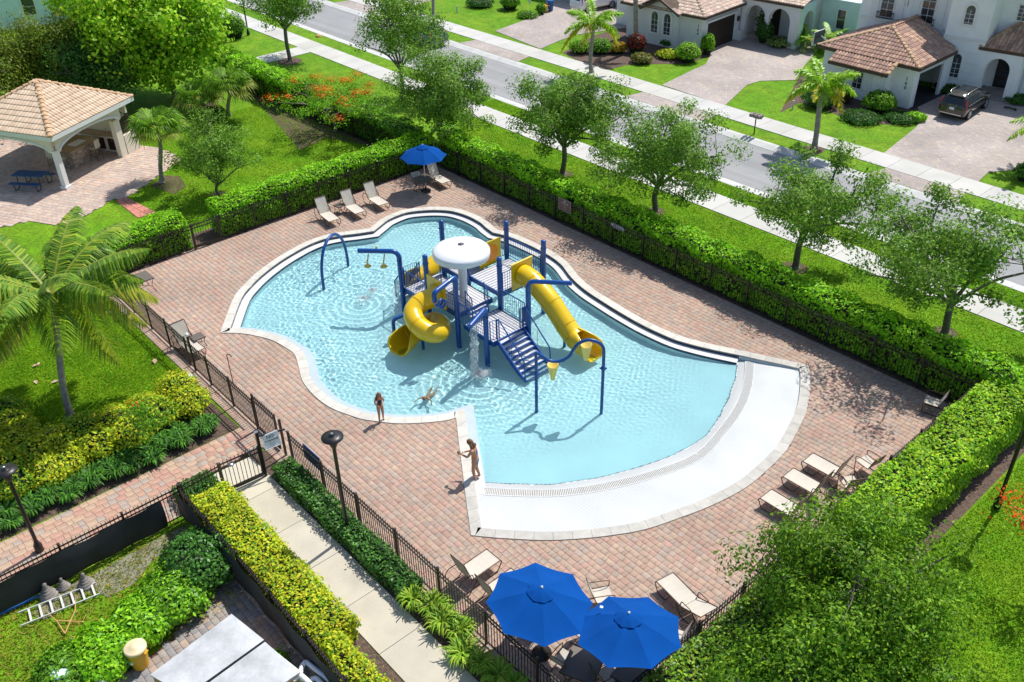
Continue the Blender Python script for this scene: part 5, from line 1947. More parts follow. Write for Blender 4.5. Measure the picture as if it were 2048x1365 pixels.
MB().bar(e0 - Vector((0, 0, 0.08)), e3 - Vector((0, 0, 0.08)), 0.12, 0.16).build('gutter', 'fascia_brown', H1)
# main roof eaves
f0, f1, f2, f3 = mp(-0.4, -0.45, 6.75), mp(2.85, -0.45, 6.75), mp(2.85, 4.5, 8.4), mp(-0.4, 4.5, 8.4)
tile_roof(H1, [f0, f1, f2, f3], ROOF, 0.21, 0.32, 0, seed=8)
MB().bar(f0 - Vector((0, 0, 0.1)), f1 - Vector((0, 0, 0.1)), 0.14, 0.18).build('gutter', 'fascia_brown', H1)
f0, f1, f2, f3 = mp(2.85, 1.7, 6.5), mp(14, 1.7, 6.5), mp(14, 5, 8.2), mp(2.85, 5, 8.2)
tile_roof(H1, [f0, f1, f2, f3], ROOF, 0.21, 0.32, 0, seed=9)
f0, f1, f2, f3 = mp(-6.2, 0.5, 6.5), mp(-0.4, 0.5, 6.5), mp(-0.4, 4.5, 8.2), mp(-6.2, 4.5, 8.2)
tile_roof(H1, [f0, f1, f2, f3], ROOF, 0.21, 0.32, 0, seed=10)
for k, ch in enumerate('160'):
    text(H1, ch, Vector((-25.3, 53.735, 1.75 - 0.27 * k)), X, UZ, 0.30, 'ink', 'house_number', 0.01)

# ---- house 164: single storey, grey
SG = 'stucco_grey'
H2 = thing('house', 'grey single storey house numbered 164 with twin arched windows and a light tiled roof', 'house', (-42, 57, 0))
AR2 = R_(5)
mu2 = Vector((math.cos(AR2), math.sin(AR2), 0))
mn2 = Vector((math.sin(AR2), -math.cos(AR2), 0))
O2 = Vector((-40.85, 53.9, 0))


def hp(a, b, z):
    return O2 + mu2 * a - mn2 * b + Vector((0, 0, z))


def hbox(parent, a0, a1, b0, b1, z0_, z1_, mat, name='wall'):
    return MB().box(hp((a0 + a1) / 2, (b0 + b1) / 2, (z0_ + z1_) / 2), (a1 - a0, b1 - b0, z1_ - z0_), rz=AR2).build(name, mat, parent)


LT = [(0.66, 0.50, 0.40), (0.62, 0.45, 0.36), (0.70, 0.56, 0.44), (0.56, 0.42, 0.34)]
hbox(H2, -6.6, 0, 0, 4.9, 0, 2.55, SG)
hbox(H2, -4.6, -1.85, -0.3, 0, 0, 2.7, SG)
hbox(H2, -9.5, -6.6, 2.5, 9, 0, 2.55, SG)
for a in (-3.85, -2.75):
    window(H2, hp(a, -0.3, 1.42), mu2, mn2, 0.56, 1.35, arch=True, rows=4, fw=0.15)
gp_ = [(-4.6, 2.7), (-1.85, 2.7), (-3.22, 3.35)]
MB().prism([(p[0], p[1]) for p in gp_], hp(0, -0.3, 0), mu2, (0, 0, 1), -0.25).build('gable', SG, H2)
gd = hbox(H2, 0.0, 0.04, 0.75, 4.2, 0, 1.95, 'door_brown', 'garage_door')
for k in range(1, 4):
    hbox(gd, 0.04, 0.05, 0.75, 4.2, 0.49 * k - 0.01, 0.49 * k + 0.01, 'ink', 'panel_line')
hbox(H2, 0.0, 0.12, 0.55, 4.4, 1.97, 2.12, 'white_paint', 'lintel_trim')
MB().box(hp(0.1, 4.65, 1.5), (0.14, 0.14, 0.34), rz=AR2).build('wall_lamp', 'black_metal', H2)
hbox(H2, 0.02, 0.5, 4.45, 4.9, 0, 0.65, 'white_paint', 'plinth')
a0, a1, a2, a3 = hp(-6.95, -0.4, 2.6), hp(0.4, -0.4, 2.6), hp(0.4, 6.0, 2.6), hp(-6.95, 6.0, 2.6)
r1, r2 = hp(-3.3, 2.9, 4.1), hp(-3.3, 7.5, 4.1)
tile_roof(H2, [a0, a1, r1], LT, 0.21, 0.32, 0, seed=21)
tile_roof(H2, [a1, a2, r2, r1], LT, 0.21, 0.32, 0, seed=22)
tile_roof(H2, [a3, a0, r1, r2], LT, 0.21, 0.32, 0, seed=23)
ridge(H2, a1, r1, (0.45, 0.33, 0.26))
ridge(H2, a0, r1, (0.45, 0.33, 0.26))
g0, g1, g2 = hp(-4.95, -0.75, 2.55), hp(-1.5, -0.75, 2.55), hp(-3.22, -0.75, 3.42)
g2b = hp(-3.22, 1.6, 3.42)
tile_roof(H2, [g1, hp(-1.5, 1.0, 2.75), g2b, g2], LT, 0.21, 0.32, 0, seed=24)
tile_roof(H2, [hp(-4.95, 1.0, 2.75), g0, g2, g2b], LT, 0.21, 0.32, 0, seed=25)
for a, b in ((g0, g2), (g2, g1), (hp(-1.5, -0.42, 2.6), a1), (a1, a2), (a0, hp(-4.95, -0.42, 2.6))):
    MB().bar(a - Vector((0, 0, 0.07)), b - Vector((0, 0, 0.07)), 0.08, 0.15).build('gutter', 'fascia_brown', H2)
# porch with two arches
archwall(H2, hp(0.1, 5.3, 0), mu2, 4.6, 3.0, [(0.35, 1.95, 1.75, True), (2.25, 3.95, 1.75, True)], 0.3, SG, 'porch_wall', 'white_paint')
archwall(H2, hp(4.7, 5.3, 0), -mn2, 3.0, 3.0, [(0.5, 1.9, 1.7, True)], -0.3, 'stucco_aqua', 'porch_wall')
for a in (0.2, 2.1, 4.2):
    hbox(H2, a - 0.14, a + 0.14, 5.22, 5.5, 0, 1.7, 'white_paint', 'column')
    hbox(H2, a - 0.22, a + 0.22, 5.16, 5.56, 1.7, 1.78, 'white_paint', 'capital')
    hbox(H2, a - 0.2, a + 0.2, 5.17, 5.55, 0.0, 0.16, 'white_paint', 'column_base')
hbox(H2, -0.3, 4.7, 7.4, 9, 0, 3.0, SG)
hbox(H2, -0.25, 0.0, 4.9, 7.4, 0, 2.9, SG)
hbox(H2, 1.1, 2.0, 7.33, 7.4, 0, 2.2, 'door_brown', 'front_door')
window(H2, hp(3.55, 7.4, 1.3), mu2, mn2, 0.6, 1.4, rows=4)
hbox(H2, 4.7, 7.5, 8.3, 14, 0, 3.0, 'stucco_aqua')
window(H2, hp(6.3, 8.3, 1.7), mu2, mn2, 0.6, 1.3, rows=2, cols=1)
hbox(H2, 0.2, 4.8, 5.3, 7.4, 0.0, 0.04, 'drive_paver', 'porch_floor')
c0_, c1_, c2_, c3_ = hp(0.2, 4.85, 3.05), hp(5.0, 4.85, 3.05), hp(5.0, 9, 4.3), hp(0.2, 9, 4.3)
tile_roof(H2, [c0_, c1_, c2_, c3_], LT, 0.21, 0.32, 0, seed=26)
MB().bar(c0_ - Vector((0, 0, 0.08)), c1_ - Vector((0, 0, 0.08)), 0.1, 0.15).build('gutter', 'fascia_brown', H2)
for k, ch in enumerate('164'):
    text(H2, ch, hp(-0.32, -0.012, 1.85 - 0.27 * k), mu2, UZ, 0.30, 'ink', 'house_number', 0.01)
q = hp(1.0, 6.6, 0)
t = thing('potted_plant', 'dark leafy plant in a blue pot inside the porch of the grey house', 'potted plant', q)
MB().lathe(tuple(q), [(0.2, 0.04), (0.27, 0.45), (0.29, 0.5), (0.22, 0.5)], 14).build('pot', 'bin_blue', t)
rr_ = np.random.default_rng(9)
Pl = npv(q) + npv([0, 0, 1.1]) + rr_.normal(0, 0.25, (500, 3)) * npv([1, 1, 1.4])
V, F = leaf_geo(Pl, rr_.normal(size=(500, 3)) + npv([0, 0, 0.5]), 0.16, rr_)
mesh_np('foliage', V, F, 'leaf', t, pick(DARKG, 500, rr_))

# ---- house behind the white car, and the pale blue house at the top left
H3 = thing('house', 'pale house with dark garage behind the white car at the top edge', 'house', (-58, 60, 0))
wallbox(H3, -66, -56.6, 58.2, 64, 0, 3.0, 'stucco_aqua')
wallbox(H3, -56.6, -49.8, 61.0, 66, 0, 3.0, SG)
wallbox(H3, -56.2, -53.6, 60.94, 61.0, 0, 2.1, 'door_brown', 'garage_door')
wallbox(H3, -53.2, -50.6, 60.94, 61.0, 0, 2.1, 'door_brown', 'garage_door')
wallbox(H3, -53.55, -53.25, 60.9, 61.0, 0, 2.4, 'white_paint', 'pier')
tile_roof(H3, [Vector((-66.4, 57.8, 3.0)), Vector((-56.2, 57.8, 3.0)), Vector((-58, 61, 4.3)), Vector((-64, 61, 4.3))], LT, 0.22, 0.34, 0, seed=31)
tile_roof(H3, [Vector((-56.6, 60.6, 3.0)), Vector((-49.4, 60.6, 3.0)), Vector((-51, 64, 4.3)), Vector((-56, 64, 4.3))], LT, 0.22, 0.34, 0, seed=32)
H4 = thing('house', 'pale blue house wall with one dark window behind the trees at the top left', 'house', (-75, 14, 0))
b0 = G(-60, 70)
b1 = G(330, 20)
u4 = (b1 - b0).normalized()
n4 = Vector((u4.y, -u4.x, 0))
c = (b0 + b1) / 2 - n4 * 3
MB().box((c.x, c.y, 2.2), ((b1 - b0).length, 6, 4.4), rz=math.atan2(u4.y, u4.x)).build('wall', 'stucco_aqua', H4)
qq = b0 + u4 * (G(68, 48) - b0).dot(u4)
window(H4, qq + Vector((0, 0, 1.6)) , u4, n4, 0.9, 1.3, rows=2, cols=1)

# ------------------------------------------------------------------ vehicles
def suv(name, label, loc, rz, paint, plate=True, roofrails=True, brand=None):
    t = thing(name, label, 'car', loc, rz, None, 0.83)
    # stations along y (rear -> front): y, half width, z bottom, z belt, z top, half width top
    S = [(-2.44, 0.78, 0.48, 0.78, 0.80, 0.70), (-2.40, 0.90, 0.36, 0.95, 1.02, 0.80), (-2.32, 0.94, 0.33, 1.05, 1.20, 0.78), (-2.12, 0.965, 0.32, 1.08, 1.58, 0.70),
         (-1.85, 0.975, 0.32, 1.08, 1.73, 0.67), (-1.2, 0.98, 0.32, 1.07, 1.78, 0.67), (-0.3, 0.98, 0.32, 1.05, 1.78, 0.67), (0.35, 0.98, 0.32, 1.04, 1.72, 0.66), (0.75, 0.98, 0.32, 1.04, 1.52, 0.68),
         (1.15, 0.98, 0.32, 1.03, 1.24, 0.74), (1.35, 0.98, 0.32, 1.02, 1.10, 0.80), (1.9, 0.965, 0.33, 0.96, 1.03, 0.80), (2.25, 0.92, 0.35, 0.88, 0.95, 0.76), (2.42, 0.84, 0.40, 0.72, 0.80, 0.66), (2.47, 0.70, 0.48, 0.62, 0.66, 0.55)]
    V, F = [], []
    for y, hw, zb, zl, zt, ht in S:
        half = [(hw * 0.82, zb), (hw * 0.97, zb + 0.06), (hw, (zb + zl) / 2), (hw * 0.985, zl), (ht + (hw - ht) * 0.25, zl + (zt - zl) * 0.72), (ht * 0.90, zt - 0.01), (ht * 0.45, zt + 0.012)]
        ring = [(x, y, z) for x, z in half] + [(-x, y, z) for x, z in half[::-1]]
        V += ring
    n = 14
    for i in range(len(S) - 1):
        for j in range(n):
            F.append((i * n + j, i * n + (j + 1) % n, (i + 1) * n + (j + 1) % n, (i + 1) * n + j))
    F.append(tuple(range(n))[::-1])
    F.append(tuple(range((len(S) - 1) * n, len(S) * n)))
    mb = MB().add(V, F, smooth=True)
    body = mb.build('body', paint, t, world=False)

    def side(y, f, s_, out=0.012):
        k = 0
        ys = [q_[0] for q_ in S]
        hw = np.interp(y, ys, [q_[1] for q_ in S])
        zl = np.interp(y, ys, [q_[3] for q_ in S])
        zt = np.interp(y, ys, [q_[4] for q_ in S])
        ht = np.interp(y, ys, [q_[5] for q_ in S])
        A_ = Vector((hw * 0.985, y, zl))
        B_ = Vector((ht + (hw - ht) * 0.25, y, zl + (zt - zl) * 0.72))
        p = A_.lerp(B_, f)
        p.x = (p.x + out) * s_
        return p
    for s_ in (-1, 1):
        for a, b in ((-1.95, -1.25), (-1.18, -0.32), (-0.22, 0.62)):
            P = [side(a, 0.10, s_), side(b, 0.10, s_), side(b, 0.98, s_), side(a, 0.98, s_)]
            MB().add(P, [(0, 1, 2, 3) if s_ > 0 else (3, 2, 1, 0)]).build('side_window', 'car_glass', t, world=False)
        MB().tube([side(-2.0, 0.03, s_, 0.02), side(-0.8, 0.03, s_, 0.02), side(0.75, 0.03, s_, 0.02)], 0.014, 5).build('window_trim', 'steel', t, world=False)
        if roofrails:
            MB().tube([(0.60 * s_, -1.75, 1.76), (0.61 * s_, -1.6, 1.83), (0.61 * s_, 0.1, 1.84), (0.60 * s_, 0.3, 1.76)], 0.026, 6).build('roof_rail', 'steel', t, world=False)
        P = [(0.955 * s_, -2.30, 0.80), (0.70 * s_, -2.425, 0.80), (0.70 * s_, -2.40, 1.02), (0.78 * s_, -2.32, 1.08), (0.80 * s_, -2.14, 1.52), (0.86 * s_, -2.10, 1.50), (0.975 * s_, -2.20, 1.05)]
        P = [Vector(p) + Vector((0.012 * s_, -0.016, 0)) for p in P]
        MB().add(P, [tuple(range(7)) if s_ < 0 else tuple(range(7))[::-1]]).build('tail_lamp', 'red_lamp', t, world=False)
        MB().box((1.06 * s_, 0.75, 1.10), (0.20, 0.10, 0.15)).build('mirror', paint, t, world=False)
        MB().box((0.66 * s_, 2.40, 0.78), (0.40, 0.10, 0.14)).build('headlamp', 'glass_dark', t, world=False)
        for y in (-1.48, 1.50):
            wheel = MB()
            c = Vector((0.90 * s_, y, 0.37))
            nn = 22
            V2, F2 = [], []
            for xo, rr in ((-0.11, 0.30), (-0.12, 0.36), (0.08, 0.37), (0.105, 0.34), (0.10, 0.27)):
                for k in range(nn):
                    a = 2 * PI * k / nn
                    V2.append((c.x + xo * s_, c.y + math.cos(a) * rr, c.z + math.sin(a) * rr))
            for i in range(4):
                for k in range(nn):
                    F2.append((i * nn + k, i * nn + (k + 1) % nn, (i + 1) * nn + (k + 1) % nn, (i + 1) * nn + k))
            wo = wheel.add(V2, F2, smooth=True).build('wheel', 'tyre', t, world=False)
            mb = MB()
            mb.tube([(c.x + 0.04 * s_, c.y, c.z), (c.x + 0.09 * s_, c.y, c.z)], 0.27, nn, smooth=False)
            for k in range(5):
                a = 2 * PI * k / 5
                mb.bar((c.x + 0.10 * s_, c.y, c.z), (c.x + 0.10 * s_, c.y + math.cos(a) * 0.25, c.z + math.sin(a) * 0.25), 0.06, 0.03)
            mb.build('rim', 'steel', wo, world=False)
    # rear glass, windscreen, sunroof
    P = [(-0.62, -2.335, 1.14), (0.62, -2.335, 1.14), (0.60, -2.135, 1.55), (-0.60, -2.135, 1.55)]
    P = [Vector(p) + Vector((0, -0.03, 0.015)) for p in P]
    MB().add(P, [(0, 1, 2, 3)]).build('rear_window', 'car_glass', t, world=False)
    P = [Vector((-0.64, 1.10, 1.30)), Vector((0.64, 1.10, 1.30)), Vector((0.58, 0.42, 1.70)), Vector((-0.58, 0.42, 1.70))]
    P = [p + Vector((0, 0.03, 0.03)) for p in P]
    MB().add(P, [(1, 0, 3, 2)]).build('windscreen', 'car_glass', t, world=False)
    MB().box((0, -0.45, 1.796), (0.86, 1.3, 0.014)).build('sunroof', 'car_glass', t, world=False)
    MB().box((0, -2.445, 0.47), (1.5, 0.06, 0.07)).build('bumper_trim', 'steel', t, world=False)
    MB().box((0, -2.10, 1.70), (1.15, 0.22, 0.03)).build('spoiler', paint, t, world=False)
    pl = MB().box((0, -2.452, 0.86), (0.34, 0.02, 0.17)).build('number_plate', 'plate', t, world=False)
    if brand:
        text(t, brand, MW[t] @ Vector((0.0, -2.43, 1.06)), MW[t].to_3x3() @ Vector((1, 0, 0.0)), MW[t].to_3x3() @ Vector((0, 0.15, 1)), 0.11, 'steel', 'lettering', 0.004)
    for s_ in (-1, 1):
        MB().bar((0.55 * s_, -2.2, 0.2), (0.45 * s_, -2.2, 0.35), 0.06).build('mount', 'tyre', t, world=False)
    return t


q = G(1915, 226, 0.3)
suv('black_suv', 'dark brown sport utility vehicle with chrome roof rails on the driveway of house 160', (-22.4, 55.75, 0), R_(4), 'car_black', brand='V O L V O')
suv('white_suv', 'white sport utility vehicle parked at the top edge behind the plume palm', (-54.9, 57.6, 0), R_(-8), 'car_white')
q = G(883, 62, 0.4)
suv('blue_car', 'dark blue car on the street mostly hidden behind an oak', (q.x, 42.0, -0.13), R_(90), 'car_blue', roofrails=False)

# ------------------------------------------------------------------ street furniture and odds and ends
q = G(1508, 268)
mb_ = thing('mailbox', 'post with three grey mailboxes side by side on the street lawn strip', 'mailbox', (q.x, q.y, 0))
MB().tube([(q.x, q.y, -0.05), (q.x, q.y, 1.0)], 0.035, 8).build('post', 'black_metal', mb_)
MB().box((q.x, q.y, 0.98), (0.75, 0.08, 0.04)).build('cross_arm', 'black_metal', mb_)
for k in (-1, 0, 1):
    x = q.x + 0.25 * k
    prof = [(-0.09, 0.0), (0.09, 0.0), (0.09, 0.10)] + [(0.09 * math.cos(a), 0.10 + 0.09 * math.sin(a)) for a in np.linspace(0.2, PI - 0.2, 7)] + [(-0.09, 0.10)]
    MB().prism(prof, (x, q.y + 0.22, 1.0), (1, 0, 0), (0, 0, 1), 0.44).build('box', 'grey_stone', mb_)
q = G(1372, 95)
hq = G(1690, 105)
bh = thing('basketball_hoop', 'basketball hoop with clear backboard and red rim behind the garage roof of house 160', 'basketball hoop', (-32.6, 55.2, 0))
bx, by = -32.6, 55.2
MB().tube(round_bend([(bx + 0.9, by + 0.3, 0), (bx + 0.9, by + 0.3, 2.2), (bx + 0.25, by + 0.1, 2.6)], 0.3), 0.05, 8).build('pole', 'steel', bh)
MB().box((bx + 0.2, by, 2.55), (0.05, 1.15, 0.75)).build('backboard', 'glass_dark', bh)
mb = MB()
for a, b in (((0.2, -0.58, 2.16), (0.2, 0.58, 2.16)), ((0.2, 0.58, 2.16), (0.2, 0.58, 2.93)), ((0.2, 0.58, 2.93), (0.2, -0.58, 2.93)), ((0.2, -0.58, 2.93), (0.2, -0.58, 2.16))):
    mb.bar((bx + a[0] - 0.03, by + a[1], a[2]), (bx + b[0] - 0.03, by + b[1], b[2]), 0.05)
mb.build('board_frame', 'white_paint', bh)
rim_c = Vector((bx - 0.12, by, 2.28))
MB().tube([rim_c + Vector((0.21 * math.cos(a), 0.21 * math.sin(a), 0)) for a in np.linspace(0, 2 * PI, 17)], 0.02, 6, caps=False).build('rim', 'rim_red', bh)
mb = MB()
for k in range(12):
    a, b = 2 * PI * k / 12, 2 * PI * (k + 0.5) / 12
    mb.tube([rim_c + Vector((0.2 * math.cos(a), 0.2 * math.sin(a), 0)), rim_c + Vector((0.11 * math.cos(b), 0.11 * math.sin(b), -0.38))], 0.012, 4, caps=False)
mb.build('net', 'white_paint', bh, kind='stuff')
for px, py, lab in ((1585, 218, 'pale thin marker post on the front lawn of house 160'), (914, 25, 'small pale marker post on the far front lawn')):
    q = G(px, py)
    t = thing('marker_post', lab, 'post', q)
    MB().box(q + Vector((0, 0, 0.26)), (0.09, 0.09, 0.52)).build('post', 'box_grey', t)
for px, py, mt, lab in ((1101, 22, 'bin_blue', 'blue wheeled bin beside the driveway at the top edge'), (1090, 24, 'bin_yellow', 'yellow tub beside the blue bin at the top edge')):
    q = G(px, py)
    t = thing('bin', lab, 'bin', q)
    MB().lathe((q.x, q.y, 0), [(0.20, 0.0), (0.27, 0.75 if mt == 'bin_blue' else 0.45), (0.29, 0.78 if mt == 'bin_blue' else 0.48)], 10, smooth=False).build('body', mt, t)
    MB().box((q.x, q.y, 0.82 if mt == 'bin_blue' else 0.5), (0.55, 0.5, 0.06)).build('lid', mt, t)
q = G(1060, 20)
t = thing('yard_sign', 'small white shield shaped yard sign in the front bed', 'sign', q)
MB().tube([q, q + Vector((0, 0, 0.5))], 0.012, 5).build('stake', 'steel', t)
MB().prism([(-0.13, 0.30), (-0.13, 0.12), (0, 0), (0.13, 0.12), (0.13, 0.30)], q + Vector((0, -0.02, 0.45)), (1, 0, 0), (0, 0, 1), 0.02).build('board', 'sign_white', t)
q = G(637, 73)
t = thing('stone', 'small tan stone lying on the grass strip by the road', 'stone', q)
MB().lathe((q.x, q.y, -0.04), [(0.0, 0.0), (0.26, 0.02), (0.20, 0.13), (0.0, 0.17)], 8, caps=False, smooth=False).build('stone', 'wood', t)
for px, py, lab in ((932, 255, 'thin black metal frame standing in the street lawn beside the hedge'),):
    q = G(px, py)
    t = thing('wire_frame', lab, 'frame', q)
    for s_ in (-0.32, 0.32):
        MB().tube(round_bend([q + Vector((s_ - 0.14, 0, 0)), q + Vector((s_ - 0.14, 0, 0.62)), q + Vector((s_ + 0.14, 0, 0.62)), q + Vector((s_ + 0.14, 0, 0))], 0.04), 0.018, 5).build('loop', 'black_metal', t)
q = G(1330, 190)
# yellow bin in the pump yard
q = G(283, 1330)
t = thing('trash_bin', 'round yellow waste bin with a cream lid in the pump yard', 'bin', (q.x, q.y, 0))
MB().lathe((q.x, q.y, 0), [(0.20, 0.0), (0.265, 0.62), (0.27, 0.66)], 24).build('body', 'bin_yellow', t)
MB().lathe((q.x, q.y, 0.65), [(0.285, 0.0), (0.285, 0.05), (0.25, 0.07), (0.12, 0.085), (0.11, 0.10), (0.0, 0.105)], 24).build('lid', 'bin_lid', t)
for s_ in (-1, 1):
    a = R_(35)
    MB().box((q.x + math.cos(a) * 0.285 * s_, q.y + math.sin(a) * 0.285 * s_, 0.58), (0.06, 0.13, 0.05), rz=a).build('handle', 'bin_yellow', t)
MB().lathe((q.x + 0.12, q.y - 0.215, 0.36), [(0.0, -0.05), (0.045, -0.03), (0.045, 0.03), (0, 0.05)], 10, caps=False).build('label_patch', 'plate', t)
# ladder
a, b = G(42, 1252, 0.06), G(200, 1188, 0.06)
a2, b2 = G(36, 1226, 0.06), G(192, 1166, 0.06)
t = thing('ladder', 'aluminium ladder lying on the weedy ground of the pump yard', 'ladder', (a.x, a.y, 0))
MB().bar(a, b, 0.025, 0.045).build('side_rail', 'box_grey', t)
MB().bar(a2, b2, 0.025, 0.045).build('side_rail', 'box_grey', t)
for k in range(7):
    f = 0.13 + 0.135 * k
    MB().bar(a.lerp(b, f), a2.lerp(b2, f), 0.055, 0.025).build('rung', 'box_grey', t)
# stacked stone finials
for k, (px, py, s_) in enumerate(((98, 1192, 1.0), (128, 1175, 0.75), (173, 1170, 0.95))):
    q = G(px, py)
    t = thing('stone_finial', ('grey ringed stone cone nearest the blue pipes', 'half hidden grey ringed stone cone between two others', 'grey ringed stone cone beside the sandy patch')[k], 'stone ornament', (q.x, q.y, 0))
    pr_ = []
    for j in range(5):
        r_ = (0.25 - 0.045 * j) * s_
        pr_ += [(r_, 0.075 * j * s_), (r_ * 1.02, 0.075 * j * s_ + 0.045 * s_), (r_ * 0.86, 0.075 * (j + 1) * s_)]
    pr_ += [(0.05 * s_, 0.40 * s_), (0.06 * s_, 0.46 * s_), (0.0, 0.50 * s_)]
    MB().lathe((q.x, q.y, 0), pr_, 18, caps=False).build('stone', 'grey_stone', t)
for k in range(2):
    a, b = G(0, 1222 + 7 * k, 0.05), G(92, 1178 + 7 * k, 0.05)
    o = MB().tube([a + (a - b) * 0.4, b], 0.035, 8).build('pipe', 'bin_blue')
    tag(o, ('blue pipe on the ground right against the black cloth', 'blue pipe on the ground on the ladder side of its twin')[k], 'pipe', 'blue pipes on the ground')
q = G(128, 1280, 0.05)
dry = thing('dry_branch', 'dead forked branch lying beside the ladder', 'branch', (q.x, q.y, 0))
mb = MB()
for pts in (((130, 1268), (150, 1222), (152, 1190)), ((130, 1268), (115, 1245), (95, 1225)), ((112, 1242), (165, 1244), (172, 1230)), ((165, 1244), (178, 1255))):
    mb.tube([G(x, y, 0.06) for x, y in pts], [0.02, 0.016, 0.010][:len(pts)], 6)
mb.build('branch', 'wood', dry)
# equipment covers: two pale sheets on low timber frames
Zc = 0.72
for k, (q4, lab) in enumerate(((((463, 1228), (528, 1280), (372, 1392), (300, 1350)), 'large pale grey equipment cover on a low frame next to the yellow bin'), (((530, 1284), (600, 1345), (450, 1445), (376, 1396)), 'second pale equipment cover at the bottom edge beside white pipes'))):
    P = [G(x, y, Zc) for x, y in q4]
    c = sum(P, Vector()) / 4
    t = thing('equipment_cover', lab, 'equipment cover', (c.x, c.y, 0), 0, 'pale equipment covers')
    inn = [c + (p - c) * 0.97 for p in P]
    mb = MB().add(P + [p - Vector((0, 0, 0.05)) for p in P], [(0, 1, 2, 3), (7, 6, 5, 4)] + [(i + 4, (i + 1) % 4 + 4, (i + 1) % 4, i) for i in range(4)])
    o = mb.build('sheet', 'grey_board', t)
    B_ = [Vector((p.x, p.y, Zc - 0.05)) for p in inn]
    C_ = [Vector((p.x, p.y, 0)) for p in inn]
    MB().add(B_ + C_, [(i + 4, (i + 1) % 4 + 4, (i + 1) % 4, i) for i in range(4)]).build('side', 'wood', t)
pw = thing('white_pipes', 'white plastic pool pipes with elbows beside the equipment covers', 'pipework', G(590, 1340, 0.4))
for pts, rr in ((((540, 1302), (600, 1350), (640, 1385)), 0.075), (((605, 1332), (608, 1328), (612, 1324), (660, 1362), (690, 1385)), 0.065), (((585, 1362), (600, 1350), (604, 1334)), 0.065), (((520, 1318), (565, 1362), (600, 1400)), 0.07), (((565, 1362), (590, 1352)), 0.06), (((622, 1360), (632, 1356), (660, 1385)), 0.065)):
    P = [G(x, y, 0.55) for x, y in pts]
    MB().tube(round_bend(P, 0.12), rr, 10).build('pipe', 'white_paint', pw)
for px, py in ((540, 1302), (600, 1350), (520, 1318), (565, 1362)):
    q = G(px, py, 0.55)
    MB().tube([(q.x, q.y, 0), (q.x, q.y, 0.55)], 0.07, 10).build('riser_pipe', 'white_paint', pw)
q = G(548, 1335, 0.1)
bush('weed', 'small green weed growing between the white pipes', (q.x, q.y), 0.3, 0.45, 0.5, 0.09, GREEN, 500, 701)
q = G(130, 1368)
t = thing('bin', 'pale blue round tub lid at the bottom left edge', 'tub', (q.x, q.y, 0))
MB().lathe((q.x, q.y, 0), [(0.22, 0), (0.26, 0.5), (0.27, 0.52), (0.2, 0.55), (0.0, 0.56)], 20, caps=False).build('body', 'stucco_aqua', t)
q = G(200, 1372, 0.3)
o = MB().box((q.x, q.y, 0.3), (0.35, 0.3, 0.03), rz=0.6).build('board', 'white_paint')
tag(o, 'small white board beside the yellow bin', 'board')
q = G(2045, 262)
o = None
q = G(2020, 219)
t = thing('garden_hose_cart', 'low dark scooter shape lying on the driveway by the porch shrub', 'scooter', q)
MB().bar(q + Vector((-0.3, 0, 0.08)), q + Vector((0.3, 0.05, 0.08)), 0.12, 0.05).build('deck', 'black_metal', t)
MB().bar(q + Vector((0.3, 0.05, 0.08)), q + Vector((0.5, -0.25, 0.12)), 0.03, 0.03).build('handlebar', 'black_metal', t)
for s_ in (-0.3, 0.3):
    MB().lathe((q.x + s_, q.y, 0.0), [(0.0, 0), (0.06, 0.01), (0.06, 0.07), (0, 0.08)], 8, caps=False).build('wheel', 'tyre', t)
# fallen leaves on the left lawn
r9 = np.random.default_rng(12)
for k, (px, py) in enumerate(((70, 733), (78, 729), (110, 1000 - 235), (72, 766), (219, 626), (310, 724))):
    q = G(px, py)
    V, F = leaf_geo(npv([[q.x, q.y, 0.03]]), npv([[0.1, 0.1, 1]]), 0.30, r9, 0.55)
    o = mesh_np('fallen_leaf', V, F, 'stone_facing', None, npv([[1.1, 0.95, 0.8]]))
    tag(o, 'dry pale fallen leaf lying on the left lawn', 'leaf', 'fallen leaves on the left lawn')
# ------------------------------------------------------------------ water play structure
FZ = -0.62          # feet of posts, below the pool floor


def recv(o):
    for c in [o] + list(o.children_recursive):
        if c.type == 'MESH':
            c.cycles.is_caustics_receiver = True


PS = thing('play_structure', 'blue climbing platform with yellow slides and stairs in the middle of the pool', 'play structure', (-24.8, 20.0, -0.2))
XA, XB, XC, XD = -27.75, -25.95, -24.1, -22.35       # post columns
YA, YB, YC = 18.17, 20.1, 22.3
posts = [(XB, YA, 2.92, 1), (-24.15, 18.2, 2.62, 0), (-22.37, 18.15, 2.05, 0), (-23.82, 20.12, 2.92, 1), (-25.75, 20.08, 3.0, 1), (-25.95, 22.35, 2.92, 1), (-23.66, 22.3, 2.92, 1), (-27.5, 20.2, 3.15, 1), (-27.8, 18.2, 2.2, 0), (-22.0, 19.95, 2.55, 0)]
for x, y, h, cap in posts:
    mb = MB().tube([(x, y, FZ), (x, y, h)], 0.105, 12)
    if cap:
        mb.tube([(x, y, h - 0.34), (x, y, h - 0.30)], 0.128, 12)
        mb.lathe((x, y, h), [(0.108, -0.01), (0.10, 0.03), (0.04, 0.06), (0.0, 0.065)], 12, caps=False)
    mb.build('post', 'blue_paint', PS)


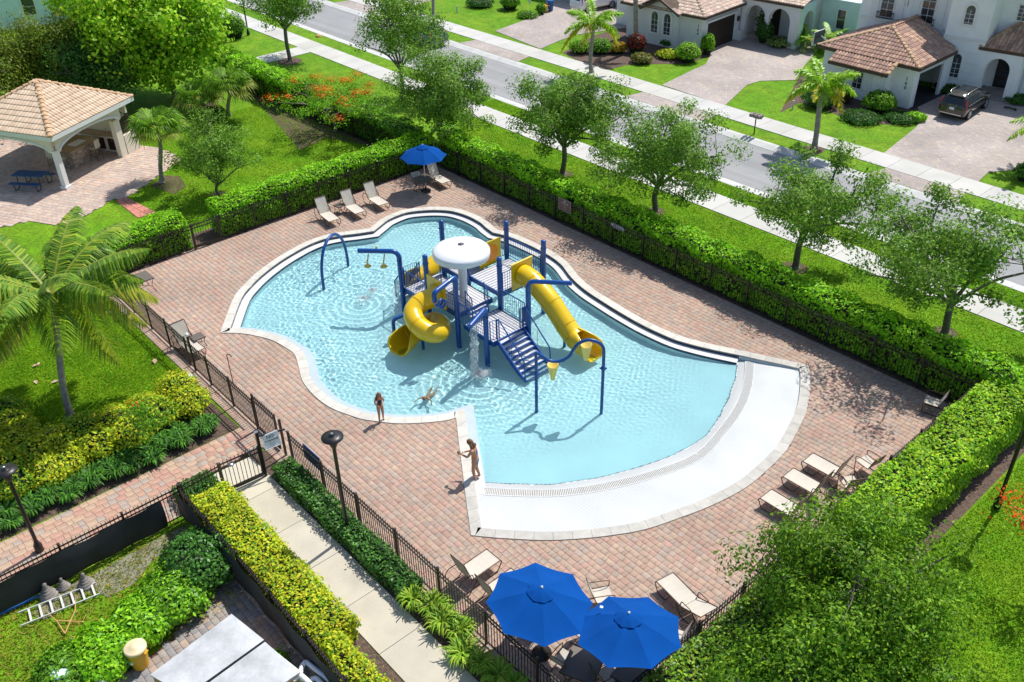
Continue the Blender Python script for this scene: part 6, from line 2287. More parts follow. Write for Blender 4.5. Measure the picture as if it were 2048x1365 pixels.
def deck(x0_, x1_, y0_, y1_, z, mat='deck_coating', name='platform', along='x', gap=0.0):
    mb = MB()
    n = 12
    # slatted walking surface
    if along == 'x':
        for k in range(n):
            a = y0_ + (y1_ - y0_) * k / n
            mb.box(((x0_ + x1_) / 2, a + (y1_ - y0_) / n / 2, z - 0.02), (x1_ - x0_ - 0.1, (y1_ - y0_) / n - 0.035, 0.04))
    else:
        for k in range(n):
            a = x0_ + (x1_ - x0_) * k / n
            mb.box((a + (x1_ - x0_) / n / 2, (y0_ + y1_) / 2, z - 0.02), ((x1_ - x0_) / n - 0.035, y1_ - y0_ - 0.1, 0.04))
    p = mb.build(name, mat, PS)
    mb = MB()
    mb.box(((x0_ + x1_) / 2, y0_ + 0.03, z - 0.10), (x1_ - x0_, 0.05, 0.20))
    mb.box(((x0_ + x1_) / 2, y1_ - 0.03, z - 0.10), (x1_ - x0_, 0.05, 0.20))
    mb.box((x0_ + 0.03, (y0_ + y1_) / 2, z - 0.10), (0.05, y1_ - y0_ - 0.11, 0.20))
    mb.box((x1_ - 0.03, (y0_ + y1_) / 2, z - 0.10), (0.05, y1_ - y0_ - 0.11, 0.20))
    mb.box(((x0_ + x1_) / 2, (y0_ + y1_) / 2, z - 0.06), (x1_ - x0_ - 0.12, y1_ - y0_ - 0.12, 0.02))
    mb.build('beam', 'navy_paint', p)
    return p


ZL, ZM, ZU, ZW = 0.72, 1.05, 1.36, 0.70
deck(-23.85, -22.1, 18.25, 20.0, ZL)
mid = deck(-25.9, -24.15, 18.25, 20.0, ZM, 'grey_deck', along='x')
deck(-25.75, -23.8, 20.12, 22.3, ZU, along='y')
deck(-27.75, -26.0, 18.25, 20.1, ZW, along='y')
deck(-27.45, -25.98, 20.15, 21.3, ZM, along='x')


def rail(a, b, z0_, h=0.92, n=None, name='railing', z1_=None, mat='navy_paint', bend=True):
    """barred railing from a to b, floor heights z0 and z1"""
    z1_ = z0_ if z1_ is None else z1_
    A, B = Vector((a[0], a[1], z0_)), Vector((b[0], b[1], z1_))
    L = (B - A).length
    n = n or max(3, int(L / 0.105))
    mb = MB()
    up = Vector((0, 0, 1))
    mb.tube([A + up * 0.07, A + up * h, B + up * h, B + up * 0.07], 0.026, 6, smooth=False)
    mb.tube([A + up * 0.09, B + up * 0.09], 0.016, 5)
    r = mb.build(name, mat, PS)
    mb = MB()
    for k in range(1, n):
        p = A.lerp(B, k / n)
        mb.tube([p + up * 0.09, p + up * h], 0.013, 4, caps=False)
    mb.build('bars', mat, r)
    return r


# upper platform
rail((-25.95, 22.3), (-25.95, 22.0), ZU)
rail((-25.8, 22.33), (-23.75, 22.33), ZU)
rail((-23.75, 22.2), (-23.75, 21.75), ZU)
rail((-23.75, 20.7), (-23.75, 20.2), ZU)
rail((-25.85, 20.2), (-25.85, 20.75), ZU)
# middle and left platforms
rail((-24.85, 18.2), (-24.2, 18.2), ZM - 0.1)
rail((-25.9, 18.2), (-25.75, 18.2), ZM)
rail((-27.75, 18.2), (-26.0, 18.2), ZW)
rail((-27.78, 18.25), (-27.78, 19.0), ZW)
rail((-27.45, 20.15), (-27.45, 21.3), ZM)
rail((-27.4, 21.3), (-26.0, 21.3), ZM)
rail((-26.0, 18.3), (-26.0, 18.9), ZM - 0.2)
rail((-27.6, 20.05), (-27.0, 20.05), ZW, h=1.0)
# landing
rail((-22.3, 20.02), (-23.75, 20.02), ZL)
rail((-22.1, 19.6), (-22.1, 19.9), ZL)
rail((-22.2, 18.2), (-22.1, 18.55), ZL)
rail((-24.0, 18.2), (-22.45, 18.2), ZL)
rail((-24.2, 19.62), (-23.9, 19.55), ZM, h=0.85, z1_=ZL + 0.05)
rail((-24.2, 18.68), (-23.9, 18.75), ZM, h=0.85, z1_=ZL + 0.05)
for k in range(2):
    z = ZL + (ZM - ZL) * (k + 1) / 3
    x = -23.92 - 0.14 * k
    mb = MB().box((x - 0.10, 19.15, z - 0.02), (0.20, 0.9, 0.04))
    q = mb.build('step', 'deck_coating', PS)
    MB().box((x + 0.012, 19.15, z - 0.07), (0.02, 0.9, 0.12)).build('riser', 'blue_paint', q)


def stair(x0_, x1_, y0_, y1_, z0_, z1_, n, flip=1):
    for k in range(n):
        t = k / n
        x = x0_ + (x1_ - x0_) * t
        z = z0_ + (z1_ - z0_) * (k + 0.6) / n
        dx = (x1_ - x0_) / n
        mb = MB().box((x + dx / 2, (y0_ + y1_) / 2, z - 0.015), (abs(dx) * 1.04, y1_ - y0_ - 0.08, 0.03))
        q = mb.build('step', 'deck_coating', PS)
        mb = MB().box((x + dx * 1.02, (y0_ + y1_) / 2, z - 0.05), (0.025, y1_ - y0_ - 0.08, 0.075))
        mb.box((x + dx * 1.02, (y0_ + y1_) / 2, z + 0.004), (0.05, y1_ - y0_ - 0.08, 0.012))
        mb.build('nosing', 'blue_paint', q)
    for y in (y0_, y1_):
        MB().bar((x0_, y, z0_ - 0.03), (x1_, y, z1_ - 0.03), 0.05, 0.20).build('stringer', 'blue_paint', PS)


stair(-22.1, -20.5, 18.45, 19.75, ZL, -0.42, 9)
for y in (18.45, 19.75):
    mb = MB()
    mb.tube(round_bend([(-22.1, y, ZL), (-22.1, y, ZL + 0.95), (-21.9, y, ZL + 0.93), (-20.62, y, 0.55), (-20.55, y, -0.4)], 0.06), 0.026, 8)
    mb.tube([(-21.3, y, 0.1), (-21.3, y, 0.97)], 0.010, 5)
    mb.build('handrail', 'navy_paint', PS)
# left steps to the water, side of the tube spiral
stair(-27.75, -28.5, 18.35, 19.2, ZW - 0.12, -0.42, 5)
rail((-27.8, 19.15), (-28.55, 19.15), ZW, h=0.85, z1_=-0.2)
rail((-27.8, 18.35), (-28.55, 18.35), ZW, h=0.85, z1_=-0.2)

# ---- slides
YP = 'yellow_plastic'


def tube_slide(path, r, name='slide_tube', n=20, seams=None, open_from=None):
    pts = spline(path, 10)
    sl_ = MB()
    k = len(pts)
    cut = k if open_from is None else int(k * open_from)
    sl_.tube(pts[:cut], r, n, caps=False)
    o = sl_.build(name, YP, PS)
    sd = o.modifiers.new('thick', 'SOLIDIFY')
    sd.thickness = 0.03
    sd.offset = -1
    for f in seams or []:
        mbr = MB()
        i = int(f * (cut - 2))
        d = (pts[i + 1] - pts[i]).normalized()
        mbr.tube([pts[i] - d * 0.022, pts[i] + d * 0.022], r + 0.02, n, caps=False)
        mbr.build('seam', YP, o)
    return o, pts, cut


def trough(P0, P1_, r, name='slide_exit', n=12):
    """scoop-shaped run-out: the tube opens at the top and ends in a rounded lip"""
    P0, P1_ = Vector(P0), Vector(P1_)
    d = (P1_ - P0).normalized()
    side = Vector((-d.y, d.x, 0)).normalized()
    up = side.cross(d) * -1
    if up.z < 0:
        up = -up
    V, F = [], []
    nn = 17
    for i in range(n + 1):
        t = i / n
        th = R_(172) * (1 - t) ** 0.55 + R_(62) * (1 - (1 - t) ** 0.55)
        if t > 0.8:
            th *= 1 - 0.35 * ((t - 0.8) / 0.2) ** 2
        rr = r * (1.0 + 0.20 * t)
        c = P0.lerp(P1_, t) + Vector((0, 0, 0.05 * max(0, t - 0.75) / 0.25)) + Vector((0, 0, 0.20 * r * t))
        for j in range(nn):
            a = -th + 2 * th * j / (nn - 1)
            V.append(c + side * math.sin(a) * rr - up * math.cos(a) * rr)
    for i in range(n):
        for j in range(nn - 1):
            F.append((i * nn + j, i * nn + j + 1, (i + 1) * nn + j + 1, (i + 1) * nn + j))
    mb = MB().add(V, F, smooth=True)
    o = mb.build(name, YP, PS)
    sd = o.modifiers.new('thick', 'SOLIDIFY')
    sd.thickness = 0.055
    sd.offset = 0
    return o


# spiral slide: from the middle platform round to the left front
c0 = Vector((-25.25, 16.9))
sp = [(-25.3, 18.15, 1.62)] + [tuple(G(*p)) for p in ((866, 594, 1.56), (840, 607, 1.44), (827, 626, 1.24), (834, 648, 1.04), (856, 664, 0.86), (878, 665, 0.66), (882, 650, 0.48), (866, 644, 0.36), (842, 655, 0.28), (822, 668, 0.22))]
tube_slide(sp, 0.385, seams=[0.22, 0.42, 0.62, 0.8])
trough(tuple(G(829, 662, 0.24)), tuple(G(793, 697, 0.14)), 0.42)
mb = MB().box((-25.3, 18.13, 1.62), (1.15, 0.05, 1.15))
mb.build('slide_panel', YP, PS)
# straight tube slide towards the stair side
ss = [(-23.7, 21.2, 1.86), (-23.3, 21.2, 1.84), (-22.85, 21.2, 1.68), (-22.1, 21.2, 1.28), (-21.5, 21.2, 0.80), (-21.1, 21.2, 0.48), (-20.85, 21.2, 0.32), (-20.65, 21.2, 0.25)]
tube_slide(ss, 0.41, seams=[0.22, 0.45, 0.68, 0.86])
trough((-20.75, 21.2, 0.27), (-19.55, 21.2, 0.12), 0.42)
MB().box((-23.74, 21.2, 1.85), (0.05, 1.08, 1.12)).build('slide_panel', YP, PS)
MB().box((-23.74, 21.2, 2.43), (0.09, 1.12, 0.045)).build('panel_cap', 'pale_yellow', PS)
# third slide behind the mushroom, entry panel; sunlight inside its mouth painted as orange
MB().box((-25.90, 21.4, 1.86), (0.05, 1.15, 1.10)).build('slide_panel', YP, PS)
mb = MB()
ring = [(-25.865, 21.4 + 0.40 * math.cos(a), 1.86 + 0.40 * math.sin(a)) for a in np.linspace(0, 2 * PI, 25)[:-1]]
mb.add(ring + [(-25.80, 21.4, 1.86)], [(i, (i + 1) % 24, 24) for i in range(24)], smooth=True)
mb.build('slide_mouth', 'sunlit_orange', PS)
ts_ = [(-25.95, 21.4, 1.80), (-26.5, 21.4, 1.70), (-27.3, 21.45, 1.45), (-28.0, 21.2, 1.15), (-28.35, 20.6, 0.85), (-28.3, 19.95, 0.55), (-28.35, 19.7, 0.42)]
tube_slide(ts_, 0.40, seams=[0.3, 0.6, 0.85])
trough((-28.33, 19.8, 0.42), (-28.7, 18.9, 0.22), 0.40)

# ---- spray pipes on the structure
BP = 'blue_paint'
# pipe with yellow cone nozzles, pointing away to the left
tipL = G(716, 502, 2.35)
endv = Vector((tipL.x, tipL.y, 2.35))
base = Vector((-27.8, 18.2, 2.0))
mb = MB().tube(round_bend([base - Vector((0, 0, 0.5)), (-27.8, 18.2, 2.4), endv], 0.35, 7), 0.10, 12)
mb.tube([base + Vector((0, 0, -0.03)), base + Vector((0, 0, 0.03))], 0.105, 12)
mb.build('spray_pipe', BP, PS)
d = (endv - Vector((-27.8, 18.2, 2.4)))
for f, sd in ((0.34, 1), (0.74, 1), (0.55, -1)):
    p = Vector((-27.8, 18.2, 2.38)) + d * f
    side = Vector((d.y, -d.x, 0)).normalized() * -sd
    q = p + side * 0.06 - Vector((0, 0, 0.08)) + Vector((0, 0, 0.14 if sd < 0 else 0))
    mb = MB()
    if sd > 0:
        t2 = q + Vector((0.10, -0.16, -0.32))
        mb.tube([q, t2], 0.028, 8)
        mb.lathe((t2.x, t2.y, t2.z - 0.16), [(0.15, 0), (0.145, 0.03), (0.05, 0.10), (0.03, 0.17)], 14)
        mb.tube([t2 + Vector((0, 0, -0.02)), t2 + Vector((0.0, 0, 0.12))], 0.022, 6)
    else:
        mb.tube([q, q + Vector((0, 0, 0.16))], 0.035, 8)
    mb.build('nozzle', 'pale_yellow', PS)
# looped pipe on the front left post, with a curled end
top = Vector((-24.15, 18.2, 2.62))
e2 = G(868, 592, 2.5)
mb = MB().tube(round_bend([top - Vector((0, 0, 0.3)), top + Vector((0, 0, 0.12)), (e2.x, e2.y, 2.62), (e2.x, e2.y, 2.25)], 0.16, 6), 0.098, 12)
curl = []
cc = Vector((e2.x + 0.10, e2.y + 0.10, 2.22))
ax = (Vector((top.x, top.y, 0)) - Vector((e2.x, e2.y, 0))).normalized()
for k in range(22):
    a = PI + k / 21 * 3.4 * PI
    curl.append(cc + ax * (0.15 * math.cos(a)) + Vector((0, 0, 0.15 * math.sin(a))) + Vector((ax.y, -ax.x, 0)) * (0.012 * k))
mb.tube(curl, 0.05, 10)
mb.tube([top - Vector((0, 0, 0.28)), top - Vector((0, 0, 0.22))], 0.10, 12)
mb.build('spray_pipe', BP, PS)
# front pipe that pours the curtain of water
top = Vector((-22.37, 18.15, 2.05))
e3 = G(940, 658, 1.95)
mb = MB().tube(round_bend([top - Vector((0, 0, 0.3)), top + Vector((0, 0, 0.10)), (e3.x, e3.y, 2.05)], 0.16, 6), 0.105, 12)
mb.tube([top - Vector((0, 0, 0.24)), top - Vector((0, 0, 0.18))], 0.105, 12)
mb.build('spray_pipe', BP, PS)
POUR = (Vector((e3.x, e3.y, 2.0)), top)
# right pipe
top = Vector((-22.0, 19.95, 2.35))
e4 = G(1144, 567, 2.75)
mb = MB().tube(round_bend([top - Vector((0, 0, 0.2)), (-22.0, 19.95, 2.75), (e4.x, e4.y, 2.75)], 0.3, 7), 0.09, 12)
mb.tube([top + Vector((0, 0, -0.03)), top + Vector((0, 0, 0.03))], 0.10, 12)
mb.build('spray_pipe', BP, PS)
# small bent pipe beside the spiral slide
q = G(789, 672, WZ)
mb = MB().tube(round_bend([(q.x, q.y, FZ), (q.x, q.y, 0.55), (q.x + 0.1, q.y + 0.55, 0.62)], 0.2, 6), 0.075, 10)
mb.build('spray_pipe', BP, PS)
qs = G(846, 690, WZ)
MB().tube([(qs.x, qs.y, FZ), (qs.x, qs.y, 0.5)], 0.06, 10).build('slide_support', 'navy_paint', PS)
MB().tube([(-21.3, 21.2, FZ), (-21.3, 21.2, 0.5)], 0.06, 10).build('slide_support', 'navy_paint', PS)
MB().tube([(-28.0, 21.2, FZ), (-28.0, 21.2, 0.8)], 0.06, 10).build('slide_support', 'navy_paint', PS)
recv(PS)

# ---- mushroom fountain standing on the middle platform
mx_, my_ = -25.1, 19.3
MU = thing('mushroom_fountain', 'big white mushroom dome on a white stem above the play platform', 'mushroom fountain', (mx_, my_, ZM))
MB().tube([(mx_, my_, ZM), (mx_, my_, 3.0)], 0.17, 18).build('stem', 'white_fibreglass', MU)
cap = G(919, 492, 3.12)
mcx, mcy = mx_, my_
prof = [(0.0, -0.18), (1.0, -0.2), (1.11, -0.19), (1.125, -0.1), (1.12, 0.02), (1.06, 0.09), (0.85, 0.19), (0.55, 0.265), (0.25, 0.295), (0.0, 0.30)]
MB().lathe((mcx, mcy, 3.05), prof, 40, caps=False).build('dome', 'white_fibreglass', MU)
MB().lathe((mcx, mcy, 3.345), [(0.0, 0.0), (0.125, 0.0), (0.125, 0.012), (0.0, 0.014)], 16, caps=False).build('vent_cap', 'dark_cap', MU)
recv(MU)

# ---- hoop at the left of the pool
A, B = G(648, 580, -0.42), G(697, 533, -0.42)
HO = thing('spray_hoop', 'thin blue hoop arching out of the water at the far left', 'spray hoop', A)
pts = []
for k in range(25):
    a = PI * k / 24
    m_ = (A + B) / 2
    h = 1.95
    pts.append(Vector((m_.x, m_.y, 0)) + (A - m_) * math.cos(a) + Vector((0, 0, -0.3 + h * math.sin(a) ** 0.75)))
pts = [Vector((A.x, A.y, FZ))] + pts + [Vector((B.x, B.y, FZ))]
MB().tube(pts, 0.065, 10).build('hoop_pipe', 'navy_paint', HO)
recv(HO)

# ---- wavy arch with two tipping buckets
A, B = G(1073, 813, WZ), G(1203, 818, WZ)
BA = thing('bucket_arch', 'blue wavy pipe arch with two yellow tipping buckets near the beach entry', 'bucket fountain', (A.x, A.y, WZ))
ha = 2.50
ax = Vector((B.x - A.x, B.y - A.y, 0))
U = lambda u, z: Vector((A.x, A.y, 0)) + ax * u + Vector((0, 0, z))
path = [U(0, FZ), U(0, 0.9), U(0, 1.9), U(0.02, 2.25), U(0.10, 1.92), U(0.22, 1.76), U(0.36, 1.78), U(0.49, 1.95), U(0.56, 2.28), U(0.64, 2.56), U(0.78, 2.72), U(0.91, 2.66), U(0.985, 2.45), U(1, 2.1), U(1, 1.0), U(1, FZ)]
path = [U(0, FZ), U(0, 0.9), U(0, 1.75), U(0.0, 2.1), U(0.06, 2.02), U(0.2, 1.80), U(0.36, 1.80), U(0.49, 2.0), U(0.55, 2.28), U(0.63, 2.55), U(0.77, 2.70), U(0.91, 2.62), U(0.985, 2.42), U(1, 2.1), U(1, 1.0), U(1, FZ)]
MB().tube(spline(path, 6), 0.058, 12).build('arch_pipe', 'navy_paint', BA)
for u, z in ((0, 1.22), (1, 1.55)):
    p = U(u, z)
    mb = MB().tube([p - Vector((0, 0, 0.05)), p + Vector((0, 0, 0.05))], 0.085, 12)
    mb.bar(p - ax.normalized() * 0.13, p + ax.normalized() * 0.13, 0.05, 0.05)
    mb.build('clamp', 'navy_paint', BA)
for u, zt in ((0.25, 1.62), (0.74, 2.50)):
    c = U(u, zt)
    mb = MB()
    mb.lathe((c.x, c.y, c.z - 0.62), [(0.0, 0.02), (0.07, 0.0), (0.20, 0.60), (0.215, 0.62), (0.195, 0.62), (0.06, 0.03), (0.0, 0.035)], 18, caps=False)
    b = mb.build('bucket', 'pale_yellow', BA)
    for s_ in (-1, 1):
        mb = MB()
        mb.tube([c + ax.normalized() * 0.21 * s_ - Vector((0, 0, 0.02)), c + ax.normalized() * 0.23 * s_ + Vector((0, 0, 0.22))], 0.012, 5)
        mb.build('hanger', 'navy_paint', b)
recv(BA)

# ---- falling and splashing water
r = np.random.default_rng(5)


def drops(name, P, size, stretch=None, label=None):
    n = len(P)
    base = npv([(0, 0, 1.0), (0.5, 0, 0), (-0.25, 0.43, 0), (-0.25, -0.43, 0), (0, 0, -1.0)])
    S = size * r.uniform(0.5, 1.4, n)
    st_ = stretch if stretch is not None else 1.0
    V = P[:, None, :] + base[None] * S[:, None, None] * npv([1, 1, st_])
    F0 = npv([(0, 1, 2), (0, 2, 3), (0, 3, 1), (4, 2, 1), (4, 3, 2), (4, 1, 3)]).astype(int)
    F = (F0[None] + (np.arange(n) * 5)[:, None, None]).reshape(-1, 3)
    o = mesh_np(name, V.reshape(-1, 3), F, 'foam', None, smooth=True, kind='stuff')
    return o


a, b = POUR
P = []
for k in range(9):
    c = a.lerp(b, 0.02 + 0.42 * k / 8)
    n = 80
    t = r.uniform(0, 1, n) ** 0.75
    P.append(np.stack([c.x + r.normal(0, 0.014 + 0.03 * t, n) + 0.05 * t, c.y + r.normal(0, 0.014 + 0.03 * t, n) - 0.12 * t, 1.92 - t * 2.1], 1))
drops('falling_water', np.concatenate(P), 0.021, 3.0)
P = []
for k in range(3):
    pt = Vector((-27.8, 18.2, 2.1)) + d * (0.34, 0.74, 0.5)[k] * 0.9
    n = 240
    ang = r.uniform(0, 2 * PI, n)
    t = r.uniform(0, 1, n)
    P.append(np.stack([pt.x + np.cos(ang) * t * 0.55 * r.uniform(0.3, 1, n) + 0.25 * t, pt.y + np.sin(ang) * t * 0.5 - 0.3 * t, pt.z - 0.45 - t * 1.55], 1))
drops('falling_water', np.concatenate(P), 0.010, 2.0)
# arcs of water from the left pipe post
P = []
q0, q1 = Vector((-27.7, 18.1, 1.1)), None
for k in range(10):
    f = k / 9
    s0 = Vector((-27.75 + 0.12 * k * 0.2, 18.0 - 0.05 * k, 1.05))
    e0 = Vector((-26.6 + 0.10 * k, 17.3 - 0.10 * k, WZ))
    t = np.linspace(0, 1, 40)
    P.append(np.stack([s0.x + (e0.x - s0.x) * t + r.normal(0, 0.008, 40), s0.y + (e0.y - s0.y) * t + r.normal(0, 0.008, 40), s0.z + (e0.z - s0.z) * t ** 1.6 + 0.25 * np.sin(t * PI)], 1))
drops('falling_water', np.concatenate(P), 0.016, 1.6)
P = []
for q, n, rad in ((SPL[1], 2600, 0.20), (SPL[0], 900, 0.25), (G(745, 582, WZ), 900, 0.12)):
    R = np.abs(r.normal(0, rad, n))
    ang = r.uniform(0, 2 * PI, n)
    P.append(np.stack([q.x + np.cos(ang) * R, q.y + np.sin(ang) * R, WZ + 0.01 + np.abs(r.normal(0, 0.07, n)) * np.exp(-R / rad)], 1))
drops('splash', np.concatenate(P), 0.020, 0.8)
# ------------------------------------------------------------------ fences
PICK = {}


def fence(name, label, pts, h, post_step, pick_step, ind=300, mat='fence_bronze', group=None, skip=None, posts=True, gate=None):
    """metal picket fence: posts, rails and pickets as parts"""
    root = thing(name, label, 'fence', (pts[0][0], pts[0][1], 0), 0, group)
    inv = MW[root].inverted()
    key = (mat, round(h, 2))
    if key not in PICK:
        mb = MB().box((0, 0, h * 0.5 + 0.02), (0.018, 0.018, h - 0.06), nobottom=True)
        mb.add([(-0.009, -0.009, h - 0.01), (0.009, -0.009, h - 0.01), (0.009, 0.009, h - 0.01), (-0.009, 0.009, h - 0.01), (0, 0, h + 0.03)], [(0, 1, 4), (1, 2, 4), (2, 3, 4), (3, 0, 4)])
        me = bpy.data.meshes.new('picket')
        me.from_pydata(mb.v, [], mb.f)
        me.materials.append(MATS[mat])
        mp = MB().box((0, 0, h * 0.5), (0.062, 0.062, h + 0.02), nobottom=True)
        mp.box((0, 0, h + 0.02), (0.078, 0.078, 0.022))
        mp.add([(-0.039, -0.039, h + 0.031), (0.039, -0.039, h + 0.031), (0.039, 0.039, h + 0.031), (-0.039, 0.039, h + 0.031), (0, 0, h + 0.055)], [(0, 1, 4), (1, 2, 4), (2, 3, 4), (3, 0, 4)])
        mpo = bpy.data.meshes.new('fence_post')
        mpo.from_pydata(mp.v, [], mp.f)
        mpo.materials.append(MATS[mat])
        PICK[key] = (me, mpo)
    me, mpo = PICK[key]
    cnt = 0
    rest = MB()
    for a, b in zip(pts, pts[1:]):
        A, B = Vector((*a, 0)), Vector((*b, 0))
        L = (B - A).length
        ang = math.atan2(B.y - A.y, B.x - A.x)
        n = max(1, int(round(L / post_step)))
        for i in range(n):
            P, Q = A.lerp(B, i / n), A.lerp(B, (i + 1) / n)
            for z in (0.12, h - 0.24, h - 0.09):
                MB().bar(P + Vector((0, 0, z)), Q + Vector((0, 0, z)), 0.030, 0.034).build('rail', mat, root)
            o = bpy.data.objects.new('fence_post', mpo)
            COL.objects.link(o)
            o.parent = root
            o.location = inv @ P
            o.rotation_euler = (0, 0, ang)
            m = max(2, int(round((Q - P).length / pick_step)))
            for k in range(1, m):
                p = P.lerp(Q, k / m)
                if cnt < ind:
                    o = bpy.data.objects.new('picket', me)
                    COL.objects.link(o)
                    o.parent = root
                    o.location = inv @ p
                    o.rotation_euler = (0, 0, ang)
                    cnt += 1
                else:
                    rest.box((p.x, p.y, h * 0.5 + 0.01), (0.018, 0.018, h), nobottom=True)
        o = bpy.data.objects.new('fence_post', mpo)
        COL.objects.link(o)
        o.parent = root
        o.location = inv @ B
        o.rotation_euler = (0, 0, ang)
    if rest.v:
        rest.build('picket', mat, root, kind='stuff')
    return root


FH = 1.27
fence('picket_fence', 'dark picket fence between the pool deck and the concrete walkway and lawn', [(-8.5, 9.62), (-22.15, 9.62)], FH, 1.83, 0.115)
fence('picket_fence', 'dark picket fence along the left lawn casting a thin line of shadow on the grass', [(-24.5, 9.62), (-38.3, 9.62)], FH, 1.83, 0.115)
fence('picket_fence', 'dark picket fence in front of the hedge behind the loungers and pool gate', [(-38.3, 9.75), (-38.3, 14.0)], FH, 1.5, 0.115, mat='black_metal')
fence('picket_fence', 'dark picket fence before the hedge behind three loungers in a row', [(-38.3, 15.35), (-38.3, 27.9)], FH, 1.8, 0.115, mat='black_metal')
fence('picket_fence', 'dark picket fence carrying the NO DIVING sign in front of the street hedge', [(-38.2, 28.05), (-8.55, 28.05)], FH, 1.83, 0.115, mat='black_metal')
fence('picket_fence', 'dark picket fence buried in the hedge behind the lounger with raised back', [(-8.5, 9.7), (-8.5, 27.95)], FH, 1.83, 0.115)
fence('picket_fence', 'brown picket fence between brick path and pump yard, lined with black cloth', [(-22.2, 6.0), (-22.2, -1.2)], FH, 1.8, 0.12)
fence('picket_fence', 'brown picket fence with black cloth beside the yellow walkway hedge', [(-22.2, 5.92), (-9.5, 5.92)], FH, 1.83, 0.12)
fence('picket_fence', 'short brown picket fence joining the gate to the pump yard corner', [(-22.2, 6.0), (-22.25, 7.25)], FH, 1.3, 0.12)
fence('picket_fence', 'dark picket fence along the lawn below the orange flowering tree', [(-60, 26.3), (-39.2, 27.4)], 1.2, 1.9, 0.13, ind=0, mat='black_metal')
fence('picket_fence', 'dark picket fence seen under the bright green tree beside the satellite dish', [(-66, 22.5), (-60.5, 16.6)], 1.3, 1.9, 0.14, ind=0, mat='black_metal')


def gate(label, a, b, h, step_, solid=False):
    A, B = Vector((*a, 0)), Vector((*b, 0))
    t = thing('gate', label, 'gate', A)
    up = Vector((0, 0, 1))
    mb = MB()
    mb.bar(A + up * 0.1, A + up * h, 0.05)
    mb.bar(B + up * 0.1, B + up * h, 0.05)
    mb.bar(A + up * (h - 0.08), B + up * (h - 0.08), 0.04)
    mb.bar(A + up * (h - 0.24), B + up * (h - 0.24), 0.04)
    mb.bar(A + up * 0.12, B + up * 0.12, 0.05, 0.12)
    mb.build('gate_frame', 'fence_bronze', t)
    n = int((B - A).length / step_)
    for k in range(1, n):
        p = A.lerp(B, k / n)
        MB().bar(p + up * 0.12, p + up * (h + 0.03), 0.018).build('picket', 'fence_bronze', t)
    return t


g1 = gate('brown metal gate across the concrete walkway by the no trespassing sign', (-22.28, 7.3), (-22.18, 8.55), FH, 0.115)
p = Vector((-22.24, 7.62, FH - 0.2))
MB().lathe((p.x + 0.03, p.y, p.z), [(0.0, -0.02), (0.10, -0.02), (0.10, 0.02), (0.0, 0.03)], 14, caps=False).build('latch_plate', 'steel', g1)
MB().box((-22.22, 8.1, FH - 0.16), (0.06, 0.26, 0.12)).build('lock_box', 'fence_bronze', g1)
gate('dark gate in the hedge opening at the red stepping slabs', (-38.3, 14.05), (-38.3, 15.3), FH, 0.12)
gate('dark pool gate at the end of the brick path', (-24.45, 9.62), (-22.95, 9.62), FH + 0.25, 0.115)
tp = thing('gate_post', 'tall dark post with flat steel cap holding the walkway gate', 'post', (-22.18, 8.62, 0))
MB().box((-22.18, 8.62, 0.9), (0.085, 0.085, 1.8)).build('post', 'black_metal', tp)
MB().box((-22.18, 8.62, 1.81), (0.11, 0.11, 0.025)).build('post_cap', 'steel', tp)
MB().bar((-22.18, 8.66, 1.62), (-22.3, 9.6, 1.3), 0.05).build('brace', 'black_metal', tp)
MB().bar((-22.62, 9.62, 0), (-22.62, 9.62, 1.5), 0.07).build('post', 'black_metal', tp)


# black wind cloth on the pump-yard side of the fences, sagging between ties
def cloth(label, a, b, off, seed, zb=0.1, zt=1.12):
    A, B = Vector((*a, 0)), Vector((*b, 0))
    d = (B - A).normalized()
    nn = Vector((-d.y, d.x, 0)) * off
    n = int((B - A).length / 0.16)
    r = np.random.default_rng(seed)
    V, F = [], []
    kz = 9
    ph = r.uniform(0, 6, 4)
    for i in range(n + 1):
        t = i / n
        u = t * (B - A).length
        for j in range(kz + 1):
            s_ = j / kz
            bulge = 0.05 + 0.09 * math.sin(s_ * PI) * (0.6 + 0.4 * math.sin(u * 1.9 + ph[0])) + 0.025 * math.sin(u * 5 + 4 * s_ + ph[1])
            top = zt - 0.035 * abs(math.sin(u * 1.7 + ph[2])) ** 2
            p = A.lerp(B, t) + nn.normalized() * (abs(off) * 0.2 + bulge) + Vector((0, 0, zb + (top - zb) * s_))
            V.append(p)
    for i in range(n):
        for j in range(kz):
            F.append((i * (kz + 1) + j, (i + 1) * (kz + 1) + j, (i + 1) * (kz + 1) + j + 1, i * (kz + 1) + j + 1))
    o = MB().add(V, F, smooth=True).build('screen_cloth', 'screen_cloth')
    tag(o, label, 'cloth')


cloth('long black windbreak cloth tied to the fence beside the brick path', (-22.15, 5.3), (-22.15, -1.2), 0.1, 1)
cloth('black windbreak cloth tied to the fence under the yellow walkway hedge', (-22.1, 5.88), (-9.6, 5.88), -0.1, 2)

# ------------------------------------------------------------------ pool furniture
FB, SLG = 'frame_brown', 'sling'


